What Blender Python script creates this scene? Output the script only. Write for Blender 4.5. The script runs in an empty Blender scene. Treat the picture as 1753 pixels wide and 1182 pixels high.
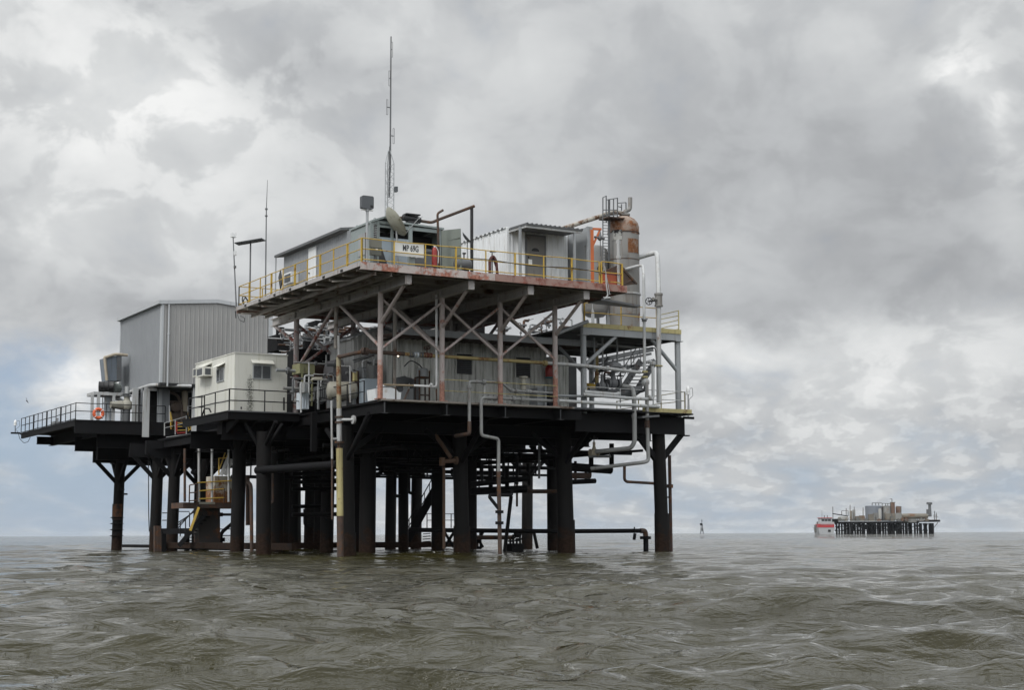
import bpy, math, random
import numpy as np
from mathutils import Vector, Matrix
rad = math.radians
S = bpy.context.scene
C = S.collection
rnd = random.Random(7)

# ------------------------------------------------------------------ survey
# x runs along the platform's front, y into its depth, z up from still water.
FOC, PCX, PCY = 2660.0, 876.5, 591.0
PITCH, ROLL, YAW = math.atan(324/2660), rad(0.26), rad(30.1)
CAM = Vector((-27.487, -60.354, 1.0))
def ray(x, y):
    dx, dy = x-PCX, y-PCY
    X = dx*math.cos(ROLL)-dy*math.sin(ROLL); Y = dx*math.sin(ROLL)+dy*math.cos(ROLL)
    f = FOC*math.cos(PITCH)+Y*math.sin(PITCH); u = FOC*math.sin(PITCH)-Y*math.cos(PITCH)
    return Vector((X*math.cos(YAW)+f*math.sin(YAW), -X*math.sin(YAW)+f*math.cos(YAW), u)), f
def at(x, y, u=None, v=None, z=None, d=None):
    """the surveyed point on a sight line that lies on the plane x=u, y=v, z=z or at distance d"""
    r, f = ray(x, y)
    if u is not None: t = (u-CAM.x)/r.x
    elif v is not None: t = (v-CAM.y)/r.y
    elif z is not None: t = (z-CAM.z)/r.z
    else: t = d/f
    return CAM + r*t

# ------------------------------------------------------------------ mesh builder
Z = Vector((0, 0, 1))
class MB:
    def __init__(s): s.v = []; s.f = []
    def add(s, vs, fs):
        o = len(s.v); s.v += [Vector(p) for p in vs]; s.f += [tuple(i+o for i in f) for f in fs]; return s
    def box(s, x0, x1, y0, y1, z0, z1):
        x0, x1 = sorted((x0, x1)); y0, y1 = sorted((y0, y1)); z0, z1 = sorted((z0, z1))
        return s.add([(x0,y0,z0),(x1,y0,z0),(x1,y1,z0),(x0,y1,z0),(x0,y0,z1),(x1,y0,z1),(x1,y1,z1),(x0,y1,z1)],
                     [(0,3,2,1),(4,5,6,7),(0,1,5,4),(1,2,6,5),(2,3,7,6),(3,0,4,7)])
    def bar(s, p, q, w, h=None, up=Z):
        p, q = Vector(p), Vector(q); h = h or w; d = (q-p)
        if d.length < 1e-6: return s
        d.normalize()
        if abs(d.dot(up)) > .99: up = Vector((0,1,0))
        a = d.cross(up).normalized()*(w/2); b = a.cross(d).normalized()*(h/2)
        vs = [p-a-b, p+a-b, p+a+b, p-a+b, q-a-b, q+a-b, q+a+b, q-a+b]
        return s.add(vs, [(0,1,2,3),(7,6,5,4),(4,5,1,0),(5,6,2,1),(6,7,3,2),(7,4,0,3)])
    def ibeam(s, p, q, w, h, t=.03):
        p, q = Vector(p), Vector(q)
        s.bar(p, q, t, h-2*t); dz = Vector((0,0,(h-t)/2))
        s.bar(p+dz, q+dz, w, t); return s.bar(p-dz, q-dz, w, t)
    def tube(s, p, q, r, r2=None, n=10, cap=True):
        p, q = Vector(p), Vector(q); r2 = r if r2 is None else r2; d = q-p
        if d.length < 1e-6: return s
        d.normalize(); a = d.orthogonal().normalized(); b = d.cross(a)
        vs = []
        for c, R in ((p, r), (q, r2)):
            for i in range(n):
                t = 2*math.pi*i/n; vs.append(c+a*(R*math.cos(t))+b*(R*math.sin(t)))
        fs = [(i, (i+1) % n, n+(i+1) % n, n+i) for i in range(n)]
        if cap: fs += [tuple(range(n-1, -1, -1)), tuple(range(n, 2*n))]
        return s.add(vs, fs)
    def path(s, pts, r, n=8, bend=None):
        pts = [Vector(p) for p in pts]; bend = bend if bend is not None else r*3
        out = [pts[0]]
        for i in range(1, len(pts)-1):
            a, b, c = pts[i-1], pts[i], pts[i+1]
            d1, d2 = (a-b), (c-b); L = min(bend, d1.length*.45, d2.length*.45)
            if d1.length < 1e-5 or d2.length < 1e-5: continue
            p0, p2 = b+d1.normalized()*L, b+d2.normalized()*L
            for k in range(5):
                t = k/4; out.append(p0*(1-t)**2+b*2*t*(1-t)+p2*t*t)
        out.append(pts[-1])
        pts = out; m = len(pts); tang = []
        for i in range(m):
            d = pts[min(i+1, m-1)]-pts[max(i-1, 0)]; tang.append(d.normalized())
        a = tang[0].orthogonal().normalized(); vs = []
        for i in range(m):
            a = (a-tang[i]*a.dot(tang[i])).normalized(); b = tang[i].cross(a)
            for k in range(n):
                t = 2*math.pi*k/n; vs.append(pts[i]+a*(r*math.cos(t))+b*(r*math.sin(t)))
        fs = [(i*n+k, i*n+(k+1) % n, (i+1)*n+(k+1) % n, (i+1)*n+k) for i in range(m-1) for k in range(n)]
        fs += [tuple(range(n-1, -1, -1)), tuple(range((m-1)*n, m*n))]
        return s.add(vs, fs)
    def lathe(s, c, prof, n=20, axis=Z, cap=True):
        c = Vector(c); d = Vector(axis).normalized(); a = d.orthogonal().normalized(); b = d.cross(a); vs = []
        for R, h in prof:
            for k in range(n):
                t = 2*math.pi*k/n; vs.append(c+d*h+a*(R*math.cos(t))+b*(R*math.sin(t)))
        m = len(prof)
        fs = [(i*n+k, i*n+(k+1) % n, (i+1)*n+(k+1) % n, (i+1)*n+k) for i in range(m-1) for k in range(n)]
        if cap: fs += [tuple(range(n-1, -1, -1)), tuple(range((m-1)*n, m*n))]
        return s.add(vs, fs)
    def prism(s, poly, ext):
        poly = [Vector(p) for p in poly]; e = Vector(ext); n = len(poly)
        fs = [tuple(range(n-1, -1, -1)), tuple(range(n, 2*n))]+[(i, (i+1) % n, n+(i+1) % n, n+i) for i in range(n)]
        return s.add(poly+[p+e for p in poly], fs)
    def torus(s, c, R, r, axis=Z, n=20, m=8):
        c = Vector(c); d = Vector(axis).normalized(); a = d.orthogonal().normalized(); b = d.cross(a); vs = []
        for i in range(n):
            t = 2*math.pi*i/n; e = a*math.cos(t)+b*math.sin(t)
            for k in range(m):
                q = 2*math.pi*k/m; vs.append(c+e*(R+r*math.cos(q))+d*(r*math.sin(q)))
        fs = [(i*m+k, ((i+1) % n)*m+k, ((i+1) % n)*m+(k+1) % m, i*m+(k+1) % m) for i in range(n) for k in range(m)]
        return s.add(vs, fs)
    def wheel(s, c, R, axis, r=.02):
        c = Vector(c); d = Vector(axis).normalized(); a = d.orthogonal().normalized(); b = d.cross(a)
        s.torus(c, R, r, d, 16, 6)
        for k in range(3):
            t = math.pi*k/3; e = (a*math.cos(t)+b*math.sin(t))*R; s.tube(c-e, c+e, r*.7, n=5)
        return s
    def corr(s, p0, p1, z0, ztop, out, pitch=.3, dep=.035, gap=.5):
        """a ribbed metal sheet from p0 to p1 (plan points); ztop is a number or a function of 0..1"""
        p0, p1, out = Vector((p0[0], p0[1], 0)), Vector((p1[0], p1[1], 0)), Vector((out[0], out[1], 0))
        L = (p1-p0).length; n = max(1, round(L/pitch)); pr = []
        for i in range(n):
            for t, o in ((0, 0), (gap, 0), (gap+.12, 1), (.88, 1)): pr.append(((i+t)/n, o))
        pr.append((1.0, 0)); vs = []
        for t, o in pr:
            q = p0.lerp(p1, t)+out*(dep*o); zt = ztop(t) if callable(ztop) else ztop
            vs += [(q.x, q.y, z0), (q.x, q.y, zt)]
        return s.add(vs, [(2*i, 2*i+2, 2*i+3, 2*i+1) for i in range(len(pr)-1)])

OFF = {}
def obj(name, mb, mat, parent=None, label=None, smooth=False, kind=None, base=None):
    me = bpy.data.meshes.new(name)
    off = OFF[parent.name] if parent else (Vector(base) if base is not None else Vector((0, 0, 0)))
    if parent is None and base is None and mb.v:
        xs = [p.x for p in mb.v]; ys = [p.y for p in mb.v]; zs = [p.z for p in mb.v]
        off = Vector(((min(xs)+max(xs))/2, (min(ys)+max(ys))/2, min(zs)))
    me.from_pydata([tuple(p-off) for p in mb.v], [], mb.f); me.update()
    if smooth:
        me.polygons.foreach_set('use_smooth', [True]*len(me.polygons)); me.set_sharp_from_angle(angle=.7)
    if mat: me.materials.append(mat)
    o = bpy.data.objects.new(name, me); C.objects.link(o)
    if parent: o.parent = parent
    else: o.location = off
    OFF[o.name] = off
    if label: o['label'] = label
    if kind: o['kind'] = kind
    return o
def tag(o, label, cat, group=None):
    o['label'] = label; o['category'] = cat
    if group: o['group'] = group
    return o
def thing(name, label, cat, loc, group=None):
    o = bpy.data.objects.new(name, None); C.objects.link(o); o.location = Vector(loc); o.empty_display_size = .2
    OFF[o.name] = Vector(loc); return tag(o, label, cat, group)

# ------------------------------------------------------------------ materials
class NT:
    def __init__(s, nt): s.nt = nt; s.n = nt.nodes; s.l = nt.links
    def new(s, t, **kw):
        o = s.n.new(t)
        for k, v in kw.items(): setattr(o, k, v)
        return o
    def link(s, a, b): s.l.new(a, b)
    def val(s, sock, x):
        if hasattr(x, 'is_output'): s.l.new(x, sock)
        else: sock.default_value = x
    def math(s, op, a, b=0.0, c=None, clamp=False):
        o = s.new('ShaderNodeMath', operation=op, use_clamp=clamp); s.val(o.inputs[0], a); s.val(o.inputs[1], b)
        if c is not None: s.val(o.inputs[2], c)
        return o.outputs[0]
    def mix(s, f, a, b, mode='MIX'):
        o = s.new('ShaderNodeMix', data_type='RGBA', blend_type=mode); s.val(o.inputs[0], f); s.val(o.inputs[6], a); s.val(o.inputs[7], b); return o.outputs[2]
    def noise(s, vec, scale, detail=6, rough=.6, dist=0.0):
        o = s.new('ShaderNodeTexNoise'); s.link(vec, o.inputs['Vector']); o.inputs['Scale'].default_value = scale
        o.inputs['Detail'].default_value = detail; o.inputs['Roughness'].default_value = rough; o.inputs['Distortion'].default_value = dist; return o
    def step(s, x, a, b):
        o = s.new('ShaderNodeMapRange', interpolation_type='SMOOTHSTEP'); s.val(o.inputs[0], x); o.inputs[1].default_value = a; o.inputs[2].default_value = b; return o.outputs[0]
    def scale(s, vec, sc):
        o = s.new('ShaderNodeMapping'); s.link(vec, o.inputs[0]); o.inputs['Scale'].default_value = sc; return o.outputs[0]
def c4(c): return (c[0], c[1], c[2], 1.0)
RUST, PINK = (.115, .05, .027), (.36, .15, .105)
def mat(name, col, rough=.6, metal=0.0, rust=0.0, rcol=RUST, scale=1.6, streak=0.0, scol=(.05, .04, .03), var=.25, zlow=None, bump=.15, soft=.08, spec=.5):
    """painted metal: colour patches, worn-through rust, runs of dirt; zlow=(a,b) lets the wear grow from height b down to a"""
    m = bpy.data.materials.new(name); m.use_nodes = True; t = NT(m.node_tree); b = t.n['Principled BSDF']
    g = t.new('ShaderNodeNewGeometry').outputs['Position']
    n1 = t.noise(g, scale, 9, .68).outputs[0]; n2 = t.noise(g, scale*.35, 4, .5).outputs[0]
    k = t.math('MULTIPLY_ADD', t.math('SUBTRACT', n2, .5), var*2.4, 1.0)
    base = t.mix(1.0, c4(col), k, 'MULTIPLY')
    if streak:
        n3 = t.noise(t.scale(g, (5.5, 5.5, .42)), 1.0, 7, .62).outputs[0]
        f = t.math('MULTIPLY', t.step(n3, .62-.3*streak, .78-.15*streak), .85)
        base = t.mix(f, base, c4(scol))
    rg = rough
    if rust:
        x = n1
        if zlow:
            sz = t.new('ShaderNodeSeparateXYZ'); t.link(g, sz.inputs[0])
            x = t.math('ADD', n1, t.math('MULTIPLY', t.step(sz.outputs[2], zlow[1], zlow[0]), .3))
        th = .74-.36*rust
        f = t.step(x, th-soft, th+soft)
        n4 = t.noise(g, scale*6, 5, .6).outputs[0]
        rc = t.mix(t.step(n4, .3, .75), c4([c*.55 for c in rcol]), c4([min(1, c*1.25) for c in rcol]))
        base = t.mix(f, base, rc)
        rg = t.math('MULTIPLY_ADD', f, .9-rough, rough)
    b.inputs['Specular IOR Level'].default_value = spec; t.link(base, b.inputs['Base Color']); t.val(b.inputs['Roughness'], rg); b.inputs['Metallic'].default_value = metal
    if bump:
        bm = t.new('ShaderNodeBump'); bm.inputs['Strength'].default_value = bump; bm.inputs['Distance'].default_value = .02
        t.link(n1, bm.inputs['Height']); t.link(bm.outputs[0], b.inputs['Normal'])
    return m
M = {}
M['tar'] = mat('tarred_steel', (.0085, .0085, .0095), .7, rust=.2, rcol=(.022, .013, .010), scale=.9, spec=.14)
M['pile'] = mat('pile_steel', (.0095, .009, .009), .75, rust=.22, rcol=(.026, .015, .010), scale=1.3, zlow=(0, 2.0), streak=.3, scol=(.006, .006, .006), bump=.5, spec=.16)
M['underdeck'] = mat('underdeck_paint', (.26, .24, .215), .75, rust=.42, rcol=(.13, .07, .045), scale=.9, streak=.15)
M['beam'] = mat('pale_beam_paint', (.37, .355, .345), .6, rust=.25, rcol=(.2, .11, .08), scale=1.4, streak=.3, scol=(.16, .10, .075))
M['fascia'] = mat('fascia_paint', (.44, .39, .365), .6, rust=.58, rcol=PINK, scale=1.5, streak=.35, scol=(.13, .07, .05), soft=.05)
M['fascia_red'] = mat('red_primer_fascia', (.30, .19, .16), .65, rust=.6, rcol=(.25, .085, .06), scale=1.5, streak=.3, scol=(.1, .05, .035))
M['column'] = mat('column_paint', (.40, .35, .335), .6, rust=.36, rcol=(.36, .185, .14), scale=1.8, zlow=(6.9, 9.4), streak=.2, scol=(.18, .1, .08), soft=.05)
M['column_red'] = mat('primer_column_paint', (.33, .29, .285), .6, rust=.52, rcol=(.24, .075, .055), scale=1.3, streak=.15, soft=.05)
M['grey'] = mat('grey_steel_paint', (.27, .285, .295), .5, rust=.13, scale=1.6, streak=.2, scol=(.13, .10, .08))
M['greydk'] = mat('dark_grey_paint', (.105, .11, .115), .55, rust=.22, scale=1.8)
M['greylt'] = mat('light_grey_paint', (.40, .41, .41), .5, rust=.16, rcol=(.2, .11, .07), scale=1.8, streak=.3, scol=(.2, .16, .12))
M['yellow'] = mat('safety_yellow', (.48, .32, .05), .55, rust=.36, rcol=(.22, .095, .03), scale=3.0, var=.2)
M['yellowpale'] = mat('faded_yellow', (.40, .35, .165), .65, rust=.32, rcol=(.19, .10, .05), scale=2.5, var=.3, streak=.35, scol=(.2, .16, .08))
M['rail'] = mat('black_rail', (.013, .013, .015), .6, rust=.15, scale=3, spec=.25)
M['rust'] = mat('rusted_iron', (.06, .040, .031), .8, rust=.5, rcol=(.13, .055, .022), scale=3.2, var=.7, streak=.3, scol=(.03, .022, .018))
M['rustyellow'] = mat('yellow_pipe_rusting', (.36, .29, .13), .7, rust=.5, rcol=(.2, .085, .03), scale=2.2, var=.3)
M['siding'] = mat('grey_siding', (.245, .258, .272), .45, rust=.0, streak=.12, scol=(.19, .195, .2), var=.12, bump=.03, metal=.15)
M['siding2'] = mat('warm_grey_siding', (.285, .283, .277), .5, rust=.0, streak=.2, scol=(.2, .195, .185), var=.14, bump=.03, metal=.1)
M['trim'] = mat('siding_trim', (.42, .44, .455), .45, streak=.12, scol=(.28, .28, .28), var=.1, bump=.02)
M['cabin'] = mat('cream_cabin_paint', (.63, .63, .575), .55, rust=.07, rcol=(.3, .24, .14), scale=1.0, streak=.3, scol=(.46, .45, .36), var=.12, bump=.04)
M['white'] = mat('white_paint', (.68, .70, .71), .5, rust=.12, rcol=(.34, .25, .18), scale=1.6, streak=.28, scol=(.42, .41, .38), var=.1, bump=.05)
M['weathered'] = mat('weathered_sheeting', (.66, .665, .63), .6, rust=.1, rcol=(.24, .18, .12), scale=1.2, streak=.62, scol=(.22, .225, .19), var=.3)
M['brownroof'] = mat('brown_roof_sheet', (.10, .068, .055), .75, rust=.4, rcol=(.11, .055, .04), scale=.9, streak=.2)
M['greengrey'] = mat('green_grey_enclosure', (.245, .285, .285), .5, rust=.12, rcol=(.15, .12, .09), scale=1.4, streak=.25, scol=(.16, .16, .145), var=.15)
M['bluegrey'] = mat('blue_grey_panel', (.30, .355, .40), .45, rust=.1, rcol=(.17, .14, .12), scale=1.6, streak=.2, scol=(.2, .21, .21))
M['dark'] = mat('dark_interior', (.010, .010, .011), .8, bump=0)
M['vessel'] = mat('vessel_paint', (.205, .20, .19), .6, rust=.3, rcol=(.20, .085, .035), scale=.75, streak=.3, scol=(.14, .11, .085), var=.3, soft=.06)
M['vesselrust'] = mat('vessel_head_rust', (.26, .2, .16), .75, rust=.68, rcol=(.2, .075, .025), scale=1.6, streak=.3)
M['orange'] = mat('orange_paint', (.52, .13, .035), .5, rust=.2, rcol=(.25, .07, .03), scale=3)
M['red'] = mat('red_paint', (.27, .022, .016), .4, rust=.06, scale=4)
M['buoy'] = mat('lifebuoy_orange', (.62, .11, .035), .5, bump=.05)
M['pvc'] = mat('white_plastic', (.74, .75, .75), .35, var=.06, bump=.0)
M['glass'] = mat('dim_window_glass', (.035, .04, .045), .12, var=.3, bump=0)
M['tan'] = mat('tan_lagging', (.40, .35, .27), .8, rust=.3, rcol=(.2, .15, .1), scale=3)
M['greentank'] = mat('olive_yellow_tank', (.22, .22, .12), .6, rust=.3, rcol=(.16, .1, .05), scale=2.2, streak=.3)
M['creamtank'] = mat('cream_tank', (.29, .28, .235), .6, rust=.25, rcol=(.2, .13, .07), scale=1.6, streak=.3, scol=(.22, .2, .15))
M['bluewhite'] = mat('pale_machine_paint', (.50, .55, .60), .45, rust=.12, scale=2, streak=.2, scol=(.3, .3, .29))
M['lamp'] = mat('grey_plastic', (.075, .082, .09), .5, var=.1, bump=0)
M['sign'] = mat('white_sign_board', (.72, .73, .71), .5, rust=.08, rcol=(.4, .33, .25), scale=2, bump=0, var=.06)
M['black'] = mat('black_paint', (.012, .012, .013), .5, var=.2, bump=0)
M['dish'] = mat('dirty_dish', (.36, .36, .30), .7, rust=.35, rcol=(.2, .19, .13), scale=3.0)
M['dull'] = mat('dull_grey_pipe', (.25, .255, .25), .6, rust=.2, rcol=(.15, .09, .055), scale=2.2, streak=.3, scol=(.13, .10, .08))
M['galv'] = mat('galvanised', (.36, .375, .385), .45, metal=.3, rust=.08, scale=3, var=.2)
M['hull_white'] = mat('boat_white', (.36, .37, .38), .5, var=.15, bump=0)
M['boat_red'] = mat('boat_red', (.40, .035, .04), .45, var=.1, bump=0)
M['farsteel'] = mat('far_steel', (.11, .113, .107), .7, rust=.4, rcol=(.2, .15, .1), scale=.35, var=.5)
# ================================================================== main platform
ZL, ZT = 7.08, 12.67           # lower and upper deck levels
COLU = (2.4, 5.55, 8.65, 11.7)
M['plate'] = mat('girder_end_paint', (.035, .037, .04), .6, rust=.2, rcol=(.05, .03, .02), scale=2)
plat = thing('offshore_platform', 'black tarred steel platform standing on round piles, carrying all the decks and cabins', 'oil platform', (11, 14, 0))
mb = MB().box(2.4, 20.1, 3.35, 36, 6.98, 7.05); obj('deck_plate', mb, M['tar'], plat)
mb = MB()
mb.box(2.36, 12.6, 2.82, 3.34, 6.985, 7.06); mb.box(2.36, 12.6, 2.80, 2.815, 7.0, 7.075)
obj('deck_edge', mb, mat('deck_edge_paint', (.20, .18, .16), .7, rust=.4, rcol=(.09, .05, .03), scale=2), plat)
def girder(p, q, h=.5, w=.26, name='girder', parent=plat, m='tar'):
    return obj(name, MB().ibeam(p, q, w, h), M[m], parent)
for u in COLU:
    zt = 6.975
    girder((u+.1, 2.85, zt-.26), (u+.1, 35.8, zt-.26), .52)
    obj('end_plate', MB().box(u+.1-.13, u+.1+.13, 2.70, 2.848, zt-.555, zt-.525).box(u+.1-.02, u+.1+.02, 2.79, 2.848, zt-.52, zt-.05), M['plate'], plat)
for u in (14.7, 17.7, 19.85): girder((u, 4.6, 6.71), (u, 35.8, 6.71), .52)
for v in (7.0, 13.0, 20.0, 27.0, 35.0): girder((1.9, v, 6.13), (20.0, v, 6.13), .6, .3)
mb = MB().box(2.75, 13.4, 3.42, 3.52, 6.5, 6.97); obj('edge_channel', mb, M['tar'], plat)
mb = MB().box(13.4, 20.02, 4.0, 4.14, 6.0, 6.9); mb.box(19.8, 20.3, 3.95, 4.2, 5.94, 5.997); obj('edge_channel', mb, M['tar'], plat)
piles = [(2.45, 7, .38), (8.55, 7, .36), (14.55, 7, .40), (18.75, 4.55, .33)]
for x, d, r in ((630, 80, .42), (670, 104, .36), (690, 92, .3), (714, 104, .36), (749, 90, .36), (806, 84, .33), (903.6, 104, .36),
                (947, 90, .36), (562, 90, .38), (548, 97, .36), (532, 104, .36), (486, 94, .38), (502, 97, .36), (450, 77, .36), (409, 83, .36),
                (475, 86, .38), (612, 92, .36), (505, 106, .36)):
    p = at(x, 850, d=d); piles.append((p.x, p.y, r))
for i, (u, v, r) in enumerate(piles):
    bt = .16 if i < 4 else rnd.uniform(-.1, .12)
    mb = MB().tube((u+bt, v-bt*.6, -2.5), (u, v, 6.1), r+.015, r, 18)
    if i < 4: mb.tube((u+bt*.7, v-bt*.4, -2), (u+bt*.6, v-bt*.35, 1.1+.3*i), r+.07, r+.05, 18)
    obj('pile', mb, M['pile'], plat, smooth=True)
def knee(u, v, du, dv, zb=4.7, zt=6.05, r=.13, parent=plat):
    k = 1.0 if r > .1 else .5
    obj('knee_brace', MB().tube((u, v, zb), (u+du, v+dv, zt), r, n=10), M['tar'], parent, smooth=True)
for u in (2.45, 8.55, 14.55):
    knee(u, 7, 0, -2.7, 4.3, 6.5); knee(u, 7, 0, 2.2); knee(u, 7, 1.9, 0)
    if u != 2.45: knee(u, 7, -1.9, 0)
for s in (-1, 1): obj('knee_brace', MB().bar((18.75, 4.55, 4.55), (18.75+s*1.45, 4.5, 6.1), .22, .26), M['tar'], plat)
for u, v, r in piles[4:12]:
    knee(u, v, 1.5, 0); knee(u, v, -1.5, 0); knee(u, v, 0, 1.5); knee(u, v, 0, -1.5)
for u, v, r in piles[17:19]:
    knee(u, v, -.9, .2, 5.0, 6.5, .1); knee(u, v, .9, -.2, 5.0, 6.5, .1); knee(u, v, 0, -1.6, 5.2, 6.5, .1)
# horizontal tie pipe seen between the near left piles
a, b = at(440, 806, v=12.6), at(578, 796, v=7.2)
obj('tie_pipe', MB().tube(a, b, .2, n=12), M['tar'], plat, smooth=True)
p = at(537, 740, v=9.5); obj('hanger_post', MB().box(p.x-.14, p.x+.14, 9.4, 9.6, 5.0, 6.9), M['tar'], plat)
a, b = at(700, 775, v=13), at(640, 790, v=13)
for z, vs in ((5.35, 10.0), (4.75, 16.0)):
    obj('cross_tie', MB().tube((2.6, vs, z), (20.8, vs, z), .1), M['tar'], plat, smooth=True)
for u in (5.5, 11.6, 17.6): obj('cross_tie', MB().tube((u, 7, 5.2), (u, 34, 5.2), .11), M['tar'], plat, smooth=True)
# wave-level ring beams
for p, q in (((2.4, 13, .42), (2.4, 36, .42)), ((3, 26, .38), (20, 26, .38)), ((4, 34, .34), (20, 34, .34))):
    obj('wave_beam', MB().bar(p, q, .3, .34), M['pile'], plat)

# ------------------------------------------------------------------ upper deck
up = thing('upper_deck', 'raised steel deck with rust-streaked fascia on cross-braced columns, overhanging on all sides', 'steel deck', (6.8, 7.5, ZL))
U1, V1 = 13.75, 15.3
mb = MB().box(.02, U1-.02, .02, V1-.02, 12.56, 12.66); obj('deck_plate', mb, M['underdeck'], up)
zf = (12.36, 12.69)
mb = MB().box(-.03, 6.6, -.05, .0, *zf); mb.box(-.03, 6.6, -.0, .1, zf[0], zf[0]+.03); obj('fascia', mb, M['fascia'], up)
mb = MB().box(6.604, U1, -.05, .0, *zf); mb.box(6.604, U1, -.0, .1, zf[0], zf[0]+.03); obj('fascia', mb, M['fascia_red'], up)
mb = MB().box(-.05, 0, .01, V1, 12.5, 12.69); obj('fascia', mb, M['beam'], up)
mb = MB().box(U1, U1+.05, -.05, V1, *zf); obj('fascia', mb, M['fascia_red'], up)
mb = MB().box(0, U1, V1, V1+.05, *zf); obj('fascia', mb, M['fascia_red'], up)
# dark scuppers notched along the left edge
for k in range(7):
    v = 1.8+k*2.0; obj('scupper', MB().box(-.075, -.052, v, v+.24, 12.53, 12.63), M['dark'], up)
for u in COLU:
    mb = MB().ibeam((u, .28, 12.13), (u, 16.4, 12.13), .3, .40, .035); mb.box(u-.16, u+.16, .245, .275, 11.93, 12.33)
    for v in (3.1, 6.4, 9.8, 13.1): mb.box(u-.13, u+.13, v-.012, v+.012, 11.97, 12.29)
    obj('main_beam', mb, M['beam'], up)
for i in range(11):
    v = .55+i*1.48; obj('joist', MB().ibeam((.05, v, 12.455), (U1-.05, v, 12.455), .14, .19, .02), M['underdeck'], up)
for u in (.75, 1.5): obj('joist', MB().ibeam((u, .1, 12.26), (u, V1-.1, 12.26), .12, .17, .02), M['underdeck'], up)
for k in range(5):      # slanting deck bracing in the left overhang
    v = 1.0+k*2.9; obj('plan_brace', MB().bar((.1, v+2.3, 12.3), (2.3, v, 12.3), .12, .07), M['underdeck'], up)
CM = [M['column'], M['column'], M['column'], M['column']]
for v in (3.1, 13.1):
    for i, u in enumerate(COLU):
        mb = MB().tube((u, v, ZL-.02), (u, v, 11.93), .125 if v < 5 else .14, n=14); mb.box(u-.2, u+.2, v-.2, v+.2, ZL-.01, ZL+.03)
        obj('column', mb, M['column_red'] if v > 5 else M['column'], up, smooth=True)
for v in (3.1, 13.1):
    for i in range(3):
        a, b = COLU[i], COLU[i+1]
        for s in (0, 1):
            p, q = ((a, b) if s == 0 else (b, a))
            dv = -.035 if s else .035
            obj('cross_brace', MB().tube((p, v+dv, 11.72), (q, v+dv, 9.35), .065 if v < 5 else .08, n=8), M['column'] if v < 5 else M['column_red'], up, smooth=True)
for u in COLU:
    obj('knee_brace', MB().tube((u, 3.05, 10.55), (u, .7, 11.93), .085, n=10), M['column'], up, smooth=True)
    obj('knee_brace', MB().tube((u, 13.15, 10.75), (u, 16.1, 11.93), .085, n=10), M['column_red'], up, smooth=True)
    obj('knee_brace', MB().tube((u, 13.05, 9.3), (u, 8.4, 11.93), .085, n=10), M['column_red'], up, smooth=True)
    obj('knee_brace', MB().tube((u, 3.2, 9.5), (u, 7.6, 11.93), .075, n=10), M['column'], up, smooth=True)
obj('knee_brace', MB().tube((11.75, 3.1, 10.6), (13.6, 3.1, 11.35), .09, n=10), M['grey'], up, smooth=True)
for u in COLU: obj('middle_column', MB().tube((u, 8.1, 9.9), (u, 8.1, 11.93), .1), M['underdeck'], up, smooth=True)

# ------------------------------------------------------------------ railings
def rail(label, pts, mt, group='guardrails around the decks', step=1.5, h=1.07, levels=(1.07, .6, .14), fat=(), post=.045, r=.022, name='guardrail', flat=False, close_first=True):
    t = thing(name, label, 'guardrail', pts[0], group)
    k = 0
    for i in range(len(pts)-1):
        a, b = Vector(pts[i]), Vector(pts[i+1]); L = (b-a).length; n = max(1, round(L/step)); d = (b-a)/n
        for j in range(n+1):
            if j == n and i < len(pts)-2: continue
            p = a+d*j; w = post*(2.1 if k in fat else 1.0); k += 1
            obj('post', MB().bar(p-Vector((0, 0, .02)), p+Vector((0, 0, h)), w, post, up=d.normalized()), mt, t)
        for z in levels:
            mb = MB()
            if flat: mb.bar(a+Vector((0, 0, z)), b+Vector((0, 0, z)), r*1.6, r*2.4)
            else:      # bars a little bent between the posts, as knocked pipe is
                R_ = random.Random(int(abs(a.x*7+a.y*13+z*31))+i); q = [a+d*(j*.5)+Vector((R_.uniform(-1, 1)*.012, R_.uniform(-1, 1)*.012, z+R_.uniform(-1, 1)*.016)) for j in range(2*n+1)]
                mb.path(q, r, 6, .05)
            obj('rail_bar', mb, mt, t, smooth=not flat)
    return t
Y = M['yellow']
rail('yellow three-bar guardrail along the left edge of the upper deck', [(.06, V1-.1, ZT), (.06, .06, ZT)], Y, fat=(1, 3, 5, 7, 9, 10), step=1.52)
rail('yellow three-bar guardrail along the front of the upper deck, behind the lettered sign', [(.08, .06, ZT), (12.3, .06, ZT)], Y, fat=(3, 5, 7), step=1.53)
rail('short yellow guardrail across the back left corner of the upper deck', [(.06, V1-.1, ZT), (2.6, V1-.1, ZT)], Y, fat=(), step=1.3)
rail('short yellow guardrail before the orange box at the right end of the upper deck', [(12.42, .06, ZT), (13.6, .06, ZT)], Y, fat=(0, 1), step=1.2)
# cables strung along the front rail
mb = MB(); pts = [(x, .0, ZT+.6+.05*math.sin(x*1.3)-.03*(x-7)**2/20) for x in np.linspace(5.5, 13.4, 14)]
tag(obj('cable', mb.path(pts, .018, 6, .2), M['black'], smooth=True), 'black cable sagging along the mid bar of the front yellow guardrail', 'cable')

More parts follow.
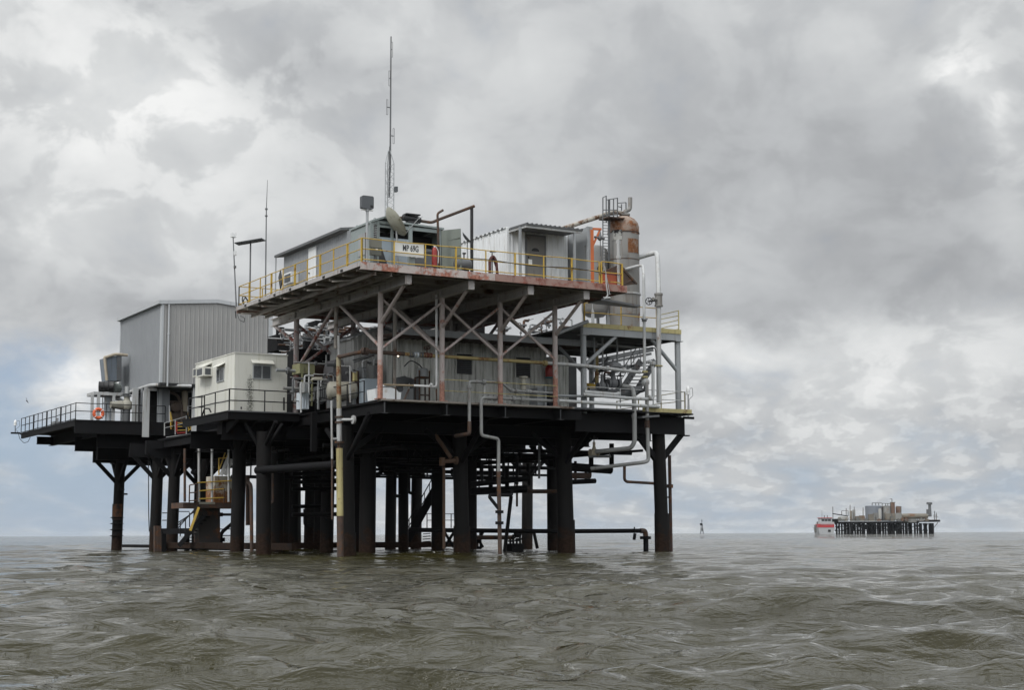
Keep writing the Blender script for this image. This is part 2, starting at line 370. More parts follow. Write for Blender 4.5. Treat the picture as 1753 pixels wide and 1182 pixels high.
# ------------------------------------------------------------------ right-hand platform with vessels
rp = thing('vessel_deck', 'grey steel deck with a yellow toe plate carrying the two tall vessels', 'steel deck', (17, 8, ZL))
RV = 4.0; ra, rb = 13.95, 19.86; RZ = 11.36; RVB = 12.5
za = lambda u: RZ
obj('deck_plate', MB().box(ra-.3, rb, RV+.06, RVB, RZ-.14, RZ-.05), M['grey'], rp)
obj('toe_plate', MB().box(ra-.05, rb+.03, RV-.03, RV+.0, RZ-.17, RZ+.06), M['yellowpale'], rp)
obj('edge_beam', MB().box(ra-.05, rb+.02, RV+.0, RV+.1, RZ-.52, RZ-.172), M['grey'], rp)
obj('edge_beam', MB().box(rb-.1, rb, RV+.11, RVB, RZ-.5, RZ-.06), M['greydk'], rp)
for v in (6, 8, 10, 12.3): obj('joist', MB().ibeam((ra-.3, v, RZ-.34), (rb-.12, v, RZ-.34), .16, .36), M['greydk'], rp)
for u, v in ((ra+.05, RV+.15), (rb-.1, RV+.15), (ra, RVB-.2), (rb-.1, RVB-.2)):
    mb = MB().tube((u, v, ZL-.3), (u, v, RZ-.15), .15, n=14); mb.box(u-.22, u+.22, v-.22, v+.22, RZ-.56, RZ-.53)
    obj('column', mb, M['grey'], rp, smooth=True)
obj('knee_brace', MB().tube((ra+.1, RV+.15, 9.3), (ra+2.0, RV+.15, RZ-.5), .1), M['grey'], rp, smooth=True)
obj('knee_brace', MB().tube((rb-.1, RV+.15, 9.25), (rb-1.75, RV+.15, RZ-.5), .1), M['grey'], rp, smooth=True)
obj('knee_brace', MB().tube((ra, RV+.2, 9.0), (ra, RV+3, RZ-.5), .09), M['grey'], rp, smooth=True)
for u in (15.6, 16.1, 17.0): obj('hanger', MB().tube((u, RV+1.6, 9.2), (u, RV+1.6, RZ-.4), .05), M['grey'], rp, smooth=True)
rail('yellow guardrail in front of the tall vessels on the grey vessel deck', [(ra+.05, RV+.03, RZ), (18.4, RV+.03, RZ)], Y, levels=(1.07, .58), fat=(0, 2), step=1.15+1.1)
rail('short yellow five-bar rail closing the right end of the vessel deck', [(rb-.03, RV+.1, RZ), (rb-.03, RV+1.75, RZ)], M['yellowpale'], levels=(1.07, .82, .58, .34, .12), step=1.6, fat=(1,))
# lower right walkway with its railings
lw = rail('thin grey and yellow two-bar railing along the lower deck at its right end', [(13.9, RV-.25, ZL+.15), (19.9, RV-.25, ZL+.15)], M['greylt'], levels=(.95, .5), step=2.0, h=.97, r=.02)
rail('thin yellow two-bar railing running back from the right end of the lower deck', [(19.9, RV-.2, ZL+.15), (19.9, RV+6, ZL+.15)], M['yellowpale'], levels=(.95, .5), step=2.0, h=.97, r=.02)
tp = obj('toe_plate', MB().box(17.2, 20.25, RV-.32, RV-.29, ZL-.02, ZL+.2), M['yellowpale']); tag(tp, 'yellow toe plate along the right end of the lower deck below the thin railing', 'toe plate')
wk = obj('walkway', MB().box(13.0, 20.1, RV-.28, RV+2.2, ZL+.0, ZL+.08).box(13.0, 20.1, RV+2.3, RV+2.4, ZL-.1, ZL+.1), M['greydk']); tag(wk, 'dark narrow walkway along the right end of the lower deck', 'walkway')
# cables between the front columns act as rails
for z, nm in ((1.02, 'upper'), (.5, 'lower')):
    t = obj('cable_rail', MB().tube((5.6, 2.95, ZL+z), (11.7, 2.95, ZL+z-.03), .018, n=6), M['yellowpale'], smooth=True)
    tag(t, nm+' thin yellowish cable rail strung between the three right pink-footed columns', 'cable rail', 'cable rails between the columns')
rail('black two-bar railing along the left edge of the lower deck before the tanks', [(2.3, 12.2, ZL-.05), (2.3, 4.6, ZL-.05)], M['rail'], levels=(1.0, .5), step=1.9, h=1.0)
# ================================================================== things on the upper deck
def zat(x, y, **k): return at(x, y, **k).z
# generator enclosure
GV = 1.3
gl = at(638, 379, v=GV); gr = at(757.6, 394.5, v=GV); gp = at(659, 376.5, v=GV)
GU0, GU1 = gl.x, gr.x; GZ = gl.z; GZR = gr.z+.03
gb = at(600, 394, u=GU0).y
gen = thing('generator_enclosure', 'green-grey generator housing with open black bays and a door swung wide, behind the lettered sign', 'generator', ((GU0+GU1)/2, (GV+gb)/2, ZT))
mb = MB(); E_ = .06
# shell: back, left side, roof, floor and front frame left open at the bays
mb.box(GU0, GU1, gb-.06, gb, ZT, GZR)
mb.box(GU0, GU0+.06, GV, gb-.06, ZT+.02, GZ-.02)
mb.box(GU1-.06, GU1, GV, gb-.06, ZT+.02, GZR-.02)
obj('wall', mb, M['greengrey'], gen)
roof = [(GU0-.06, 0, GZ-.04), (gp.x, 0, GZ+.20), (gp.x+.45, 0, GZ+.04), (GU1+.06, 0, GZR), (GU1+.06, 0, GZR+.08), (gp.x+.47, 0, GZ+.12), (gp.x, 0, GZ+.29), (GU0-.06, 0, GZ+.05)]
obj('roof', MB().prism([(p[0], GV-.05, p[2]) for p in roof], (0, gb-GV+.05, 0)), M['greengrey'], gen)
def fr(x0, x1, y0, y1, v=GV, t=.05, m='greengrey', name='panel', par=gen, dv=0.0):
    a = at(x0, y0, v=v); b = at(x1, y0, v=v); z1 = a.z; z0 = at(x0, y1, v=v).z
    return obj(name, MB().box(a.x, b.x, v+dv, v+t+dv, max(z0, ZT+.01), z1), M[m], par)
fx = lambda zx: 580+zx/5.91
fy = lambda zy: 320+zy/5.91
ux = lambda zx, v=GV: at(fx(zx), 420, v=v).x
# frame members of the front
fb = MB()
fb.box(GU0, ux(318), GV, GV+.08, ZT+.02, GZ+.0)
fb.box(ux(388), ux(413), GV, GV+.08, ZT+.02, GZ+.05)
fb.box(ux(530), ux(553), GV, GV+.08, ZT+.02, GZ+.05)
fb.box(ux(708), ux(745), GV, GV+.08, ZT+.02, GZ)
fb.box(ux(1020), GU1, GV, GV+.08, ZT+.02, GZR-.02)
fb.box(GU0, ux(553), GV+.01, GV+.07, GZ-.12, GZ+.06)
fb.box(ux(413), ux(1020), GV+.01, GV+.07, GZR-.18, GZR-.02)
obj('frame', fb, M['greengrey'], gen)
zm = at(fx(470), fy(510), v=GV).z
obj('lower_panel', MB().box(ux(413), ux(745), GV+.012, GV+.05, ZT+.03, zm), M['bluegrey'], gen)
lv = MB()
for k in range(9):
    z = zm-.1+k*.085
    if z < GZ-.15: lv.prism([(ux(318), GV+.01, z), (ux(318), GV+.06, z+.05), (ux(318), GV+.07, z+.045), (ux(318), GV+.02, z-.005)], (ux(388)-ux(318), 0, 0))
obj('louvre', lv, M['greylt'], gen)
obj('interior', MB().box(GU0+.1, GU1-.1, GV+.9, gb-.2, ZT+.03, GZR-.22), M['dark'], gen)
eng = MB().box(ux(760), ux(1000), GV+.35, GV+.85, ZT+.1, ZT+1.0); eng.tube((ux(780), GV+.4, ZT+1.1), (ux(1000), GV+.4, ZT+1.1), .12)
obj('engine', eng, M['greydk'], gen)
hatch = MB().box(GU0-.03, GU0-.002, GV+.55, GV+1.45, ZT+.75, ZT+1.75)
obj('hatch', hatch, M['grey'], gen)
dr = MB().bar((GU1-.05, GV-.04, (ZT+GZR)/2), (GU1+.55, GV-.75, (ZT+GZR)/2+.02), .05, GZR-ZT-.1)
for k in range(4):
    z = ZT+.35+k*.4; dr.bar((GU1-.0, GV-.07, z), (GU1+.5, GV-.74, z+.1), .06, .05)
obj('door', dr, mat('door_green', (.15, .17, .15), .6, rust=.1), gen)
for x, v in ((GU0+.2, GV+.2), (GU1-.15, GV+.2), (GU0+.2, gb-.3)):
    obj('lifting_eye', MB().torus((x, v, (GZ if x < 3 else GZR)+.14), .06, .018, (0, 1, 0), 10, 5), M['greengrey'], gen)

# muffler and exhaust on the generator roof
mu = thing('exhaust_muffler', 'rusty exhaust with a black silencer on the generator roof and a long pipe rising right', 'exhaust', (GU0+1.6, GV+.6, GZ))
EV = GV+.5
p = lambda zx, zy, v=EV: at(fx(zx), fy(zy), v=v)
a, b = p(640, 310), p(830, 325); b.z = a.z-.05
obj('silencer', MB().lathe(a, [(.06, -.02), (.15, .04), (.15, (b-a).length-.04), (.06, (b-a).length)], 14, b-a), M['black'], mu, smooth=True)
obj('heat_shield', MB().box(p(665, 285).x, p(808, 300).x, EV-.2, EV+.2, a.z+.14, a.z+.19), M['black'], mu)
obj('inlet_pipe', MB().path([p(585, 312), p(645, 312)], .06), M['rust'], mu, smooth=True)
obj('tail_pipe', MB().path([p(825, 345), p(940, 363), p(1000, 335), p(1370, 195)], .07, 10, .3), M['rust'], mu, smooth=True)
obj('bracket', MB().box(p(690, 360).x, p(790, 360).x, EV-.15, EV+.15, GZR+.02, a.z-.13), M['black'], mu)
q = p(1345, 205); qb = at(fx(1345), fy(840), v=EV)
obj('support_post', MB().box(q.x-.055, q.x+.055, EV-.055, EV+.055, ZT, q.z-.05), M['black'], mu)
# vent stack by the door
q = at(fx(998), fy(270), v=.75)
tag(obj('vent_pipe', MB().path([(q.x+.1, .75, ZT), (q.x, .75, q.z), tuple(at(fx(1055), fy(235), v=.75))], .055, 8, .1), M['rust'], smooth=True), 'thin rusty vent pipe with a bent top standing at the open generator door', 'vent pipe')

# satellite dish
c = at(fx(568), fy(358), v=.75)
sd = thing('satellite_dish', 'dirty round satellite dish seen edge-on above the lettered sign', 'satellite dish', (c.x+.3, .75, ZT))
ax = (Vector((math.cos(YAW), -math.sin(YAW), 0))*.77+Z*.56+Vector((math.sin(YAW), math.cos(YAW), 0))*.30).normalized()
prof = [(.02, -.15), (.3, -.12), (.58, -.03), (.72, .06), (.735, .06), (.6, -.06), (.3, -.16), (.02, -.19)]
obj('reflector', MB().lathe(c, prof, 26, ax, cap=False), M['dish'], sd, smooth=True)
f = at(fx(805), fy(325), v=.2)
obj('feed_arm', MB().tube(at(fx(675), fy(475), v=.75), f, .02, n=6).tube(f, f+(at(fx(860), fy(292), v=.1)-f)*.8, .014, n=6), M['galv'], sd)
obj('mount_pole', MB().tube((c.x+.25, .95, ZT), (c.x+.12, .85, c.z-.1), .045), M['galv'], sd, smooth=True)

# lettered sign on the rail
sg = thing('platform_sign', 'white board on the yellow front rail lettered MP 69G in black', 'sign', (at(700, 430, v=.14).x, .14, ZT))
s0, s1 = at(674.6, 413, v=.14), at(725.6, 418, v=.14); zb = at(674.6, 437, v=.14).z
obj('board', MB().box(s0.x, s1.x, .13, .16, zb, s0.z), M['sign'], sg)
cu = bpy.data.curves.new('lettering', 'FONT'); cu.body = 'MP 69G'; cu.size = .34; cu.extrude = .003; cu.offset = .005; cu.space_character = 1.05
to = bpy.data.objects.new('lettering', cu); C.objects.link(to)
bpy.context.view_layer.update()
me = bpy.data.meshes.new_from_object(to.evaluated_get(bpy.context.evaluated_depsgraph_get()))
bpy.data.objects.remove(to); lt = bpy.data.objects.new('lettering', me); C.objects.link(lt); lt.parent = sg
me.materials.clear(); me.materials.append(M['black'])
tl = at(689.7, 424, v=.12); tr = at(715.8, 424, v=.12)
w = max(v.co.x for v in me.vertices)-min(v.co.x for v in me.vertices)
lt.rotation_euler = (math.pi/2, 0, 0); lt.scale = ((tr.x-tl.x)/w*1.02, 1.12, 1)
lt.location = Vector((tl.x-.01, .122, s0.z-.385))-Vector(sg.location)

# fire extinguisher
q = at(fx(968), fy(705), v=.45)
fe = thing('fire_extinguisher', 'red fire extinguisher hanging inside the front rail right of the sign', 'fire extinguisher', (q.x, .45, ZT+.2))
obj('cylinder', MB().lathe((q.x, .45, ZT+.16), [(.02, 0), (.12, .02), (.12, .75), (.09, .85), (.04, .9)], 14), M['red'], fe, smooth=True)
obj('valve_head', MB().box(q.x-.03, q.x+.03, .42, .48, ZT+1.06, ZT+1.14).bar((q.x, .45, ZT+1.12), (q.x+.14, .45, ZT+1.16), .025), M['pvc'], fe)
obj('hose', MB().path([(q.x+.03, .4, ZT+1.1), (q.x+.17, .4, ZT+.9), (q.x+.16, .4, ZT+.35)], .022, 6), M['pvc'], fe, smooth=True)

# junction boxes by the louvre
q = at(fx(370), fy(600), v=.35)
jb = thing('junction_box', 'dull green electrical boxes on a strut behind the front rail near the corner', 'electrical box', (q.x, .35, ZT))
obj('box', MB().box(q.x-.26, q.x+.26, .25, .45, ZT+.75, ZT+1.17), mat('box_green', (.17, .17, .14), .5, rust=.15), jb)
obj('box', MB().box(q.x-.24, q.x+.24, .24, .44, ZT+.42, ZT+.72), mat('box_green_dark', (.12, .125, .105), .5, rust=.15), jb)
obj('label_plate', MB().box(q.x-.04, q.x+.07, .232, .238, ZT+.62, ZT+.70), M['pvc'], jb)
obj('conduit', MB().tube((q.x-.02, .35, ZT), (q.x-.02, .35, ZT+.42), .05), M['greydk'], jb, smooth=True)
q = at(fx(460), fy(700), v=.7)
tag(obj('leaning_panel', MB().prism([(q.x-.25, .7, ZT), (q.x+.18, .7, ZT), (q.x-.12, 1.0, ZT+1.25)], (.04, .05, .02)), M['black']), 'narrow black sheet leaning against the blue-grey generator panel', 'panel')
q = at(fx(745), fy(745), v=.6)
ins = thing('instrument_post', 'small grey instrument with two dial gauges beneath the lettered sign', 'instrument', (q.x, .6, ZT))
obj('case', MB().box(q.x-.17, q.x+.1, .55, .75, ZT+.1, ZT+.62), M['greengrey'], ins)
for dx in (-.06, .16): obj('gauge', MB().lathe((q.x+dx, .54, ZT+.62), [(.02, -.02), (.1, -.02), (.1, .05)], 14, (0, 1, 0)), M['pvc'], ins, smooth=True)

# floodlight at the corner, on a pole
q = at(627.5, 446, v=.3); qt = at(628, 357, v=.3)
fl = thing('floodlight', 'square grey floodlight on a white pole at the near corner of the upper deck', 'floodlight', (q.x, .3, ZT))
obj('pole', MB().tube((q.x, .3, ZT-.25), (q.x+.02, .3, qt.z), .06, n=12).tube((q.x+.02, .3, qt.z-.12), (q.x+.02, .3, qt.z+.02), .085, n=12), M['galv'], fl, smooth=True)
a = at(618.7, 357, v=.3); b = at(638, 337, v=.3); zc = (a.z+b.z)/2
bx = MB(); w2 = (b.x-a.x)/2*1.05; cx = (a.x+b.x)/2; h2 = (b.z-a.z)/2; rr = .07
poly = []
for sx, sz, a0 in ((1, -1, -90), (1, 1, 0), (-1, 1, 90), (-1, -1, 180)):
    for k in range(4):
        t = rad(a0+k*30); poly.append((cx+sx*(w2-rr)+rr*math.cos(t), .2, zc+sz*(h2-rr)+rr*math.sin(t)))
bx.prism(poly, (0.0, .24, 0)); obj('housing', bx, M['lamp'], fl)
fins = MB()
for k in range(3): fins.box(cx+.12, cx+.25, .185, .199, zc-.14-.04*k, zc-.12-.04*k)
obj('vent', fins, M['black'], fl)
obj('yoke', MB().box(a.x-.02, b.x+.02, .26, .36, a.z-.06, a.z-.03), M['pvc'], fl)
# thin post beside it
q = at(580+268/5.91, 400, v=.15)
tag(obj('conduit_post', MB().tube((q.x, .12, ZT), (q.x, .12, at(625, 398, v=.12).z), .02, n=6), M['greydk']), 'thin dark conduit standing beside the white floodlight pole at the deck corner', 'conduit')

# grey lean-to shed
su = 1.55
e0 = at(486, 452, u=su); e1 = at(600, 412, u=su); sv0, sv1 = gb+.05, e0.y
zw0 = at(572, 402, u=su).z-.12
sh = thing('metal_shed', 'low grey corrugated shed with dark overhanging roof behind the left yellow rail', 'shed', (su+1.2, (sv0+sv1)/2, ZT))
ztop = at(486, 441, u=su).z
mb = MB().corr((su, sv1), (su, sv0), ZT, ztop, (-1, 0), .22, .02); mb.box(su+.05, su+2.6, sv1-.05, sv1, ZT, ztop+.0)
obj('wall', mb, M['siding'], sh)
obj('roof', MB().prism([(su-.35, sv1+.45, ztop+.02), (su-.35, sv0+1.2, ztop+.02), (su+2.8, sv0+1.2, ztop+.45), (su+2.8, sv1+.45, ztop+.45)], (0, 0, .12)), M['greydk'], sh)
q0, q1 = at(529, 450, u=su-.03), at(542, 450, u=su-.03)
dr = obj('door', MB().box(su-.07, su-.03, q1.y, q0.y, ZT+.05, ztop-.12), M['white'], sh)
obj('door_handle', MB().box(su-.11, su-.072, q0.y-.2, q0.y-.12, ZT+.98, ZT+1.04), M['black'], dr)
q0, q1 = at(493, 460, u=su-.2), at(506, 455, u=su-.2)
ac = obj('air_conditioner', MB().box(su-.42, su-.03, q1.y, q0.y, ZT+.75, ZT+1.3), M['white'], sh)
obj('grille', MB().box(su-.435, su-.422, q1.y+.1, q0.y-.1, ZT+.82, ZT+1.22), M['lamp'], ac)
obj('roof_post', MB().tube((su-.3, sv1+.35, ZT), (su-.3, sv1+.35, ztop+.02), .035), M['galv'], sh)
q = at(482, 470, u=.7)
tag(obj('solar_panel', MB().bar((.62, q.y-.2, ZT+.55), (.7, q.y+.25, ZT+1.2), .06, .5), M['black']), 'small dark panel mounted upright at the far end of the grey shed', 'panel')
# antennas at the far left corner
q = at(455, 480, u=1.3); qt = at(458, 308, u=1.3); qm = at(456, 358, u=1.3)
wa = thing('whip_antenna', 'tall thin whip antenna rising from the deck before the grey shed', 'antenna', (q.x, q.y, ZT), 'antennas on the upper deck')
obj('mast', MB().tube((q.x, q.y, ZT), qm, .04, .03, 8), M['greydk'], wa, smooth=True)
obj('whip', MB().tube(qm, qt, .022, .01, 6), M['greydk'], wa, smooth=True)
obj('clamp', MB().tube(qm-Vector((0, 0, .4)), qm-Vector((0, 0, .33)), .07).tube(qm-Vector((0, 0, .04)), qm+Vector((0, 0, .04)), .07), M['greydk'], wa)
q = at(428, 490, u=.5); qt = at(429, 415, u=.5)
fa = thing('flat_antenna', 'flat tilted rectangular antenna panel on a plain pole by the deck corner', 'antenna', (q.x, q.y, ZT), 'antennas on the upper deck')
obj('pole', MB().tube((q.x, q.y, ZT), qt, .04, n=10), M['greydk'], fa, smooth=True)
c = qt; ex, ey, nz = Vector((.62, -.35, .12)), Vector((.22, .32, .02)), Vector((-.05, 0, .05))
obj('panel', MB().prism([c-ex-ey, c+ex-ey, c+ex+ey, c-ex+ey], nz), M['lamp'], fa)
q = at(405, 510, u=.1); qt = at(399, 405, u=.1)
cp = thing('camera_pole', 'leaning thin pole with a small white camera head at the far left corner', 'camera pole', (q.x, q.y, ZT), 'antennas on the upper deck')
obj('pole', MB().tube((q.x, q.y, ZT), qt, .04, .03, 8), M['greydk'], cp, smooth=True)
obj('camera', MB().box(qt.x-.12, qt.x+.14, qt.y-.13, qt.y+.1, qt.z-.05, qt.z+.16), M['pvc'], cp)
m_ = q.lerp(qt, .72); obj('sensor', MB().box(m_.x-.02, m_.x+.12, m_.y-.08, m_.y+.05, m_.z-.1, m_.z+.12), M['pvc'], cp)
m_ = q.lerp(qt, .48); obj('clamp', MB().tube(m_, m_+Vector((0, 0, .12)), .07), M['greydk'], cp)
q = at(415, 505, u=.3)
tag(obj('cable_coil', MB().torus((q.x+.15, q.y, ZT+.35), .28, .03, (.6, -.7, .2), 18, 6).torus((q.x+.2, q.y, ZT+.3), .22, .03, (.5, -.7, .1), 18, 6), M['black'], smooth=True), 'coil of black cable hung inside the rail at the far left corner', 'cable coil')
# hanging bits under the far corner
q = at(410, 540, u=.4)
tag(obj('hanging_wire', MB().path([at(404, 533, u=.3), at(410, 548, u=.3), at(418, 552, u=.3), at(419, 545, u=.3), at(411, 541, u=.3)], .018, 5).path([at(403, 533, u=.3), at(404, 545, u=.3)], .03, 5), M['black'], smooth=True), 'loose wire loop dangling under the far left deck corner', 'wire')

# lattice mast
LV = 3.4
q = at(665.5, 370, v=LV)
lm = thing('lattice_mast', 'tall slim lattice mast topped with a long pole antenna behind the generator', 'antenna mast', (q.x, LV, ZT), 'antennas on the upper deck')
zt, zk, zp = at(666, 280, v=LV).z, at(667, 258, v=LV).z, at(668.5, 62, v=LV).z
R = .235; legs = [Vector((R*math.cos(t), R*math.sin(t), 0)) for t in (rad(200), rad(320), rad(80))]
cb = Vector((q.x, LV, 0)); mb = MB()
for i, l in enumerate(legs):
    obj('leg', MB().tube(cb+l+Vector((0, 0, ZT)), cb+l+Vector((0, 0, zt)), .022, n=6).tube(cb+l+Vector((0, 0, zt)), cb+l*.2+Vector((0, 0, zk)), .02, n=6), M['galv'], lm)
n = 22; dz = (zt-ZT)/n
for k in range(n):
    for i in range(3):
        a, b = legs[i], legs[(i+1) % 3]
        if k % 2: a, b = b, a
        mb.tube(cb+a+Vector((0, 0, ZT+k*dz)), cb+b+Vector((0, 0, ZT+(k+1)*dz)), .010, n=4)
obj('lattice', mb, M['galv'], lm)
top = Vector((q.x+.07, LV, zp))
obj('pole_antenna', MB().tube(cb+Vector((.02, 0, zt-1.6)), cb+Vector((.05, 0, zk+.2)), .05, n=8).tube(cb+Vector((.06, 0, zk-1)), top, .045, .03, 8), M['greydk'], lm, smooth=True)
for y, s in ((232, 1), (184, -1), (134, -1), (84, 1)):
    z = at(668, y, v=LV).z; x = q.x+.06+s*(.17 if y > 150 else .06); e = MB().tube((q.x+.06, LV, z), (x, LV, z), .022, n=6)
    for o in (-.035, .035): e.tube((x+o, LV, z-.36), (x+o, LV, z+.36), .011, n=5)
    e.tube((x-.035, LV, z-.36), (x+.035, LV, z-.36), .011, n=5).tube((x-.035, LV, z+.36), (x+.035, LV, z+.36), .011, n=5)
    obj('dipole', e, M['greydk'], lm)
zb_ = at(668, 325, v=LV).z
obj('radio_box', MB().box(q.x+.2, q.x+.32, LV-.3, LV-.1, zb_-.12, zb_+.12), M['lamp'], lm)

# tank and bits between the generator and the white container
q = at(791, 450, v=.8)
tk = thing('air_tank', 'small dark horizontal air tank on the deck left of the white container', 'tank', (q.x, .8, ZT))
L = at(806, 450, v=.8).x-at(776, 450, v=.8).x
obj('shell', MB().lathe((q.x-L/2, .8, ZT+.47), [(.05, 0), (.22, .05), (.27, .14), (.27, L-.14), (.22, L-.05), (.05, L)], 18, (1, 0, 0)), M['greydk'], tk, smooth=True)
obj('stand', MB().box(q.x-L*.3, q.x-L*.3+.08, .62, .98, ZT, ZT+.25).box(q.x+L*.3-.08, q.x+L*.3, .62, .98, ZT, ZT+.25), M['black'], tk)
obj('valve', MB().tube((q.x+.1, .8, ZT+.72), (q.x+.1, .8, ZT+.98), .03).box(q.x+.04, q.x+.18, .76, .84, ZT+.95, ZT+1.02), M['black'], tk)
q = at(845, 462, v=.5)
hr = thing('hose_rack', 'dark red hose draped over a black stand beside the white container', 'hose', (q.x, .5, ZT))
obj('hose', MB().path([(q.x-.2, .5, ZT+.1), (q.x-.2, .5, ZT+.75), (q.x-.02, .5, ZT+.95), (q.x+.14, .5, ZT+.7), (q.x+.2, .5, ZT+.05)], .07, 8, .25), mat('dark_red_hose', (.07, .018, .016), .6), hr, smooth=True)
obj('stand', MB().box(q.x-.05, q.x-.01, .56, .6, ZT, ZT+1.1).bar((q.x-.15, .55, ZT+1.12), (q.x+.18, .55, ZT+1.16), .1, .04).bar((q.x, .6, ZT+.9), (q.x+.36, .6, ZT), .04), M['black'], hr)
q = at(fx(1300), fy(512), v=2.6)
d2 = thing('small_dish', 'small grey dish antenna beside the exhaust post before the white container', 'satellite dish', (q.x, 2.6, ZT))
obj('reflector', MB().lathe(q, [(.01, -.1), (.2, -.07), (.33, 0), (.345, 0), (.2, -.1), (.01, -.13)], 20, Vector((.55, -.45, .6)), cap=False), M['lamp'], d2, smooth=True)
obj('pole', MB().tube((q.x+.1, 2.7, ZT), (q.x+.02, 2.65, q.z-.05), .035), M['galv'], d2, smooth=True)

# white container
kx = lambda zx: 780+zx/4.923
ky = lambda zy: 320+zy/4.923
CV = 2.15
c0 = at(kx(438), ky(372), v=CV); c1 = at(kx(930), 440, v=CV)
CU0, CU1, CZ = c0.x, c1.x, at(kx(438), ky(345), v=CV).z
cb_ = at(781, 420, u=CU0).y
ct = thing('container_cabin', 'white ribbed shipping-container cabin with grey door under a small porch roof', 'container', ((CU0+CU1)/2, (CV+cb_)/2, ZT))
mb = MB().corr((CU0, cb_), (CU0, CV), ZT+.02, CZ, (-1, 0), .28, .035); mb.corr((CU0, CV), (CU1, CV), ZT+.02, CZ, (0, -1), .33, .03)
mb.corr((CU1, CV), (CU1, cb_), ZT+.02, CZ, (1, 0), .28, .03); mb.box(CU0, CU1, cb_-.05, cb_, ZT+.02, CZ)
obj('wall', mb, M['white'], ct)
fm = MB().box(CU0-.06, CU0+.06, CV-.06, CV+.06, ZT+.01, CZ+.02).box(CU1-.06, CU1+.06, CV-.06, CV+.06, ZT+.01, CZ+.02).box(CU0-.07, CU0+.03, CV+.06, cb_, CZ-.0, CZ+.06)
obj('corner_frame', fm, M['white'], ct)
obj('roof', MB().box(CU0+.03, CU1+.02, CV+.061, cb_-.01, CZ+.0, CZ+.05), M['white'], ct)
ed = MB(); n = int((cb_-CV)/.42)
for k in range(n): ed.box(CU0-.1, CU0-.072, CV+.3+k*.42, CV+.45+k*.42, CZ-.03, CZ+.05)
obj('lashing_slots', ed, M['greydk'], ct)
d0, d1 = at(kx(600), 440, v=CV-.05), at(kx(748), 440, v=CV-.05); dz = at(kx(600), ky(412), v=CV-.05).z
dd = obj('door', MB().box(d0.x, d1.x, CV-.09, CV-.04, ZT+.06, dz), mat('door_grey', (.16, .155, .145), .6, rust=.1, streak=.3), ct)
obj('door_frame', MB().box(d0.x-.06, d0.x-.002, CV-.1, CV-.02, ZT+.04, dz+.07).box(d1.x+.002, d1.x+.06, CV-.1, CV-.02, ZT+.04, dz+.07).box(d0.x, d1.x, CV-.1, CV-.02, dz+.002, dz+.07), M['greydk'], ct)
w0 = at(kx(640), ky(530), v=CV-.1); w1 = at(kx(705), ky(530), v=CV-.1)
wp = []
for k in range(9): t = math.pi*k/8; wp.append(((w0.x+w1.x)/2+math.cos(t)*(w1.x-w0.x)/2, CV-.1, w0.z-.06+math.sin(t)*.16))
obj('window', MB().prism(wp, (0, .008, 0)), M['black'], dd)
q = at(kx(630), ky(640), v=CV-.1); obj('notice', MB().box(q.x-.1, q.x+.1, CV-.098, CV-.092, q.z-.16, q.z+.16), M['sign'], dd)
obj('handle', MB().box(q.x-.13, q.x-.09, CV-.14, CV-.092, q.z+.2, q.z+.3), M['black'], dd)
PV = .45
r0 = at(kx(597), ky(318), v=PV); r1 = at(kx(1075), ky(374), v=PV); r2 = at(kx(440), ky(383), v=CV); r3 = at(kx(905), ky(430), v=CV)
po = MB().prism([(r0.x, PV, r0.z), (r1.x, PV, r0.z), (r1.x, CV+.05, r2.z+.1), (r0.x, CV+.05, r2.z+.1)], (0, 0, .07))
k = 0
while r0.x+k*.25 < r1.x-.1: po.bar((r0.x+.06+k*.25, PV-.03, r0.z+.085), (r0.x+.06+k*.25, CV, r2.z+.185), .07, .035); k += 1
obj('porch_roof', po, M['greydk'], ct)
obj('porch_beam', MB().box(r0.x+.02, r1.x-.02, PV+.06, PV+.16, r0.z-.12, r0.z-.005).bar((r0.x+.06, PV+.16, r0.z-.06), (r0.x+.06, CV, r2.z+.04), .07, .1), M['greylt'], ct)
for x, zz in ((kx(545), 0), (kx(1003), 0)):
    q = at(x, 440, v=PV+.1); obj('porch_post', MB().box(q.x-.05, q.x+.05, PV+.06, PV+.155, ZT, r0.z-.122), M['grey'], ct)
# grey wind wall
q0, q1 = at(969, 430, u=12.05), at(1008, 400, u=12.05); zt = at(1008.5, 388, v=max(.5, q1.y)).z
ww = thing('wind_wall', 'tall plain grey steel screen wall standing right of the white container', 'screen wall', (12.1, 1.6, ZT))
obj('panel', MB().box(12.05, 12.13, .75, 2.9, ZT, zt), M['grey'], ww)
obj('edge_frame', MB().box(12.02, 12.32, .62, .745, ZT, zt+.02), M['grey'], ww)
# orange davit with hanging valve
dv = .7
q = at(1012.6, 470, v=dv); qt = at(1012.6, 394, v=dv); qa = at(1029, 391, v=dv)
da = thing('davit', 'orange davit crane post with a bent arm at the right of the upper deck', 'davit', (q.x, dv, ZT))
obj('post', MB().box(q.x-.09, q.x+.09, dv-.09, dv+.09, ZT, qt.z), M['orange'], da)
obj('arm', MB().bar((q.x-.09, dv, qt.z+.05), (qa.x, dv, qt.z+.09), .1, .1), M['orange'], da)
obj('strut', MB().bar((q.x+.09, dv, qt.z-.75), (q.x+.48, dv, qt.z+.0), .08, .08), M['orange'], da)
q = at(1027, 407, v=dv)
hv = thing('hanging_valve', 'black pulley block hanging from the orange davit arm', 'hoist', (q.x, dv, q.z-.3))
obj('body', MB().lathe((q.x, dv, q.z-.15), [(.04, 0), (.11, .06), (.13, .15), (.08, .25), (.03, .5)], 10), M['greydk'], hv, smooth=True)
obj('arm', MB().tube((q.x-.3, dv, q.z), (q.x+.25, dv, q.z-.02), .06).tube((q.x+.02, dv, q.z-.9), (q.x+.02, dv, q.z-.1), .02), M['greydk'], hv, smooth=True)
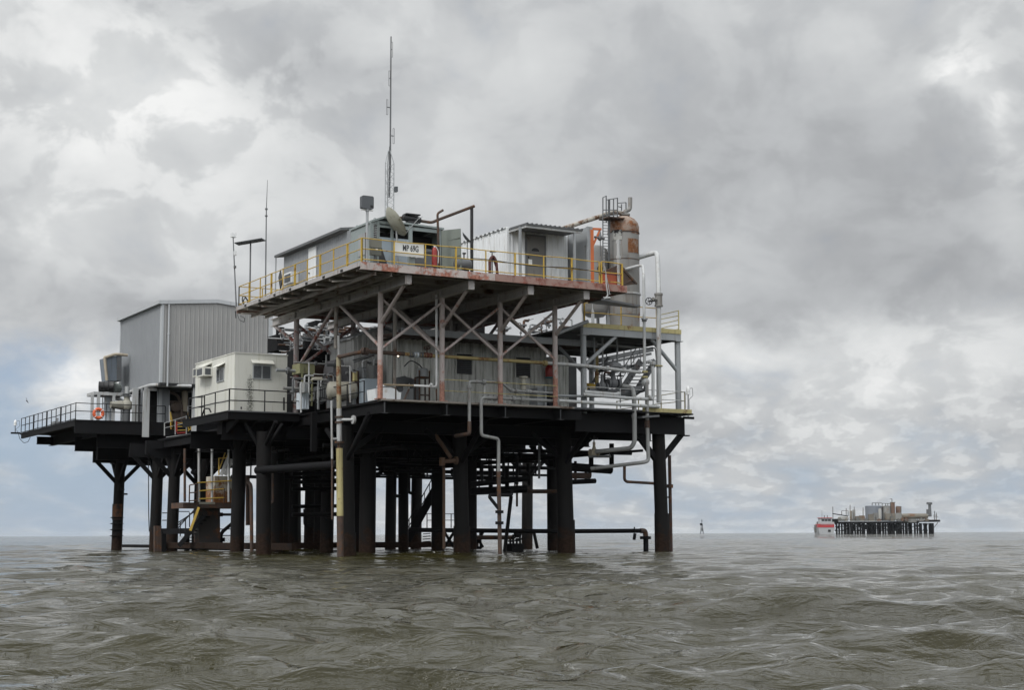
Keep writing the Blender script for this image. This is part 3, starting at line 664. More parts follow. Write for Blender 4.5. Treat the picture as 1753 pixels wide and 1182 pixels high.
# orange box and rusty ramp at the right end
q = at(1048, 484, v=.5)
tag(obj('orange_crate', MB().box(q.x-.45, q.x+.42, .3, .9, ZT, at(1048, 471, v=.5).z).box(q.x-.47, q.x+.44, .28, .92, at(1048, 471, v=.5).z+.002, at(1048, 470, v=.5).z+.02), mat('orange_red', (.36, .085, .04), .6, rust=.2)), 'faded orange-red crate behind the short yellow rail at the right end', 'crate')
a, b = at(1072, 462, v=.6), at(1090, 485, v=.6)
tag(obj('rusty_chute', MB().prism([tuple(at(1030, 466, v=.9)), tuple(at(1062, 452, v=.9)), tuple(at(1092, 486, v=.9)), tuple(at(1068, 489, v=.9))], (0, .12, 0)).bar(at(1064, 459, v=.88), at(1090, 487, v=.88), .05).bar(at(1066, 488, v=.88), at(1085, 478, v=.88), .04), M['rust']), 'rusty brown folded plate leaning over the right end of the upper deck', 'plate')
q = at(1059, 470, v=.2)
tag(obj('standpipe', MB().tube((q.x, .2, ZT), (q.x, .2, at(1059, 411, v=.2).z), .075, n=10).tube((q.x, .2, at(1059, 443, v=.2).z), (q.x, .2, at(1059, 438, v=.2).z), .11), M['greylt'], smooth=True), 'grey standpipe rising in front of the tall rusty vessel from the rail', 'pipe')
a = at(1037, 470, v=-.05); b = at(1041, 506, v=-.05)
tag(obj('hose_loop', MB().path([a, at(1038, 490, v=-.05), b, at(1036, 511, v=-.05), at(1033, 509, v=-.05)], .035, 6).path([at(1035, 455, v=-.05), at(1044, 505, v=-.05)], .02, 5).tube(at(1034, 511, v=-.05), at(1044, 510, v=-.05), .05), M['greylt'], smooth=True), 'thin grey hoses hanging over the fascia at the right end', 'hose')
# trays overhanging the right end under the tall vessel
p0, p1 = at(1020, 512, v=3.4), at(1094, 506, v=3.4)
tag(obj('drip_tray', MB().prism([(U1+.06, 2.2, 12.3), (at(1094, 505, v=3.3).x, 3.2, 12.3), (at(1094, 505, v=3.3).x, 3.7, 12.3), (U1+.06, 3.4, 12.3)], (0, 0, .1)), M['greydk']), 'flat grey tray bridging from the upper deck to the tall vessel', 'tray')
# ================================================================== vessels and piping at the right
VV = 5.8
jx = lambda zx: 960+zx/4.925
jy = lambda zy: 320+zy/4.925
q = at(1068.5, 500, v=VV); rv = (at(1093.5, 450, v=VV).x-at(1043.5, 450, v=VV).x)/2*math.cos(YAW)*1.02
zs, zd = at(1068, 389, v=VV).z, at(1068, 376.5, v=VV).z
tv = thing('tall_vessel', 'tallest grey vertical vessel with rust-brown domed head, vent and ladder cage', 'vessel', (q.x, VV, RZ))
obj('shell', MB().lathe((q.x, VV, RZ-.04), [(rv*.97, 0), (rv*.97, .9), (rv, .92), (rv, zs-RZ-.3)], 36), M['vessel'], tv, smooth=True)
obj('head', MB().lathe((q.x, VV, zs-.335), [(rv+.012, 0), (rv+.012, .3), (rv*.95, .52), (rv*.75, .72), (rv*.45, .86), (.05, .92)], 36), M['vesselrust'], tv, smooth=True)
obj('weld_band', MB().lathe((q.x, VV, zs-.36), [(rv+.03, -.03), (rv+.03, .03)], 36).lathe((q.x, VV, at(1068, 447, v=VV).z), [(rv+.01, -.02), (rv+.01, .02)], 36), M['rust'], tv)
# big rust patch and burnt name plate on the near side, following the curve of the shell
def curved(x0, x1, y0, y1, t, m, nm):
    def ang(x):
        p = at(x, 450, v=VV); s = max(-.98, min(.98, (x-1068.5)/25.0)); return math.asin(s)
    a0, a1 = ang(x0), ang(x1); z1 = at(1068, y0, v=VV-rv*.8).z; z0 = at(1068, y1, v=VV-rv*.8).z; n = 8; vs = []
    fw = Vector((math.sin(YAW), math.cos(YAW), 0)); rt = Vector((math.cos(YAW), -math.sin(YAW), 0)); c = Vector((q.x, VV, 0))
    for R in (rv+t, rv-.01):
        for i in range(n+1):
            a = a0+(a1-a0)*i/n; e = rt*math.sin(a)-fw*math.cos(a)
            vs += [c+e*R+Vector((0, 0, z0)), c+e*R+Vector((0, 0, z1))]
    m2 = 2*(n+1); fs = [(2*i, 2*i+2, 2*i+3, 2*i+1) for i in range(n)]+[(2*i+m2, 2*i+1+m2, 2*i+3+m2, 2*i+2+m2) for i in range(n)]
    fs += [(1+2*i, 3+2*i, 3+2*i+m2, 1+2*i+m2) for i in range(n)]+[(2*i, 2*i+m2, 2*i+2+m2, 2*i+2) for i in range(n)]
    fs += [(0, 1, 1+m2, m2), (2*n, 2*n+m2, 2*n+1+m2, 2*n+1)]
    return obj(nm, MB().add(vs, fs), m, tv)
curved(jx(440), jx(515), jy(360), jy(445), .03, mat('burnt_plate', (.30, .30, .28), .6, rust=.75, rcol=(.015, .014, .014), scale=1.5, soft=.04), 'name_plate')
curved(jx(560), jx(645), jy(432), jy(552), .012, mat('rust_patch', (.30, .26, .22), .8, rust=.82, rcol=(.19, .075, .026), scale=2.2, soft=.12), 'rust_patch')
curved(jx(590), jx(648), jy(352), jy(388), .012, mat('rust_patch_two', (.30, .26, .22), .8, rust=.75, rcol=(.17, .065, .026), scale=2.5, soft=.12), 'rust_patch')
nz = at(1068, 447, v=VV).z
zz = at(1090, 447, v=VV).z
obj('ring', MB().lathe((q.x, VV, at(1068, 505, v=VV).z), [(rv+.06, -.04), (rv+.06, .04)], 30), M['greylt'], tv)
# thin pipe on the front of the shell
e0 = at(jx(485), jy(470), v=VV-rv-.15); e1 = at(jx(485), jy(840), v=VV-rv-.15)
obj('gauge_pipe', MB().tube(e0, e1, .045, n=8).tube(e0+Vector((0, 0, -.05)), e0+Vector((0, 0, .12)), .12, n=10), M['greylt'], tv, smooth=True)
# vent and top nozzle
t0 = Vector((q.x+.1, VV, zd+.02))
obj('top_nozzle', MB().tube(t0-Vector((0, 0, .1)), t0+Vector((0, 0, .2)), .19, n=14).tube(t0+Vector((0, 0, .2)), t0+Vector((0, 0, .3)), .28, n=14).tube(t0+Vector((0, 0, .3)), at(jx(540), jy(215), v=VV), .13, n=12), M['vessel'], tv, smooth=True)
obj('vent', MB().path([at(jx(535), jy(225), v=VV), at(jx(545), jy(205), v=VV), at(jx(583), jy(190), v=VV), at(jx(585), jy(90), v=VV)], .115, 12, .45), M['vessel'], tv, smooth=True)
obj('outlet_pipe', MB().path([at(jx(530), jy(275), v=VV), at(jx(522), jy(225), v=VV), at(jx(470), jy(212), v=VV), at(jx(400), jy(226), v=VV), at(jx(330), jy(250), v=VV), at(jx(0), jy(357), v=VV-.3)], .115, 12, .5), mat('flaking_pipe', (.34, .32, .28), .75, rust=.6, rcol=(.13, .07, .04), scale=3.5), tv, smooth=True)
# ladder cage
lc = MB(); G = M['greydk']
P_ = lambda zx, zy, v=VV-.3: at(jx(zx), jy(zy), v=v)
for x0, y0, y1 in ((355, 90, 640), (383, 75, 300), (402, 108, 640), (412, 108, 640), (445, 100, 262), (478, 92, 275), (512, 145, 200), (550, 132, 190)):
    lc.bar(P_(x0, y0), P_(x0, y1), .045)
for a, b in (((355, 90), (385, 76)), ((385, 110), (478, 95)), ((478, 138), (550, 132)), ((355, 195), (478, 195)), ((358, 240), (478, 240)), ((478, 165), (512, 172))): lc.bar(P_(*a), P_(*b), .04)
obj('cage', lc, G, tv)
lp = MB()
for k in range(14):
    y = 300+k*25; lp.bar(P_(360, y), P_(402, y+2), .03)
obj('ladder_rungs', lp, G, tv)
obj('top_platform', MB().bar(P_(360, 265), P_(500, 278), .9, .06), M['rust'], tv)
# second vessel
V2 = 6.6
q2 = at(1018.5, 480, v=V2); r2 = (at(1041, 450, v=V2).x-at(1018.5, 450, v=V2).x)*math.cos(YAW)
z2, zb2 = at(1018, 420, v=V2).z, at(1018, 545, v=V2).z
v2 = thing('second_vessel', 'shorter stained grey vessel standing between the orange davit and the tallest vessel', 'vessel', (q2.x, V2, RZ))
H2 = z2-zb2
obj('shell', MB().lathe((q2.x, V2, zb2), [(.05, 0), (r2*.6, .07), (r2*.93, .25), (r2, .45), (r2, H2-.45), (r2*.93, H2-.25), (r2*.6, H2-.07), (.05, H2)], 32), M['vessel'], v2, smooth=True)
lg = MB()
for a in (45, 135, 225, 315): lg.bar((q2.x+r2*.9*math.cos(rad(a)), V2+r2*.9*math.sin(rad(a)), RZ-.05), (q2.x+r2*.9*math.cos(rad(a)), V2+r2*.9*math.sin(rad(a)), zb2+.7), .12)
obj('leg_frame', lg, M['greylt'], v2)
n_ = at(jx(335), jy(690), v=V2-r2)
obj('manway', MB().tube(n_, n_+Vector((0, .3, 0)), .17, n=14), M['black'], v2)
obj('side_pipe', MB().path([at(1034, 425, v=V2-r2-.1), at(1034, 470, v=V2-r2-.1), at(1036, 480, v=V2-r2)], .04, 6), M['greylt'], v2, smooth=True)

# big overhead pipe from the tall vessel down to the lower deck, with a gate valve
BV = 4.6
bp = thing('overhead_pipe', 'thick grey pipe leaving the tall vessel and dropping down its right side through a valve', 'pipe', (at(1127, 690, v=BV).x, BV, ZL))
s = at(jx(640), jy(600), v=VV-.2)
e = at(1127.5, 640, v=RV-.25)
obj('pipe', MB().path([s, at(jx(800), jy(553), v=VV-.6), at(1125.5, 437, v=BV), at(1127.5, 500, v=RV-.25), at(1128, 690, v=RV-.25)], .125, 14, .4), M['greylt'], bp, smooth=True)
obj('nozzle', MB().tube(s-(at(jx(700), jy(583), v=VV-.3)-s)*.4, s, .17, n=14).tube(s, s+(at(jx(700), jy(583), v=VV-.3)-s)*.12, .24, n=14), M['vessel'], bp, smooth=True)
vz = at(1127.5, 514, v=RV-.25)
gv = obj('gate_valve', MB().tube(vz-Vector((0, 0, .34)), vz-Vector((0, 0, .26)), .22, n=16).tube(vz+Vector((0, 0, .24)), vz+Vector((0, 0, .34)), .22, n=16).tube(vz-Vector((0, 0, .26)), vz+Vector((0, 0, .24)), .19, n=16).tube(vz, vz+Vector((-.42, -.1, .02)), .09, n=10), M['vessel'], bp, smooth=True)
wc = at(1111, 516, v=RV-.4); obj('stem', MB().tube(vz, wc+Vector((.03, .03, 0)), .05), M['black'], gv)
obj('hand_wheel', MB().wheel(wc, .18, (.25, .95, .15), .022), M['black'], gv)
obj('clamp_plate', MB().tube(at(1127.8, 626, v=RV-.25), at(1127.8, 628, v=RV-.25), .2), M['yellowpale'], bp)
# slimmer pipe
p1 = at(jx(545), jy(695), v=VV-rv); 
sp = thing('slim_pipe', 'slim grey pipe arching from the tall vessel and dropping left of the thick pipe', 'pipe', tuple(at(1103, 680, v=RV-.4)))
obj('pipe', MB().path([p1, at(jx(690), jy(657), v=RV+.6), at(1102, 470, v=RV-.4), at(1103.5, 640, v=RV-.4)], .075, 12, .3), M['greylt'], sp, smooth=True)
b = at(1103, 549, v=RV-.4); obj('flange', MB().tube(b-Vector((0, 0, .05)), b+Vector((0, 0, .05)), .13).tube(b-Vector((.2, 0, -.08)), b+Vector((.2, 0, .08)), .03), M['greydk'], sp)
for y in (637, 646): b = at(1104, y, v=RV-.4); obj('flange', MB().tube(b-Vector((0, 0, .045)), b+Vector((0, 0, .045)), .15), M['yellowpale'], sp)
b = at(1105, 655, v=RV-.4); obj('valve_body', MB().lathe(b-Vector((0, 0, .2)), [(.1, 0), (.2, .12), (.2, .28), (.1, .4)], 12), M['greylt'], sp, smooth=True)
obj('lower_run', MB().path([b-Vector((0, 0, .2)), at(1104, 668, v=RV-.3), at(1090, 672, v=RV+.2)], .09, 10), M['greydk'], sp, smooth=True)

# pressure vessel lying behind the right railing, valves and actuators
pv = thing('strainer', 'dark grey bulbous strainer lying behind the thin right railing', 'strainer', tuple(at(1085, 672, v=RV+.3)))
a, b = at(1060, 676, v=RV+.5), at(1100, 667, v=RV+.1)
obj('body', MB().lathe(a, [(.06, 0), (.2, .12), (.28, .4), (.28, .8), (.18, 1.05), (.08, (b-a).length)], 16, b-a), M['greydk'], pv, smooth=True)
def valve(label, c, s=1.0, m='greydk', hw=True, group='valves on the right deck'):
    c = Vector(c); t = thing('valve', label, 'valve', tuple(c), group)
    obj('body', MB().lathe(c, [(.13*s, 0), (.2*s, .1*s), (.2*s, .26*s), (.12*s, .36*s), (.08*s, .5*s), (.08*s, .75*s)], 12), M[m], t, smooth=True)
    obj('flange', MB().tube(c+Vector((-.28*s, 0, .16*s)), c+Vector((-.2*s, 0, .16*s)), .2*s).tube(c+Vector((.2*s, 0, .16*s)), c+Vector((.28*s, 0, .16*s)), .2*s), M[m], t)
    obj('stem', MB().tube(c+Vector((0, 0, .75*s)), c+Vector((0, 0, 1.15*s)), .03*s), M['black'], t)
    if hw: obj('hand_wheel', MB().wheel(c+Vector((0, 0, .95*s)), .22*s, Z, .03*s), M['black'], t)
    else: obj('actuator', MB().lathe(c+Vector((0, 0, .72*s)), [(.1*s, 0), (.36*s, .08*s), (.36*s, .16*s), (.3*s, .26*s), (.1*s, .32*s)], 16), M['greydk'], t, smooth=True)
    return t
valve('control valve with a round diaphragm actuator before the dark stair', at(1050, 664, v=RV+.4), 1.25, 'greydk', False)
valve('hand-wheel valve between the grey column and the diaphragm valve', at(1031, 668, v=RV+.4), 1.0)
valve('low hand-wheel valve right of the diaphragm valve, at the stair foot', at(1062, 668, v=RV+.5), .75)
tag(obj('header_pipe', MB().tube(at(1008, 668, v=RV+.5), at(1080, 671, v=RV+.5), .1), M['greydk'], smooth=True), 'dark grey header pipe under the valves on the right deck', 'pipe')
# the main grey lines on the lower deck at the right
def pipe(label, pts, r, m='greylt', bend=None, n=10, group=None, name='pipe', flanges=(), fr=1.7):
    t = thing(name, label, 'pipe', tuple(pts[0]), group)
    obj('run', MB().path(pts, r, n, bend), M[m], t, smooth=True)
    for f in flanges:
        f = Vector(f[0]), Vector(f[1])
        obj('flange', MB().tube(f[0]-f[1]*.05, f[0]+f[1]*.05, r*fr, n=14).tube(f[0]-f[1]*.11, f[0]-f[1]*.065, r*fr, n=14), M[m], t, smooth=True)
    return t
fv = RV-.55
pipe('grey pipe bending down through the lower deck edge, thicker of two near the right end', [at(1000, 671.5, v=fv), at(1055, 676, v=fv), at(1060, 674, v=fv)], .1, 'greylt')
pipe('thick grey downcomer that turns left under the deck to a yellow-brown valve', [at(1057, 729, v=fv)-Vector((.1, 0, 0)) if False else at(1066, 661, v=RV+.3), at(1082, 664, v=RV), at(1085.5, 676, v=fv), at(1086.5, 757, v=fv), at(1080, 768, v=fv+.2), at(1020, 774, v=fv+2)], .115, 'dull', .35, 12, None, 'downcomer_pipe', [(at(1085.5, 712, v=fv), Z)], 1.15)
pipe('slimmer grey downcomer with a rusty collar that turns left under the deck', [at(1107, 655, v=fv), at(1108, 722, v=fv), at(1110, 790, v=fv), at(1100, 792.5, v=fv), at(1012, 803, v=fv+2.2)], .095, 'dull', .3, 12, None, 'downcomer_pipe')
b0, b1 = at(1107.6, 720, v=fv), at(1108, 733, v=fv)
tag(obj('rusty_collar', MB().tube(b0, b1, .125, n=14), M['rust'], smooth=True), 'rusty brown collar around the slimmer grey downcomer just below the deck', 'pipe collar')
tag(obj('support_shelf', MB().bar(at(1095, 715, v=fv-.05), at(1124, 713, v=fv-.05), .5, .1), M['greydk']), 'grey steel shelf clamping the slimmer downcomer at the deck edge', 'bracket')
pipe('long grey upper line running right along the lower deck edge to the thick downcomer', [at(998, 676, v=fv-.05), at(1075, 682, v=fv-.05), at(1116, 684, v=fv-.05), at(1118, 680, v=fv-.05), at(1118, 630, v=fv-.05), at(1113, 618, v=fv+.3), at(1108, 622, v=fv+.4)], .085, 'greylt', .2, 10, None, 'deck_line', [(at(1118, 618+3, v=fv-.05), Z), (at(1112, 681.5, v=fv-.05), Vector((1, 0, 0)))])
pipe('lowest long grey line running along the lower deck edge at the right', [at(956, 686.5, v=2.7), at(1128, 697, v=fv+.1)], .085, 'greylt', .2, 10, None, 'deck_line')
pipe('thin grey line at shin height right of the last pink-footed column', [at(952, 678, v=3.9), at(1070, 680, v=4.0)], .06, 'grey', .2, 8, None, 'deck_line')
pipe('pair of thin conduits hung below the vessel deck', [at(1010, 588, v=RV+2), at(1110, 597, v=RV+2), at(1122, 596, v=RV+1.2), at(1124, 620, v=RV+1.2)], .035, 'greylt', .15, 6)
pipe('thin straight conduit hung below the vessel deck beside the pair', [at(1014, 590, v=RV+3), at(1085, 596, v=RV+3)], .035, 'grey', .15, 6)
pipe('faded yellow process pipe running past the front columns', [at(690, 606.5, v=4.0), at(936, 622, v=4.0)], .085, 'rustyellow', .3, 12, None, 'process_pipe', [(at(934, 622, v=4.0), Vector((1, 0, 0)))])
pipe('grey continuation of the yellow process pipe crossing the right deck to the slim pipe', [at(936.5, 622, v=4.0), at(1000, 626.5, v=4.0), at(1096, 638, v=3.9)], .085, 'greylt', .3, 12, None, 'process_pipe', [(at(1040, 631, v=4.0), Vector((1, 0, 0))), (at(1068, 634.5, v=4.0), Vector((1, 0, 0)))])
# manifold and fin panel behind, seen against the sky
st = thing('deck_stair', 'dark open-tread steel stair rising to the vessel deck at the right', 'stair', tuple(at(1060, 668, v=8)))
a0, a1 = at(1062, 672, v=8), at(1097, 618, v=8)
b0, b1 = at(1088, 672, v=8.9), at(1122, 618, v=8.9)
st_h = a1-a0
obj('stringer', MB().bar(a0, a1, .07, .34), M['greydk'], st); obj('stringer', MB().bar(b0, b1, .07, .34), M['greydk'], st)
for k in range(9):
    t = (k+.5)/9; obj('tread', MB().bar(a0.lerp(a1, t), b0.lerp(b1, t), .24, .05), M['greydk'], st)
obj('hand_rail', MB().tube(a0+Vector((-.1, 0, .9)), a1+Vector((-.1, 0, .9)), .025).tube(a0+Vector((-.1, 0, .45)), a1+Vector((-.1, 0, .45)), .02), M['greydk'], st)
for t in (.1, .4, .7, 1.0): p = a0.lerp(a1, t); obj('rail_post', MB().tube(p, p+Vector((-.1, 0, .92)), .022), M['greydk'], st)
cat = thing('grating_walk', 'dark slotted grating walkway hanging between the stair head and the grey columns', 'walkway', tuple(at(1060, 615, v=11)))
for (xa, ya, xb, yb, w) in ((1000, 630, 1115, 606, .14), (1000, 623, 1118, 598, .26), (1040, 641, 1120, 617, .16), (1006, 632, 1090, 626, .12)):
    obj('plank', MB().bar(at(xa, ya, v=11), at(xb, yb, v=11), .05, w), M['greydk'], cat)
for x in (1038, 1056, 1068, 1080): obj('hanger', MB().bar(at(x, 590, v=11), at(x+.5, 632, v=11), .05), M['greydk'], cat)
obj('hanger', MB().bar(at(1015, 655, v=10), at(1042, 612, v=10), .12), M['greydk'], cat)
ly = thing('lube_pump', 'yellow pump with dark fittings behind the grey columns of the right deck', 'pump', tuple(at(1016, 672, v=7)))
yc = at(1012, 660, v=7)
obj('casing', MB().lathe(yc-Vector((.4, 0, .2)), [(.1, 0), (.3, .1), (.3, .5), (.16, .8), (.16, 1.1)], 14, (1, 0, 0)), M['yellow'], ly, smooth=True)
obj('base', MB().box(yc.x-.5, yc.x+.7, 6.7, 7.3, ZL, ZL+.35), M['greydk'], ly)
obj('column', MB().tube(yc+Vector((.35, 0, 0)), yc+Vector((.35, 0, 1.9)), .11), M['rustyellow'], ly, smooth=True)
# white-topped marine lanterns
def lantern(label, x, y0, ym, yb, v):
    b = at(x, yb, v=v); t0 = at(x, ym, v=v); tp_ = at(x, y0, v=v)
    t = thing('navigation_light', label, 'lantern', tuple(b), 'navigation lanterns')
    obj('pole', MB().tube(b, t0, .028), M['greydk'], t)
    h = tp_.z-t0.z
    obj('lantern', MB().lathe(t0, [(.12, 0), (.12, h*.12), (.08, h*.15), (.1, h*.3), (.1, h*.62), (.07, h*.8), (.02, h)], 14), M['pvc'], t, smooth=True)
    obj('bracket', MB().bar(b-Vector((.3, 0, 0)), b+Vector((.35, 0, 0)), .12, .12), M['tar'], t)
    s = rnd.choice((-1, 1))
    obj('cable', MB().path([t0+Vector((0, 0, .3)), t0+Vector((.28, 0, .35)), t0+Vector((.3, 0, -.05)), t0+Vector((.06, 0, -.25)), b+Vector((.06, -.05, .1))], .012, 5), M['black'], t)
    return t
lantern('white lantern on a thin pole at the far right corner of the lower deck', 1178, 661, 676, 716, RV)
# ================================================================== things on the lower deck
# compressor shed: weathered sheeting, two louvres, brown canopy
SV = 8.6
def U(x, y=650, v=SV): return at(x, y, v=v).x
s0, s1 = U(676), U(936)
zt = at(800, 598, v=SV).z
sb = thing('weathered_shed', 'long weathered ribbed-metal shed with two louvres under a brown canopy, behind the pink-footed columns', 'shed', ((s0+s1)/2, SV+2, ZL))
mb = MB().corr((s0, SV), (s1, SV), ZL+.22, zt+.35, (0, -1), .26, .03)
mb.box(s0, s0+.05, SV+.01, SV+4.2, ZL+.2, zt+.3); mb.box(s1-.05, s1, SV+.01, SV+4.2, ZL+.2, zt+.3); mb.box(s0+.06, s1-.06, SV+4.15, SV+4.2, ZL+.2, zt+.3)
obj('wall', mb, M['weathered'], sb)
obj('skid', MB().box(s0, s1, SV-.12, SV+4.1, ZL+.0, ZL+.2), M['brownroof'], sb)
# canopy sloping up towards the front
z1 = at(800, 577, v=5.9).z; z2 = at(800, 600, v=SV-.06).z
cu0, cu1 = at(690, 572, v=5.9).x, at(990, 600, v=7.5).x
ca = MB()
n = 40
obj('canopy', MB().prism([(cu0, 5.95, z1-.02), (cu0, SV+.3, zt+.36), (cu0, SV+.3, zt+.42), (cu0, 5.95, z1+.05)], (cu1-cu0, 0, 0)), M['brownroof'], sb)
rb_ = MB()
for k in range(34):
    x = cu0+.12+k*(cu1-cu0-.2)/33; rb_.bar((x, 5.98, z1-.045), (x, SV-.05, zt+.30), .07, .035)
obj('canopy_rib', rb_, M['brownroof'], sb)
obj('canopy_beam', MB().box(cu0-.1, cu1+.1, 5.83, 5.945, z1-.1, z1+.22), M['grey'], sb)
rr = MB().box(s0-.1, s1+.4, SV+.32, SV+4.6, zt+.36, zt+.42); obj('roof', rr, M['brownroof'], sb)
fx4 = lambda zx: 760+zx/6.954
fy4 = lambda zy: 540+zy/6.954
for a, b, c, d in ((140, 322, 460, 695), (846, 1018, 500, 738)):
    x0, x1 = U(fx4(a)), U(fx4(b)); zz1, zz0 = at(fx4(a), fy4(c), v=SV).z, at(fx4(a), fy4(d), v=SV).z
    w = obj('louvre', MB().box(x0, x1, SV-.06, SV-.032, zz0, zz1), M['dark'], sb)
    lv = MB(); k = 0
    while zz0+.06+k*.095 < zz1: z = zz0+.03+k*.095; lv.prism([(x0, SV-.14, z), (x0, SV-.065, z+.06), (x0, SV-.065, z+.045), (x0, SV-.14, z-.015)], (x1-x0, 0, 0)); k += 1
    obj('slats', lv, M['greydk'], w)
    obj('frame', MB().box(x0-.05, x0-.002, SV-.12, SV-.035, zz0-.04, zz1+.05).box(x1+.002, x1+.05, SV-.12, SV-.035, zz0-.04, zz1+.05).box(x0, x1, SV-.12, SV-.035, zz1+.002, zz1+.05), M['weathered'], w)
# small ribbed store right of the doorway
k0, k1 = U(953, v=7.6), U(973.5, v=7.6)
ks = thing('ribbed_store', 'narrow upright ribbed grey store at the right end of the weathered shed', 'store', ((k0+k1)/2, 8, ZL))
obj('wall', MB().corr((k0, 7.6), (k1, 7.6), ZL+.05, at(960, 609, v=7.6).z, (0, -1), .22, .04).box(k0, k1, 7.62, 9.6, ZL+.05, at(960, 609, v=7.6).z), M['weathered'], ks)
obj('side_post', MB().box(k1+.12, k1+.62, 7.8, 9.5, ZL+.05, at(985, 612, v=7.8).z), M['greydk'], ks)
q = at(941, 636, v=8.0)
wb = thing('work_coat', 'red work jacket above dark trousers hanging in the shed doorway', 'work clothes', (q.x, 8.0, ZL+.5))
obj('jacket', MB().lathe((q.x, 8.0, at(941, 646, v=8).z), [(.22, 0), (.25, .2), (.24, .45), (.16, .62), (.07, .68)], 10), M['red'], wb, smooth=True)
obj('trousers', MB().lathe((q.x, 8.0, ZL+.25), [(.16, 0), (.2, .5), (.22, 1.0)], 10), mat('navy_cloth', (.01, .014, .022), .8), wb, smooth=True)
obj('band', MB().lathe((q.x, 8.0, at(941, 647, v=8).z-.03), [(.24, 0), (.25, .06)], 10), mat('teal_band', (.08, .22, .24), .6), wb, smooth=True)
# gabled shed further left with vertical boards
GV2 = 10.2
g0, g1 = at(606, 650, v=GV2).x, at(677, 650, v=GV2).x
zr, ze, zl = at(657, 563, v=GV2).z, at(675, 571, v=GV2).z, at(606, 612, v=GV2).z
gs = thing('gabled_shed', 'grey board-sided shed with a sloping roof behind the leftmost front column', 'shed', ((g0+g1)/2, GV2+2, ZL))
def gz(t):
    return zr-.55+(.55)*(t/.65) if t < .65 else zr-(zr-ze)*((t-.65)/.35)
obj('wall', MB().corr((g0, GV2), (g1, GV2), ZL, gz, (0, -1), .28, .02).box(g0, g1, GV2+.03, GV2+3, ZL, zr-.56), mat('pale_board_siding', (.45, .45, .44), .6, rust=.08, streak=.45, scol=(.22, .22, .2)), gs)
obj('roof', MB().prism([(g0-.2, GV2-.3, gz(0)-.06), (g0+.65*(g1-g0), GV2-.3, zr+.03), (g1+.3, GV2-.3, ze-.1), (g1+.3, GV2-.3, ze-.02), (g0+.65*(g1-g0), GV2-.3, zr+.12), (g0-.2, GV2-.3, gz(0)+.02)], (0, 3.4, 0)), M['grey'], gs)
q0, q1 = at(640, 625, v=GV2-.1), at(672, 625, v=GV2-.1)
fn = obj('vent_panel', MB().box(q0.x, q1.x, GV2-.14, GV2-.04, ZL+.1, at(640, 623, v=GV2).z), M['greydk'], gs)
vs_ = MB()
for k in range(6): vs_.box(q0.x+.08, q1.x-.08, GV2-.19, GV2-.142, ZL+.3+k*.33, ZL+.42+k*.33)
obj('vent_bars', vs_, M['grey'], fn)
tag(obj('pipe_rail', MB().tube(at(605, 617, v=9.6), at(650, 603, v=6.5), .05).tube(at(606, 621, v=9.7), at(640, 609, v=7.5), .03), M['greydk'], smooth=True), 'dark pipe slanting across the front of the gabled shed', 'pipe')
# white insulated box, white plastic drain
x0, x1 = at(643, 675, v=3.45).x, at(671, 675, v=3.45).x
wx = thing('white_bin', 'rust-stained white fibreglass bin with sloped lid behind the leftmost pink-footed column', 'bin', ((x0+x1)/2, 3.9, ZL))
obj('body', MB().prism([(x0+.05, 3.5, ZL+.0), (x1+.45, 3.5, ZL), (x1+.5, 3.5, ZL+.42), (x0+.75, 3.5, ZL+.62), (x0, 3.5, ZL+.5)], (0, .9, 0)), M['white'], wx)
obj('lid', MB().prism([(x0+.5, 3.47, ZL+.66), (x1+.2, 3.47, ZL+.62), (x1+.2, 3.47, ZL+.68), (x0+.5, 3.47, ZL+.72)], (0, .95, 0)), M['white'], wx)
obj('rust_run', MB().box(x0+1.0, x0+1.07, 3.49, 3.498, ZL+.05, ZL+.55), M['rust'], wx)
obj('hatch', MB().lathe((x0+1.25, 3.47, ZL+.55), [(.02, 0), (.16, .0), (.16, .04)], 12, (0, 1, 0)), M['black'], wx)
dp = thing('drain_pipe', 'white plastic drain pipe dropping beside the second pink-footed column and turning left', 'pipe', tuple(at(747.5, 662, v=3.5)))
obj('run', MB().path([at(747, 505, v=3.6), at(747.5, 662.5, v=3.4), at(708, 660.5, v=3.4)], .055, 10, .12), M['pvc'], dp, smooth=True)
obj('branch', MB().path([at(735, 662, v=3.4), at(739, 657.5, v=3.25)], .06, 10), M['pvc'], dp, smooth=True)
obj('old_run', MB().tube(at(708, 660.5, v=3.4), at(657, 659, v=3.4), .045), mat('brown_drain', (.3, .24, .16), .6), dp, smooth=True)
tag(obj('rest_pole', MB().bar(at(700, 667, v=3.6), at(692, 685, v=3.3), .06).bar(at(747, 666, v=3.3), at(747.5, 690, v=3.3), .05), M['rust']), 'rusty prop under the white plastic drain pipe', 'prop')
M['redbrown'] = mat('red_brown_valve', (.16, .06, .042), .65, rust=.4, scale=4)
M['rustshade'] = mat('shaded_rust', (.075, .045, .03), .8, rust=.5, rcol=(.10, .05, .02), scale=3, var=.5)  # rust toned down, the shade under the deck put into its colour
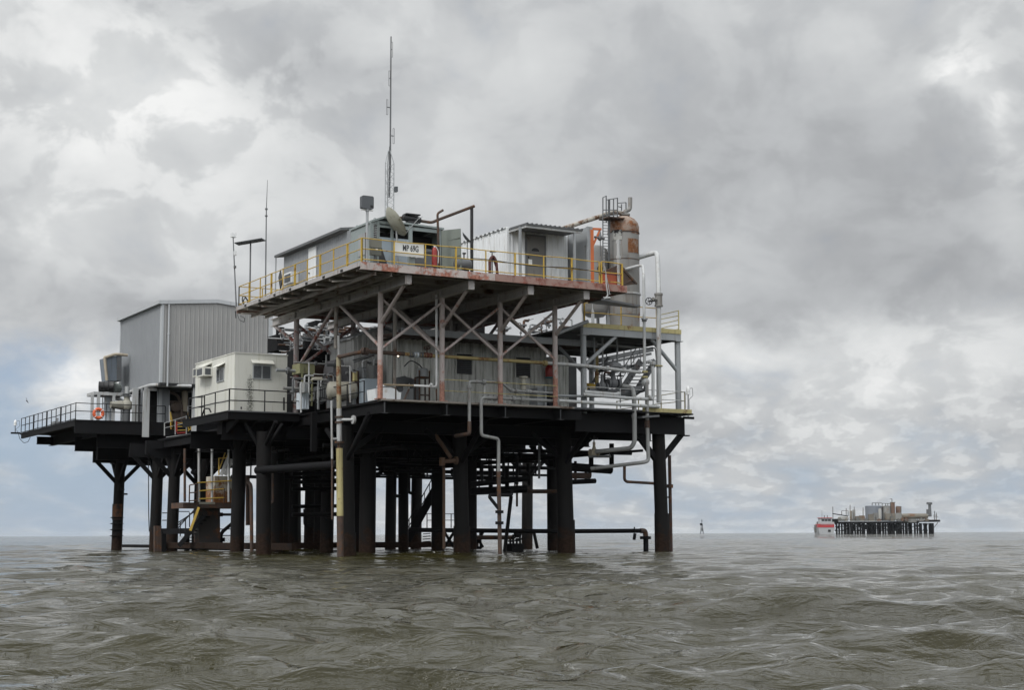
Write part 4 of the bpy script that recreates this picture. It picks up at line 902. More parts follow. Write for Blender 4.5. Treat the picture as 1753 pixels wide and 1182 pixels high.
# flanged valve string on the yellow pipe
for i, (x, y, m, r) in enumerate(((706, 608, 'greydk', .13), (714, 608, 'bluewhite', .14), (722, 608, 'greydk', .13), (731, 608.5, 'redbrown', .135), (737, 609, 'redbrown', .125))):
    c = at(x, y, v=4.0)
    tag(obj('flanged_joint', MB().tube(c-Vector((.05, 0, 0)), c+Vector((.05, 0, 0)), r, n=16).tube(c+Vector((-.17, 0, 0)), c+Vector((-.09, 0, 0)), r*.85, n=16), M[m], smooth=True),
        ('dark flange first from the left on the yellowish process pipe', 'pale blue-white flange on the yellowish process pipe', 'dark flange right of the pale flange on the yellowish process pipe', 'larger red-brown valve body on the yellowish process pipe', 'red-brown flange ending the string of flanges on the yellowish process pipe')[i], 'flange', 'flanges on the process pipe')
c = at(731, 605, v=4.0)
tag(obj('hand_wheel', MB().wheel(c+Vector((0, 0, .25)), .15, (0, .6, 1), .02).tube(c, c+Vector((0, 0, .25)), .03), M['rust'], smooth=True), 'rusty hand wheel above the red-brown valve on the process pipe', 'hand wheel')
tag(obj('pipe_hanger', MB().bar(at(747.5, 575, v=4.05), at(747.5, 609, v=4.05), .04).bar(at(855, 560, v=4.05), at(855, 616, v=4.05), .05), M['greydk']), 'thin hangers carrying the yellowish process pipe', 'hanger')
# rusty feed from the yellow riser
RSV = 6.2
e = at(580, 611, v=RSV); k = at(624, 601.5, v=3.9)
pipe('rusty brown pipe crossing from the yellow riser to the process pipe under the deck', [e, at(583, 611, v=RSV-.3), k, at(640, 603, v=3.95), at(692, 606.5, v=4.0)], .095, 'rust', .3, 10, None, 'rusty_pipe', [(at(628, 602, v=3.93), Vector((1, 0, 0))), (k, Vector((.5, -.8, 0)))], 1.8)
rs = thing('riser_pipe', 'tall riser pipe painted yellow in its middle, rusting at the foot', 'riser pipe', tuple(at(581, 945, v=RSV)))
P2 = lambda y, x=None: at(x if x else 579.5+(y-600)*.009, y, v=RSV)
obj('top_length', MB().tube(P2(612), P2(700), .115, n=14), mat('riser_rust', (.3, .27, .18), .75, rust=.55, rcol=(.19, .075, .03), scale=2.2), rs, smooth=True)
obj('grey_length', MB().tube(P2(700), P2(758), .125, n=14), M['greylt'], rs, smooth=True)
obj('flange', MB().tube(P2(756), P2(759.5), .23, n=16).tube(P2(713), P2(716), .2, n=16).tube(P2(722), P2(725), .2, n=16), M['rust'], rs, smooth=True)
obj('yellow_length', MB().tube(P2(768), P2(884), .155, n=16), M['yellowpale'], rs, smooth=True)
obj('neck', MB().tube(P2(759.5), P2(768), .1, n=14), M['rust'], rs, smooth=True)
obj('rusty_foot', MB().tube(P2(884), P2(960), .16, .15, 16), M['rust'], rs, smooth=True)
a = P2(719); b = at(605, 719, v=RSV-.6)
obj('standoff', MB().tube(a, b, .07, n=10).tube(b-Vector((.05, 0, 0)), b+Vector((.05, 0, 0)), .2, n=14), M['greylt'], rs, smooth=True)
obj('top_post', MB().bar(P2(612, 580), P2(575, 579.5), .07), M['greylt'], rs)
th = thing('conduit_riser', 'thin pale conduit running down beside the yellow riser, brown in its lower half', 'conduit', tuple(at(568, 690, v=RSV)))
obj('upper_length', MB().tube(at(567.5, 686, v=RSV), at(568.5, 786, v=RSV), .05), M['greylt'], th, smooth=True)
obj('lower_length', MB().tube(at(568.5, 786, v=RSV), at(568.5, 890, v=RSV), .045), M['rust'], th, smooth=True)
obj('clamp', MB().tube(at(568, 752, v=RSV), at(580, 752, v=RSV), .05), M['greylt'], th)
# front pipe loops of the lower deck
FV = 2.72
pipe('grey pipe rising through the deck edge between the second and third pink-footed columns, rusting below', [at(803.5, 735, v=FV), at(803.5, 655, v=FV), at(806, 653.5, v=FV), at(850, 655, v=3.3)], .075, 'dull', .15, 10, None, 'loop_pipe', [(at(803.5, 662, v=FV), Z), (at(829, 654.5, v=FV+.2), Vector((1, 0, 0)))])
tag(obj('rusted_length', MB().path([at(803.5, 722, v=FV), at(803.5, 743, v=FV), at(795, 744.5, v=FV+.3), at(780, 747, v=FV+1.6)], .09, 10, .1), M['rust'], smooth=True), 'rusty end of the left front pipe turning back under the deck', 'pipe')
pipe('grey pipe dropping off the front deck edge and jogging right under it', [at(855, 682, v=3.4), at(828, 681, v=FV), at(823.5, 684, v=FV), at(824, 746, v=FV), at(851, 751.5, v=FV+.3), at(853.5, 755, v=FV+.3), at(853.5, 808, v=FV+.3)], .08, 'dull', .16, 12, None, 'loop_pipe')
lr = thing('water_riser', 'rusty brown pipe continuing the jogged front pipe down into the sea', 'riser pipe', tuple(at(855, 945, v=FV+.3)))
obj('run', MB().tube(at(853.5, 808, v=FV+.3), at(856, 950, v=FV+.3), .1, n=12), M['rust'], lr, smooth=True)
for y in (877, 896): obj('coupling', MB().tube(at(855, y-2.5, v=FV+.3), at(855, y+2.5, v=FV+.3), .2, n=12), M['tar'], lr, smooth=True)
obj('branch', MB().path([at(854, 872, v=FV+.3), at(838, 852, v=FV+.5), at(839, 848, v=FV+.5), at(876, 848.5, v=FV+.8), at(876, 840, v=FV+.8)], .08, 10, .15), M['tar'], lr, smooth=True)
pipe('thick valve line lying at the front deck edge from the third pink-footed column rightwards', [at(826, 680.5, v=3.3), at(950, 687, v=3.35)], .08, 'dull', .2, 10, None, 'valve_line', [(at(x, 680.5+(x-826)*.052, v=3.3), Vector((1, 0, 0))) for x in (839, 848, 880, 895)])
pipe('grey line dipping behind the third pink-footed column to a row of flanges', [at(850, 655, v=3.4), at(861, 657, v=3.4), at(874, 669, v=3.5), at(955, 674, v=3.5)], .065, 'dull', .2, 10, None, 'valve_line', [(at(x, 669+(x-874)*.06, v=3.5), Vector((1, 0, 0))) for x in (877, 885, 903, 907)])
tag(obj('stub_valve', MB().tube(at(896, 668, v=3.6), at(896, 646, v=3.6), .13, n=14).tube(at(896, 648, v=3.6), at(896, 645, v=3.6), .22, n=16).tube(at(896, 659, v=3.6), at(896, 657.5, v=3.6), .2, n=16), M['creamtank'], smooth=True), 'upright cream flanged stub on the valve line before the right louvre', 'valve')
tag(obj('drop_leg', MB().tube(at(829, 655, v=3.1), at(830, 690, v=3.1), .05), M['greylt'], smooth=True), 'thin grey drop leg between the two front pipe loops', 'pipe')
tag(obj('cabinet', MB().box(at(920, 670, v=6.6).x, at(935, 670, v=6.6).x, 6.6, 7.4, ZL+.1, at(920, 664, v=6.6).z).box(at(931, 670, v=6.5).x, at(934, 670, v=6.5).x, 6.4, 6.55, ZL, at(920, 661, v=6.5).z), M['grey']), 'small grey cabinet at the shed doorway behind the valve line', 'cabinet')
# drum in a rusty frame, electrical bits by the gabled shed
q = at(723, 650, v=6.5)
dm = thing('oil_drum', 'small grey drum in a rusty stand before the weathered shed', 'drum', (q.x, 6.5, ZL))
obj('drum', MB().lathe((q.x, 6.5, at(723, 646, v=6.5).z), [(.22, 0), (.27, .02), (.27, .38), (.22, .42)], 16), M['grey'], dm, smooth=True)
zq = at(723, 646, v=6.5).z
obj('stand', MB().box(q.x-.3, q.x-.24, 6.25, 6.31, ZL, zq+.3).box(q.x+.24, q.x+.3, 6.25, 6.31, ZL, zq+.3).box(q.x-.3, q.x+.3, 6.25, 6.75, zq-.07, zq-.002).box(q.x-.24, q.x+.24, 6.26, 6.3, ZL+.55, ZL+.62).box(q.x-.3, q.x-.24, 6.7, 6.76, ZL, zq-.08).box(q.x+.24, q.x+.3, 6.7, 6.76, ZL, zq-.08), M['rust'], dm)
obj('hose', MB().path([(q.x, 6.5, zq+.42), at(718, 625, v=6.6), at(703, 616, v=6.7), at(692, 628, v=6.8)], .03, 6, .4), M['black'], dm, smooth=True)
q = at(690, 660, v=7.4)
mg = thing('electric_motor', 'dark grey motor and pump block beneath the lit bulb', 'motor', (q.x, 7.4, ZL))
obj('block', MB().box(q.x-.5, q.x+.4, 7.1, 7.9, ZL+.05, ZL+.95), M['grey'], mg)
obj('motor', MB().lathe((q.x-.45, 7.4, ZL+1.2), [(.1, 0), (.26, .06), (.26, .6), (.18, .7), (.08, .95)], 14, (1, 0, .25)), M['greydk'], mg, smooth=True)
obj('panel', MB().box(q.x+.55, q.x+1.05, 7.6, 7.75, ZL+.2, ZL+1.5), M['greydk'], mg)
lb = thing('deck_lamp', 'lit bare bulb glowing on a dark post by the gabled shed', 'lamp', tuple(at(682, 620, v=6.0)))
em = bpy.data.materials.new('lit_bulb'); em.use_nodes = True; pb = em.node_tree.nodes['Principled BSDF']
pb.inputs['Emission Color'].default_value = (1, .8, .55, 1); pb.inputs['Emission Strength'].default_value = 5
qb = at(681.5, 609.5, v=6.0); obj('bulb', MB().lathe(qb-Vector((0, 0, .07)), [(.015, .03), (.04, .06), (.04, .09), (.015, .12)], 10), em, lb, smooth=True)
obj('post', MB().box(qb.x-.28, qb.x-.2, 5.95, 6.05, ZL, 11.8).box(qb.x-.2, qb.x+.03, 5.98, 6.02, qb.z+.08, qb.z+.12), M['black'], lb)
tag(obj('grey_post', MB().box(at(674.5, 600, v=5.2).x, at(678.5, 600, v=5.2).x, 5.2, 5.3, ZL, 11.9), M['underdeck']), 'tall grey post left of the lit bulb reaching up to the upper deck', 'post')
# equipment left of the first column
def P3(zx, zy, v): return at(460+zx/6.955, 540+zy/6.955, v=v)
a, b = P3(370, 690, 11), P3(550, 580, 11)
tag(obj('yellow_tank', MB().box(a.x, b.x, 11, 12, a.z, b.z).box(a.x+.1, a.x+.17, 10.98, 11.06, a.z-1.6, a.z-.002).box(b.x-.17, b.x-.1, 10.98, 11.06, a.z-1.6, a.z-.002), M['greentank']), 'square olive-yellow tank on legs right of the red-primed column', 'tank')
a, b = P3(690, 990, 8.5), P3(900, 830, 8.5)
ht = thing('cream_drum_tank', 'horizontal cream drum tank on its side behind the yellow riser', 'tank', (a.x, 8.5, ZL))
r = .46; cy = P3(900, 910, 8.5)
obj('shell', MB().lathe((cy.x-.9, 8.6, cy.z), [(.1, 0), (r*.8, .06), (r, .18), (r, 1.35), (r*.8, 1.47), (.1, 1.52)], 22, (.92, -.35, 0)), M['creamtank'], ht, smooth=True)
obj('saddle', MB().box(cy.x-.7, cy.x-.55, 8.2, 9.0, ZL, cy.z-.3).box(cy.x+.2, cy.x+.35, 7.9, 8.7, ZL, cy.z-.3), M['greydk'], ht)
hp = [P3(755, 790, 10.5), P3(965, 790, 10.5), P3(960, 650, 10.5), P3(900, 600, 10.5), P3(880, 530, 10.5), P3(790, 530, 10.5), P3(770, 620, 10.5)]
tag(obj('hopper', MB().prism(hp, (0, 1.2, 0)), mat('mauve_grey', (.2, .195, .205), .6, rust=.15)), 'mauve-grey tapering hopper above the cream drum tank', 'hopper')
a, b = P3(1140, 990, 7.2), P3(1300, 760, 7.2)
sw = thing('switch_cabinet', 'light grey electrical cabinet immediately left of the leftmost front column', 'cabinet', (a.x, 7.2, ZL))
obj('case', MB().box(a.x, b.x, 7.2, 7.8, ZL+.1, b.z), M['bluegrey'], sw); obj('door', MB().box(a.x+.05, b.x-.05, 7.17, 7.198, ZL+.2, b.z-.08), M['bluegrey'], sw)
obj('plinth', MB().box(a.x, b.x, 7.2, 7.8, ZL, ZL+.095), M['black'], sw)
q = P3(545, 770, 9.5)
tb = thing('pedestal_tray', 'pale square tray on a thin pedestal beside the dark railing', 'tray', (q.x, 9.5, ZL))
obj('top', MB().prism([P3(530, 770, 9.5), P3(640, 770, 9.5), P3(640, 735, 9.7), P3(560, 735, 9.7)], (0, .4, 0)), M['creamtank'], tb)
obj('stem', MB().tube(P3(590, 770, 9.6), (P3(590, 770, 9.6).x, 9.6, ZL), .05), M['greylt'], tb)
a, b = P3(385, 1080, 9.8), P3(480, 920, 9.8)
tag(obj('fluted_box', MB().corr((a.x, 9.8), (b.x, 9.8), ZL, b.z, (0, -1), .14, .04).box(a.x, b.x, 9.82, 10.4, ZL, b.z), M['bluewhite']), 'pale fluted box low beside the red-primed column', 'box')
tag(obj('yellow_box', MB().box(P3(1018, 780, 8).x, P3(1055, 780, 8).x, 8, 8.2, P3(1018, 780, 8).z, P3(1018, 670, 8).z), M['yellowpale']), 'small upright yellow box between brown panels right of the hopper', 'box')
tag(obj('back_board', MB().box(P3(980, 780, 8.3).x, P3(1110, 780, 8.3).x, 8.3, 8.4, ZL+.2, P3(980, 660, 8.3).z), mat('brown_panel', (.07, .035, .025), .7)), 'dark brown panel behind the small yellow box', 'panel')
tag(obj('brown_shelving', MB().box(P3(550, 760, 12).x, P3(700, 760, 12).x, 12, 12.3, P3(550, 760, 12).z, P3(550, 590, 12).z).box(P3(700, 900, 11.8).x, P3(745, 900, 11.8).x, 11.8, 12, ZL, P3(700, 690, 11.8).z), mat('brown_shelf', (.065, .04, .032), .75)), 'dark brown panelled rack right of the olive-yellow tank', 'rack')
for x, y0, y1, v in ((385, 800, 1160, 8.7), (970, 600, 1040, 7.4), (480, 560, 940, 10.6), (1150, 920, 1020, 6.6)):
    tag(obj('stand_pipe', MB().tube(P3(x, y0, v), P3(x, y1, v), .045, n=8), M['greylt'], smooth=True), 'thin upright pipe among the machines at the left of the lower deck', 'pipe', 'thin upright pipes at the left of the lower deck')
tag(obj('bent_conduit', MB().path([P3(860, 605, 7.5), P3(985, 610, 7.5), P3(988, 670, 7.5), P3(1040, 680, 7.5)], .035, 6, .1), M['greylt'], smooth=True), 'thin pale conduit bending down right of the yellow riser', 'conduit')
# piping jungle between the decks, further back
def jumble(n, xr, yr, vr, seed, label, grp):
    R = random.Random(seed)
    for i in range(n):
        x, y, v = R.uniform(*xr), R.uniform(*yr), R.uniform(*vr); c = at(x, y, v=v); k = R.random(); L = R.uniform(.3, 1.0); r = R.choice((.025, .035, .045, .06, .08))
        if k < .42: pts = [c-Vector((L, 0, 0)), c+Vector((L, 0, 0)), c+Vector((L, 0, R.uniform(-.8, .8)))]
        elif k < .75: pts = [c-Vector((0, 0, L*.6)), c+Vector((0, 0, L*.6)), c+Vector((R.uniform(-.7, .7), 0, L*.6))]
        else: pts = [c-Vector((0, L, 0)), c+Vector((0, L, 0)), c+Vector((R.uniform(-.5, .5), L, 0))]
        t = thing('process_pipe', label, 'pipe', tuple(pts[0]), grp)
        obj('run', MB().path(pts, r, 8, .12), M[R.choice(('greydk', 'grey', 'greylt', 'dull', 'rust'))], t, smooth=True)
        q = pts[0].lerp(pts[1], R.uniform(.3, .7)); d = (pts[1]-pts[0]).normalized()
        obj('flange', MB().tube(q-d*.05, q+d*.05, r*2+.02, n=12), M['greydk'], t)
jumble(64, (478, 560), (562, 612), (17, 23), 3, 'small process pipe in the dark tangle left of the cross braces under the upper deck', 'process pipes left of the cross braces')
jumble(30, (562, 645), (562, 606), (17, 24), 5, 'small process pipe seen against the sky between two dark columns under the upper deck', 'process pipes seen between the dark columns')
jumble(44, (500, 640), (618, 690), (9.6, 14), 9, 'short pipe among the tanks on the lower deck near the red-primed column', 'short pipes among the tanks')
jumble(24, (860, 960), (545, 590), (15, 22), 15, 'small process pipe seen against the sky above the brown canopy', 'process pipes above the canopy')
jumble(7, (1005, 1050), (640, 682), (7, 10), 12, 'dark process pipe behind the thin right railing', 'process pipes on the right deck')
# dark bulk behind, so the tangle is not open to the sky
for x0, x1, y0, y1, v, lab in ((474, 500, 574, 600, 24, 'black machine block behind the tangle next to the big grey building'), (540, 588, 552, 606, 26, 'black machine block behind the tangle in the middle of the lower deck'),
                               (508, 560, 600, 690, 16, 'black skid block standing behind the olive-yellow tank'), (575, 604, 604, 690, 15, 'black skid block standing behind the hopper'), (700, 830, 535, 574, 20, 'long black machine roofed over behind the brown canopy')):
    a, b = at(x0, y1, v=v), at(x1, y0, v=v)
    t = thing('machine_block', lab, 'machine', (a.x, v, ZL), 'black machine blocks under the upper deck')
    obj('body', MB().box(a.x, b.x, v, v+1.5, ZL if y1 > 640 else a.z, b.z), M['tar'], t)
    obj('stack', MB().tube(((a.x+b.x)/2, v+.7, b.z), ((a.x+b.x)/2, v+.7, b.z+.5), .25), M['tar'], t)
# ------------------------------------------------------------------ cream cabin on its own dark ledge
KC = at(401.6, 650, d=76.6)
cu, cv = KC.x, KC.y
cz1 = at(401.6, 604.8, d=76.6).z
cr = at(492, 611, v=cv).x; cl = at(335, 630, u=cu).y
ZC = ZL+.02
cd = thing('cabin_ledge', 'dark steel ledge under the cream cabin, on slanted brackets', 'steel deck', (cu, cv, ZL-.4))
le = at(391, 703, z=ZL)
obj('deck_plate', MB().box(le.x, 2.33, le.y, cl+.6, ZL-.06, ZL), M['tar'], cd)
obj('edge_beam', MB().box(le.x, 2.3, le.y+.05, le.y+.12, ZL-.42, ZL-.062).box(le.x+.03, le.x+.1, le.y+.13, cl+.6, ZL-.42, ZL-.062), M['tar'], cd)
obj('deck_edge', MB().box(le.x-.02, 2.33, le.y-.02, le.y-.002, ZL-.05, ZL+.01), M['greydk'], cd)
for k in range(4): u = le.x+.5+k*1.0; obj('bracket', MB().prism([(u, le.y+.06, ZL-.42), (u, le.y+1.5, ZL-1.0), (u, le.y+3, ZL-1.0), (u, le.y+3, ZL-.42)], (.1, 0, 0)), M['tar'], cd)
obj('girder', MB().ibeam((le.x+.3, cv+1.2, 6.2), (2.3, cv+1.2, 6.2), .3, .9), M['tar'], cd)
obj('girder', MB().ibeam((le.x+.3, cv+6, 6.0), (2.3, cv+6, 6.0), .3, .9), M['tar'], cd)
cb = thing('cream_cabin', 'boxy cream cabin with two windows, mould-streaked on its right face', 'cabin', ((cu+cr)/2, (cv+cl)/2, ZC))
obj('wall', MB().box(cu, cr, cv, cl, ZC, cz1), M['cabin'], cb)
obj('roof_edge', MB().box(cu-.03, cr+.03, cv-.03, cl+.03, cz1+.002, cz1+.05), M['cabin'], cb)
kx8 = lambda zx: 320+zx/8.765
ky8 = lambda zy: 590+zy/8.765
def win(x0, x1, y0, y1, side):
    if side == 'r':
        a = at(kx8(x0), ky8(y0), v=cv); b = at(kx8(x1), ky8(y1), v=cv); z1_ = a.z; z0_ = at(kx8(x0), ky8(y1), v=cv).z
        f = obj('window', MB().box(a.x-.05, b.x+.05, cv-.05, cv-.001, z0_-.05, z0_).box(a.x-.05, b.x+.05, cv-.05, cv-.001, z1_, z1_+.05).box(a.x-.05, a.x, cv-.05, cv-.001, z0_, z1_).box(b.x, b.x+.05, cv-.05, cv-.001, z0_, z1_).box((a.x+b.x)/2-.03, (a.x+b.x)/2+.03, cv-.05, cv-.001, z0_, z1_), M['galv'], cb)
        obj('pane', MB().box(a.x, (a.x+b.x)/2-.03, cv-.03, cv-.002, z0_, z1_).box((a.x+b.x)/2+.03, b.x, cv-.026, cv-.002, z0_, z1_), M['glass'], f)
        bl = MB().box((a.x+b.x)/2+.05, b.x-.02, cv-.034, cv-.031, z0_+.03, z1_-.03); bl.add([(a.x+.3, cv-.034, z1_-.05), ((a.x+b.x)/2-.05, cv-.034, z1_-.04), ((a.x+b.x)/2-.05, cv-.034, z0_+.12), (a.x+.12, cv-.034, z0_+.25)], [(0, 1, 2, 3)])
        obj('blind', bl, M['lamp'], f)
        obj('hood', MB().prism([(a.x-.15, cv-.002, z1_+.3), (a.x-.15, cv-.25, z1_+.12), (a.x-.15, cv-.25, z1_+.1), (a.x-.15, cv-.002, z1_+.27)], (b.x-a.x+.3, 0, 0)), M['cabin'], cb)
    else:
        a = at(kx8(x0), ky8(y0), u=cu); b = at(kx8(x1), ky8(y0), u=cu); z1_ = at(kx8(x1), ky8(y0), u=cu).z; z0_ = at(kx8(x1), ky8(y1), u=cu).z
        f = obj('window', MB().box(cu-.05, cu-.001, b.y-.05, a.y+.05, z0_-.05, z0_).box(cu-.05, cu-.001, b.y-.05, a.y+.05, z1_, z1_+.05).box(cu-.05, cu-.001, b.y-.05, b.y, z0_, z1_).box(cu-.05, cu-.001, a.y, a.y+.05, z0_, z1_).box(cu-.05, cu-.001, (a.y+b.y)/2-.03, (a.y+b.y)/2+.03, z0_, z1_), M['galv'], cb)
        obj('pane', MB().box(cu-.03, cu-.002, b.y, (a.y+b.y)/2-.03, z0_, z1_).box(cu-.026, cu-.002, (a.y+b.y)/2+.03, a.y, z0_, z1_), M['glass'], f)
        obj('hood', MB().prism([(cu-.002, b.y-.15, z1_+.3), (cu-.3, b.y-.15, z1_+.12), (cu-.3, b.y-.15, z1_+.1), (cu-.002, b.y-.15, z1_+.27)], (0, a.y-b.y+.3, 0)), M['cabin'], cb)
win(1000, 1245, 320, 505, 'r'); win(462, 558, 362, 535, 'l')
a0, a1 = at(kx8(200), ky8(400), u=cu-.3), at(kx8(300), ky8(400), u=cu-.3)
ac = obj('air_conditioner', MB().box(cu-.5, cu-.001, a1.y, a0.y+.1, at(kx8(250), ky8(485), u=cu-.3).z, at(kx8(250), ky8(350), u=cu-.3).z), M['cabin'], cb)
obj('grille', MB().box(cu-.51, cu-.502, a1.y+.15, a0.y-.05, at(kx8(250), ky8(465), u=cu-.3).z, at(kx8(250), ky8(370), u=cu-.3).z).box(cu-.4, cu-.1, a1.y-.012, a1.y-.002, at(kx8(250), ky8(465), u=cu-.3).z, at(kx8(250), ky8(375), u=cu-.3).z), M['lamp'], ac)
a0, a1 = at(kx8(130), ky8(420), u=cu-.3), at(kx8(185), ky8(420), u=cu-.3)
ac = obj('air_conditioner', MB().box(cu-.45, cu-.001, a1.y-.2, a0.y, at(kx8(160), ky8(488), u=cu-.3).z, at(kx8(160), ky8(360), u=cu-.3).z), M['cabin'], cb)
obj('grille', MB().box(cu-.46, cu-.452, a1.y-.1, a0.y-.1, at(kx8(160), ky8(470), u=cu-.3).z, at(kx8(160), ky8(375), u=cu-.3).z), M['lamp'], ac)
a0, a1 = at(kx8(205), ky8(330), u=cu-.2), at(kx8(320), ky8(280), u=cu-.2)
obj('awning', MB().prism([(cu-.5, a1.y, a1.z-.25), (cu-.001, a1.y, a1.z+.0), (cu-.001, a1.y, a1.z+.05), (cu-.52, a1.y, a1.z-.2)], (0, a0.y-a1.y, 0)), M['cabin'], cb)
# black mould run down the right face below the corner of its window
mx0 = at(kx8(955), 650, v=cv).x
def mouldy(x0, yw):
    m = mat('mouldy_cabin_paint', (.63, .63, .575), .55, rust=.07, rcol=(.3, .24, .14), scale=1.0, streak=.3, scol=(.46, .45, .36), var=.12, bump=.04)
    t = NT(m.node_tree); b = t.n['Principled BSDF']; src = b.inputs['Base Color'].links[0].from_socket
    g = t.new('ShaderNodeNewGeometry').outputs['Position']; sp = t.new('ShaderNodeSeparateXYZ'); t.link(g, sp.inputs[0]); x, y, z = sp.outputs
    wob = t.noise(t.scale(g, (0, 0, .9)), 1.0, 2).outputs[0]
    dx = t.math('ABSOLUTE', t.math('SUBTRACT', t.math('SUBTRACT', x, x0), t.math('MULTIPLY', t.math('SUBTRACT', wob, .5), .35)))
    band = t.math('MULTIPLY', t.step(dx, .5, .0), t.math('MULTIPLY', t.step(z, ZC+2.45, ZC+1.5), t.step(y, yw+.01, yw+.002)))
    f1 = t.noise(t.scale(g, (1.2, 1.2, .75)), 24, 6, .66, .2).outputs[0]
    f = t.step(t.math('MULTIPLY_ADD', band, .27, f1), .735, .775)
    f2 = t.math('MULTIPLY', t.step(dx, .45, .0), t.math('MULTIPLY', t.step(z, ZC+2.6, ZC+.6), .28))       # grey wash round the run
    c = t.mix(t.math('MULTIPLY', f2, t.step(y, yw+.01, yw+.002)), src, (.36, .36, .31, 1)); c = t.mix(t.math('MULTIPLY', f, t.step(band, .02, .1)), c, (.07, .072, .062, 1))
    t.link(c, b.inputs['Base Color']); return m
wl_ = [o for o in cb.children if o.name.startswith('wall')][0]; wl_.data.materials.clear(); wl_.data.materials.append(mouldy(mx0, cv))
rail('black two-bar railing round the front of the cream cabin', [(le.x+.06, cl-.3, ZL), (le.x+.06, le.y+.06, ZL), (2.28, le.y+.06, ZL)], M['rail'], levels=(1.05, .5), step=1.85, h=1.07, fat=(3,), r=.028)
tag(obj('black_frame', MB().path([at(346, 712, u=le.x+.1), at(350, 700, u=le.x+.1), at(358, 700, u=le.x+.1), at(361, 706, u=le.x+.1)], .04, 6, .1).bar(at(350, 712, u=le.x+.1), at(350, 677, u=le.x+.1), .05).bar(at(350, 680.5, u=le.x+.1), at(335, 681, u=le.x+.1), .045).bar(at(350, 697.5, u=le.x+.1), at(335, 698, u=le.x+.1), .045), M['rail']), 'bent black gate frame at the left end of the cabin railing', 'gate')
for x, y0, y1, d in ((486, 681, 703, .1), (413, 697, 701, .08)):
    p = at(x, y1, v=le.y+.3); tag(obj('mooring_post', MB().tube(p, at(x, y0, v=le.y+.3), d*.45), M['black'], smooth=True), ('taller black post' if y0 < 690 else 'short black stub')+' standing inside the cabin railing', 'post')

# more machines on the left of the lower deck
for zx0, zx1, zy0, zy1, v, m, lab in ((1115, 1160, 620, 760, 7.9, 'greydk', 'narrow dark gauge board at the foot of the gabled shed'), (420, 470, 800, 920, 9.2, 'dull', 'low dull grey pump box behind the fluted box'), (590, 690, 850, 990, 10.4, 'greydk', 'dark pump block under the pedestal tray'),
                                      (900, 985, 620, 700, 11.2, 'black', 'black-lidded box right of the hopper'), (1240, 1300, 600, 760, 9.4, 'dull', 'dull grey finned heater by the gabled shed')):
    a, b = P3(zx0, zy1, v), P3(zx1, zy0, v); t = thing('pump_unit', lab, 'machine', (a.x, v, a.z), 'small machines at the left of the lower deck')
    obj('housing', MB().box(a.x, b.x, v, v+.6, a.z, b.z), M[m], t)
    fb_ = MB()
    for k in range(4): fb_.box(a.x+(b.x-a.x)*(k+.3)/4, a.x+(b.x-a.x)*(k+.7)/4, v-.05, v-.003, a.z+.06, b.z-.06)
    obj('ribs', fb_, M['grey'], t)
    obj('outlet', MB().path([((a.x+b.x)/2, v+.2, b.z), ((a.x+b.x)/2, v+.2, b.z+.35), (b.x+.35, v+.2, b.z+.35)], .05, 8, .12), M['greylt'], t, smooth=True)
# ================================================================== the platform's far left wing
LC = at(128, 718.6, d=98); LU, LV0, LZ = LC.x, LC.y, LC.z
LVB = at(34, 742, u=LU).y
lp_ = thing('left_wing_deck', 'low black deck wing on piles carrying the big grey building and the ring buoy', 'steel deck', (LU, LV0, 0))
obj('deck_plate', MB().box(LU, 10, LV0, LVB, LZ-.1, LZ), M['tar'], lp_)
obj('edge_beam', MB().box(LU+.02, 10, LV0+.04, LV0+.2, LZ-.85, LZ-.102), M['tar'], lp_)
obj('edge_beam', MB().box(LU+.02, LU+.15, LV0+.21, LVB-.3, LZ-.4, LZ-.102), M['tar'], lp_)
zc = lambda y, d: at(150, y, d=d).z
for v, dz, u0 in ((LV0+1.3, 0, at(166, 760, v=LV0+1.3).x), (LV0+6, 0, at(128, 770, v=LV0+6).x), (LVB-1.2, 0, at(63, 757, v=LVB-1.2).x)):
    g = v > LVB-2
    girder((u0, v, LZ-.55 if g else LZ-1.2), (10, v, LZ-.55 if g else LZ-1.2), .55 if g else .95, .35, parent=lp_)
for u in (LU+2.1, LU+5, LU+8.5): girder((u, LV0+.5, LZ-.5), (u, LVB-.4, LZ-.5), .75, .3, parent=lp_)
obj('cap_beam', MB().box(at(166, 780, v=LV0+4).x, 12, LV0+3.8, LV0+4.2, 6.0, LZ-1.0), M['tar'], lp_)
obj('cap_beam', MB().box(at(210, 780, v=LVB-4).x, 12, LVB-4.2, LVB-3.8, 6.0, LZ-.9), M['tar'], lp_)
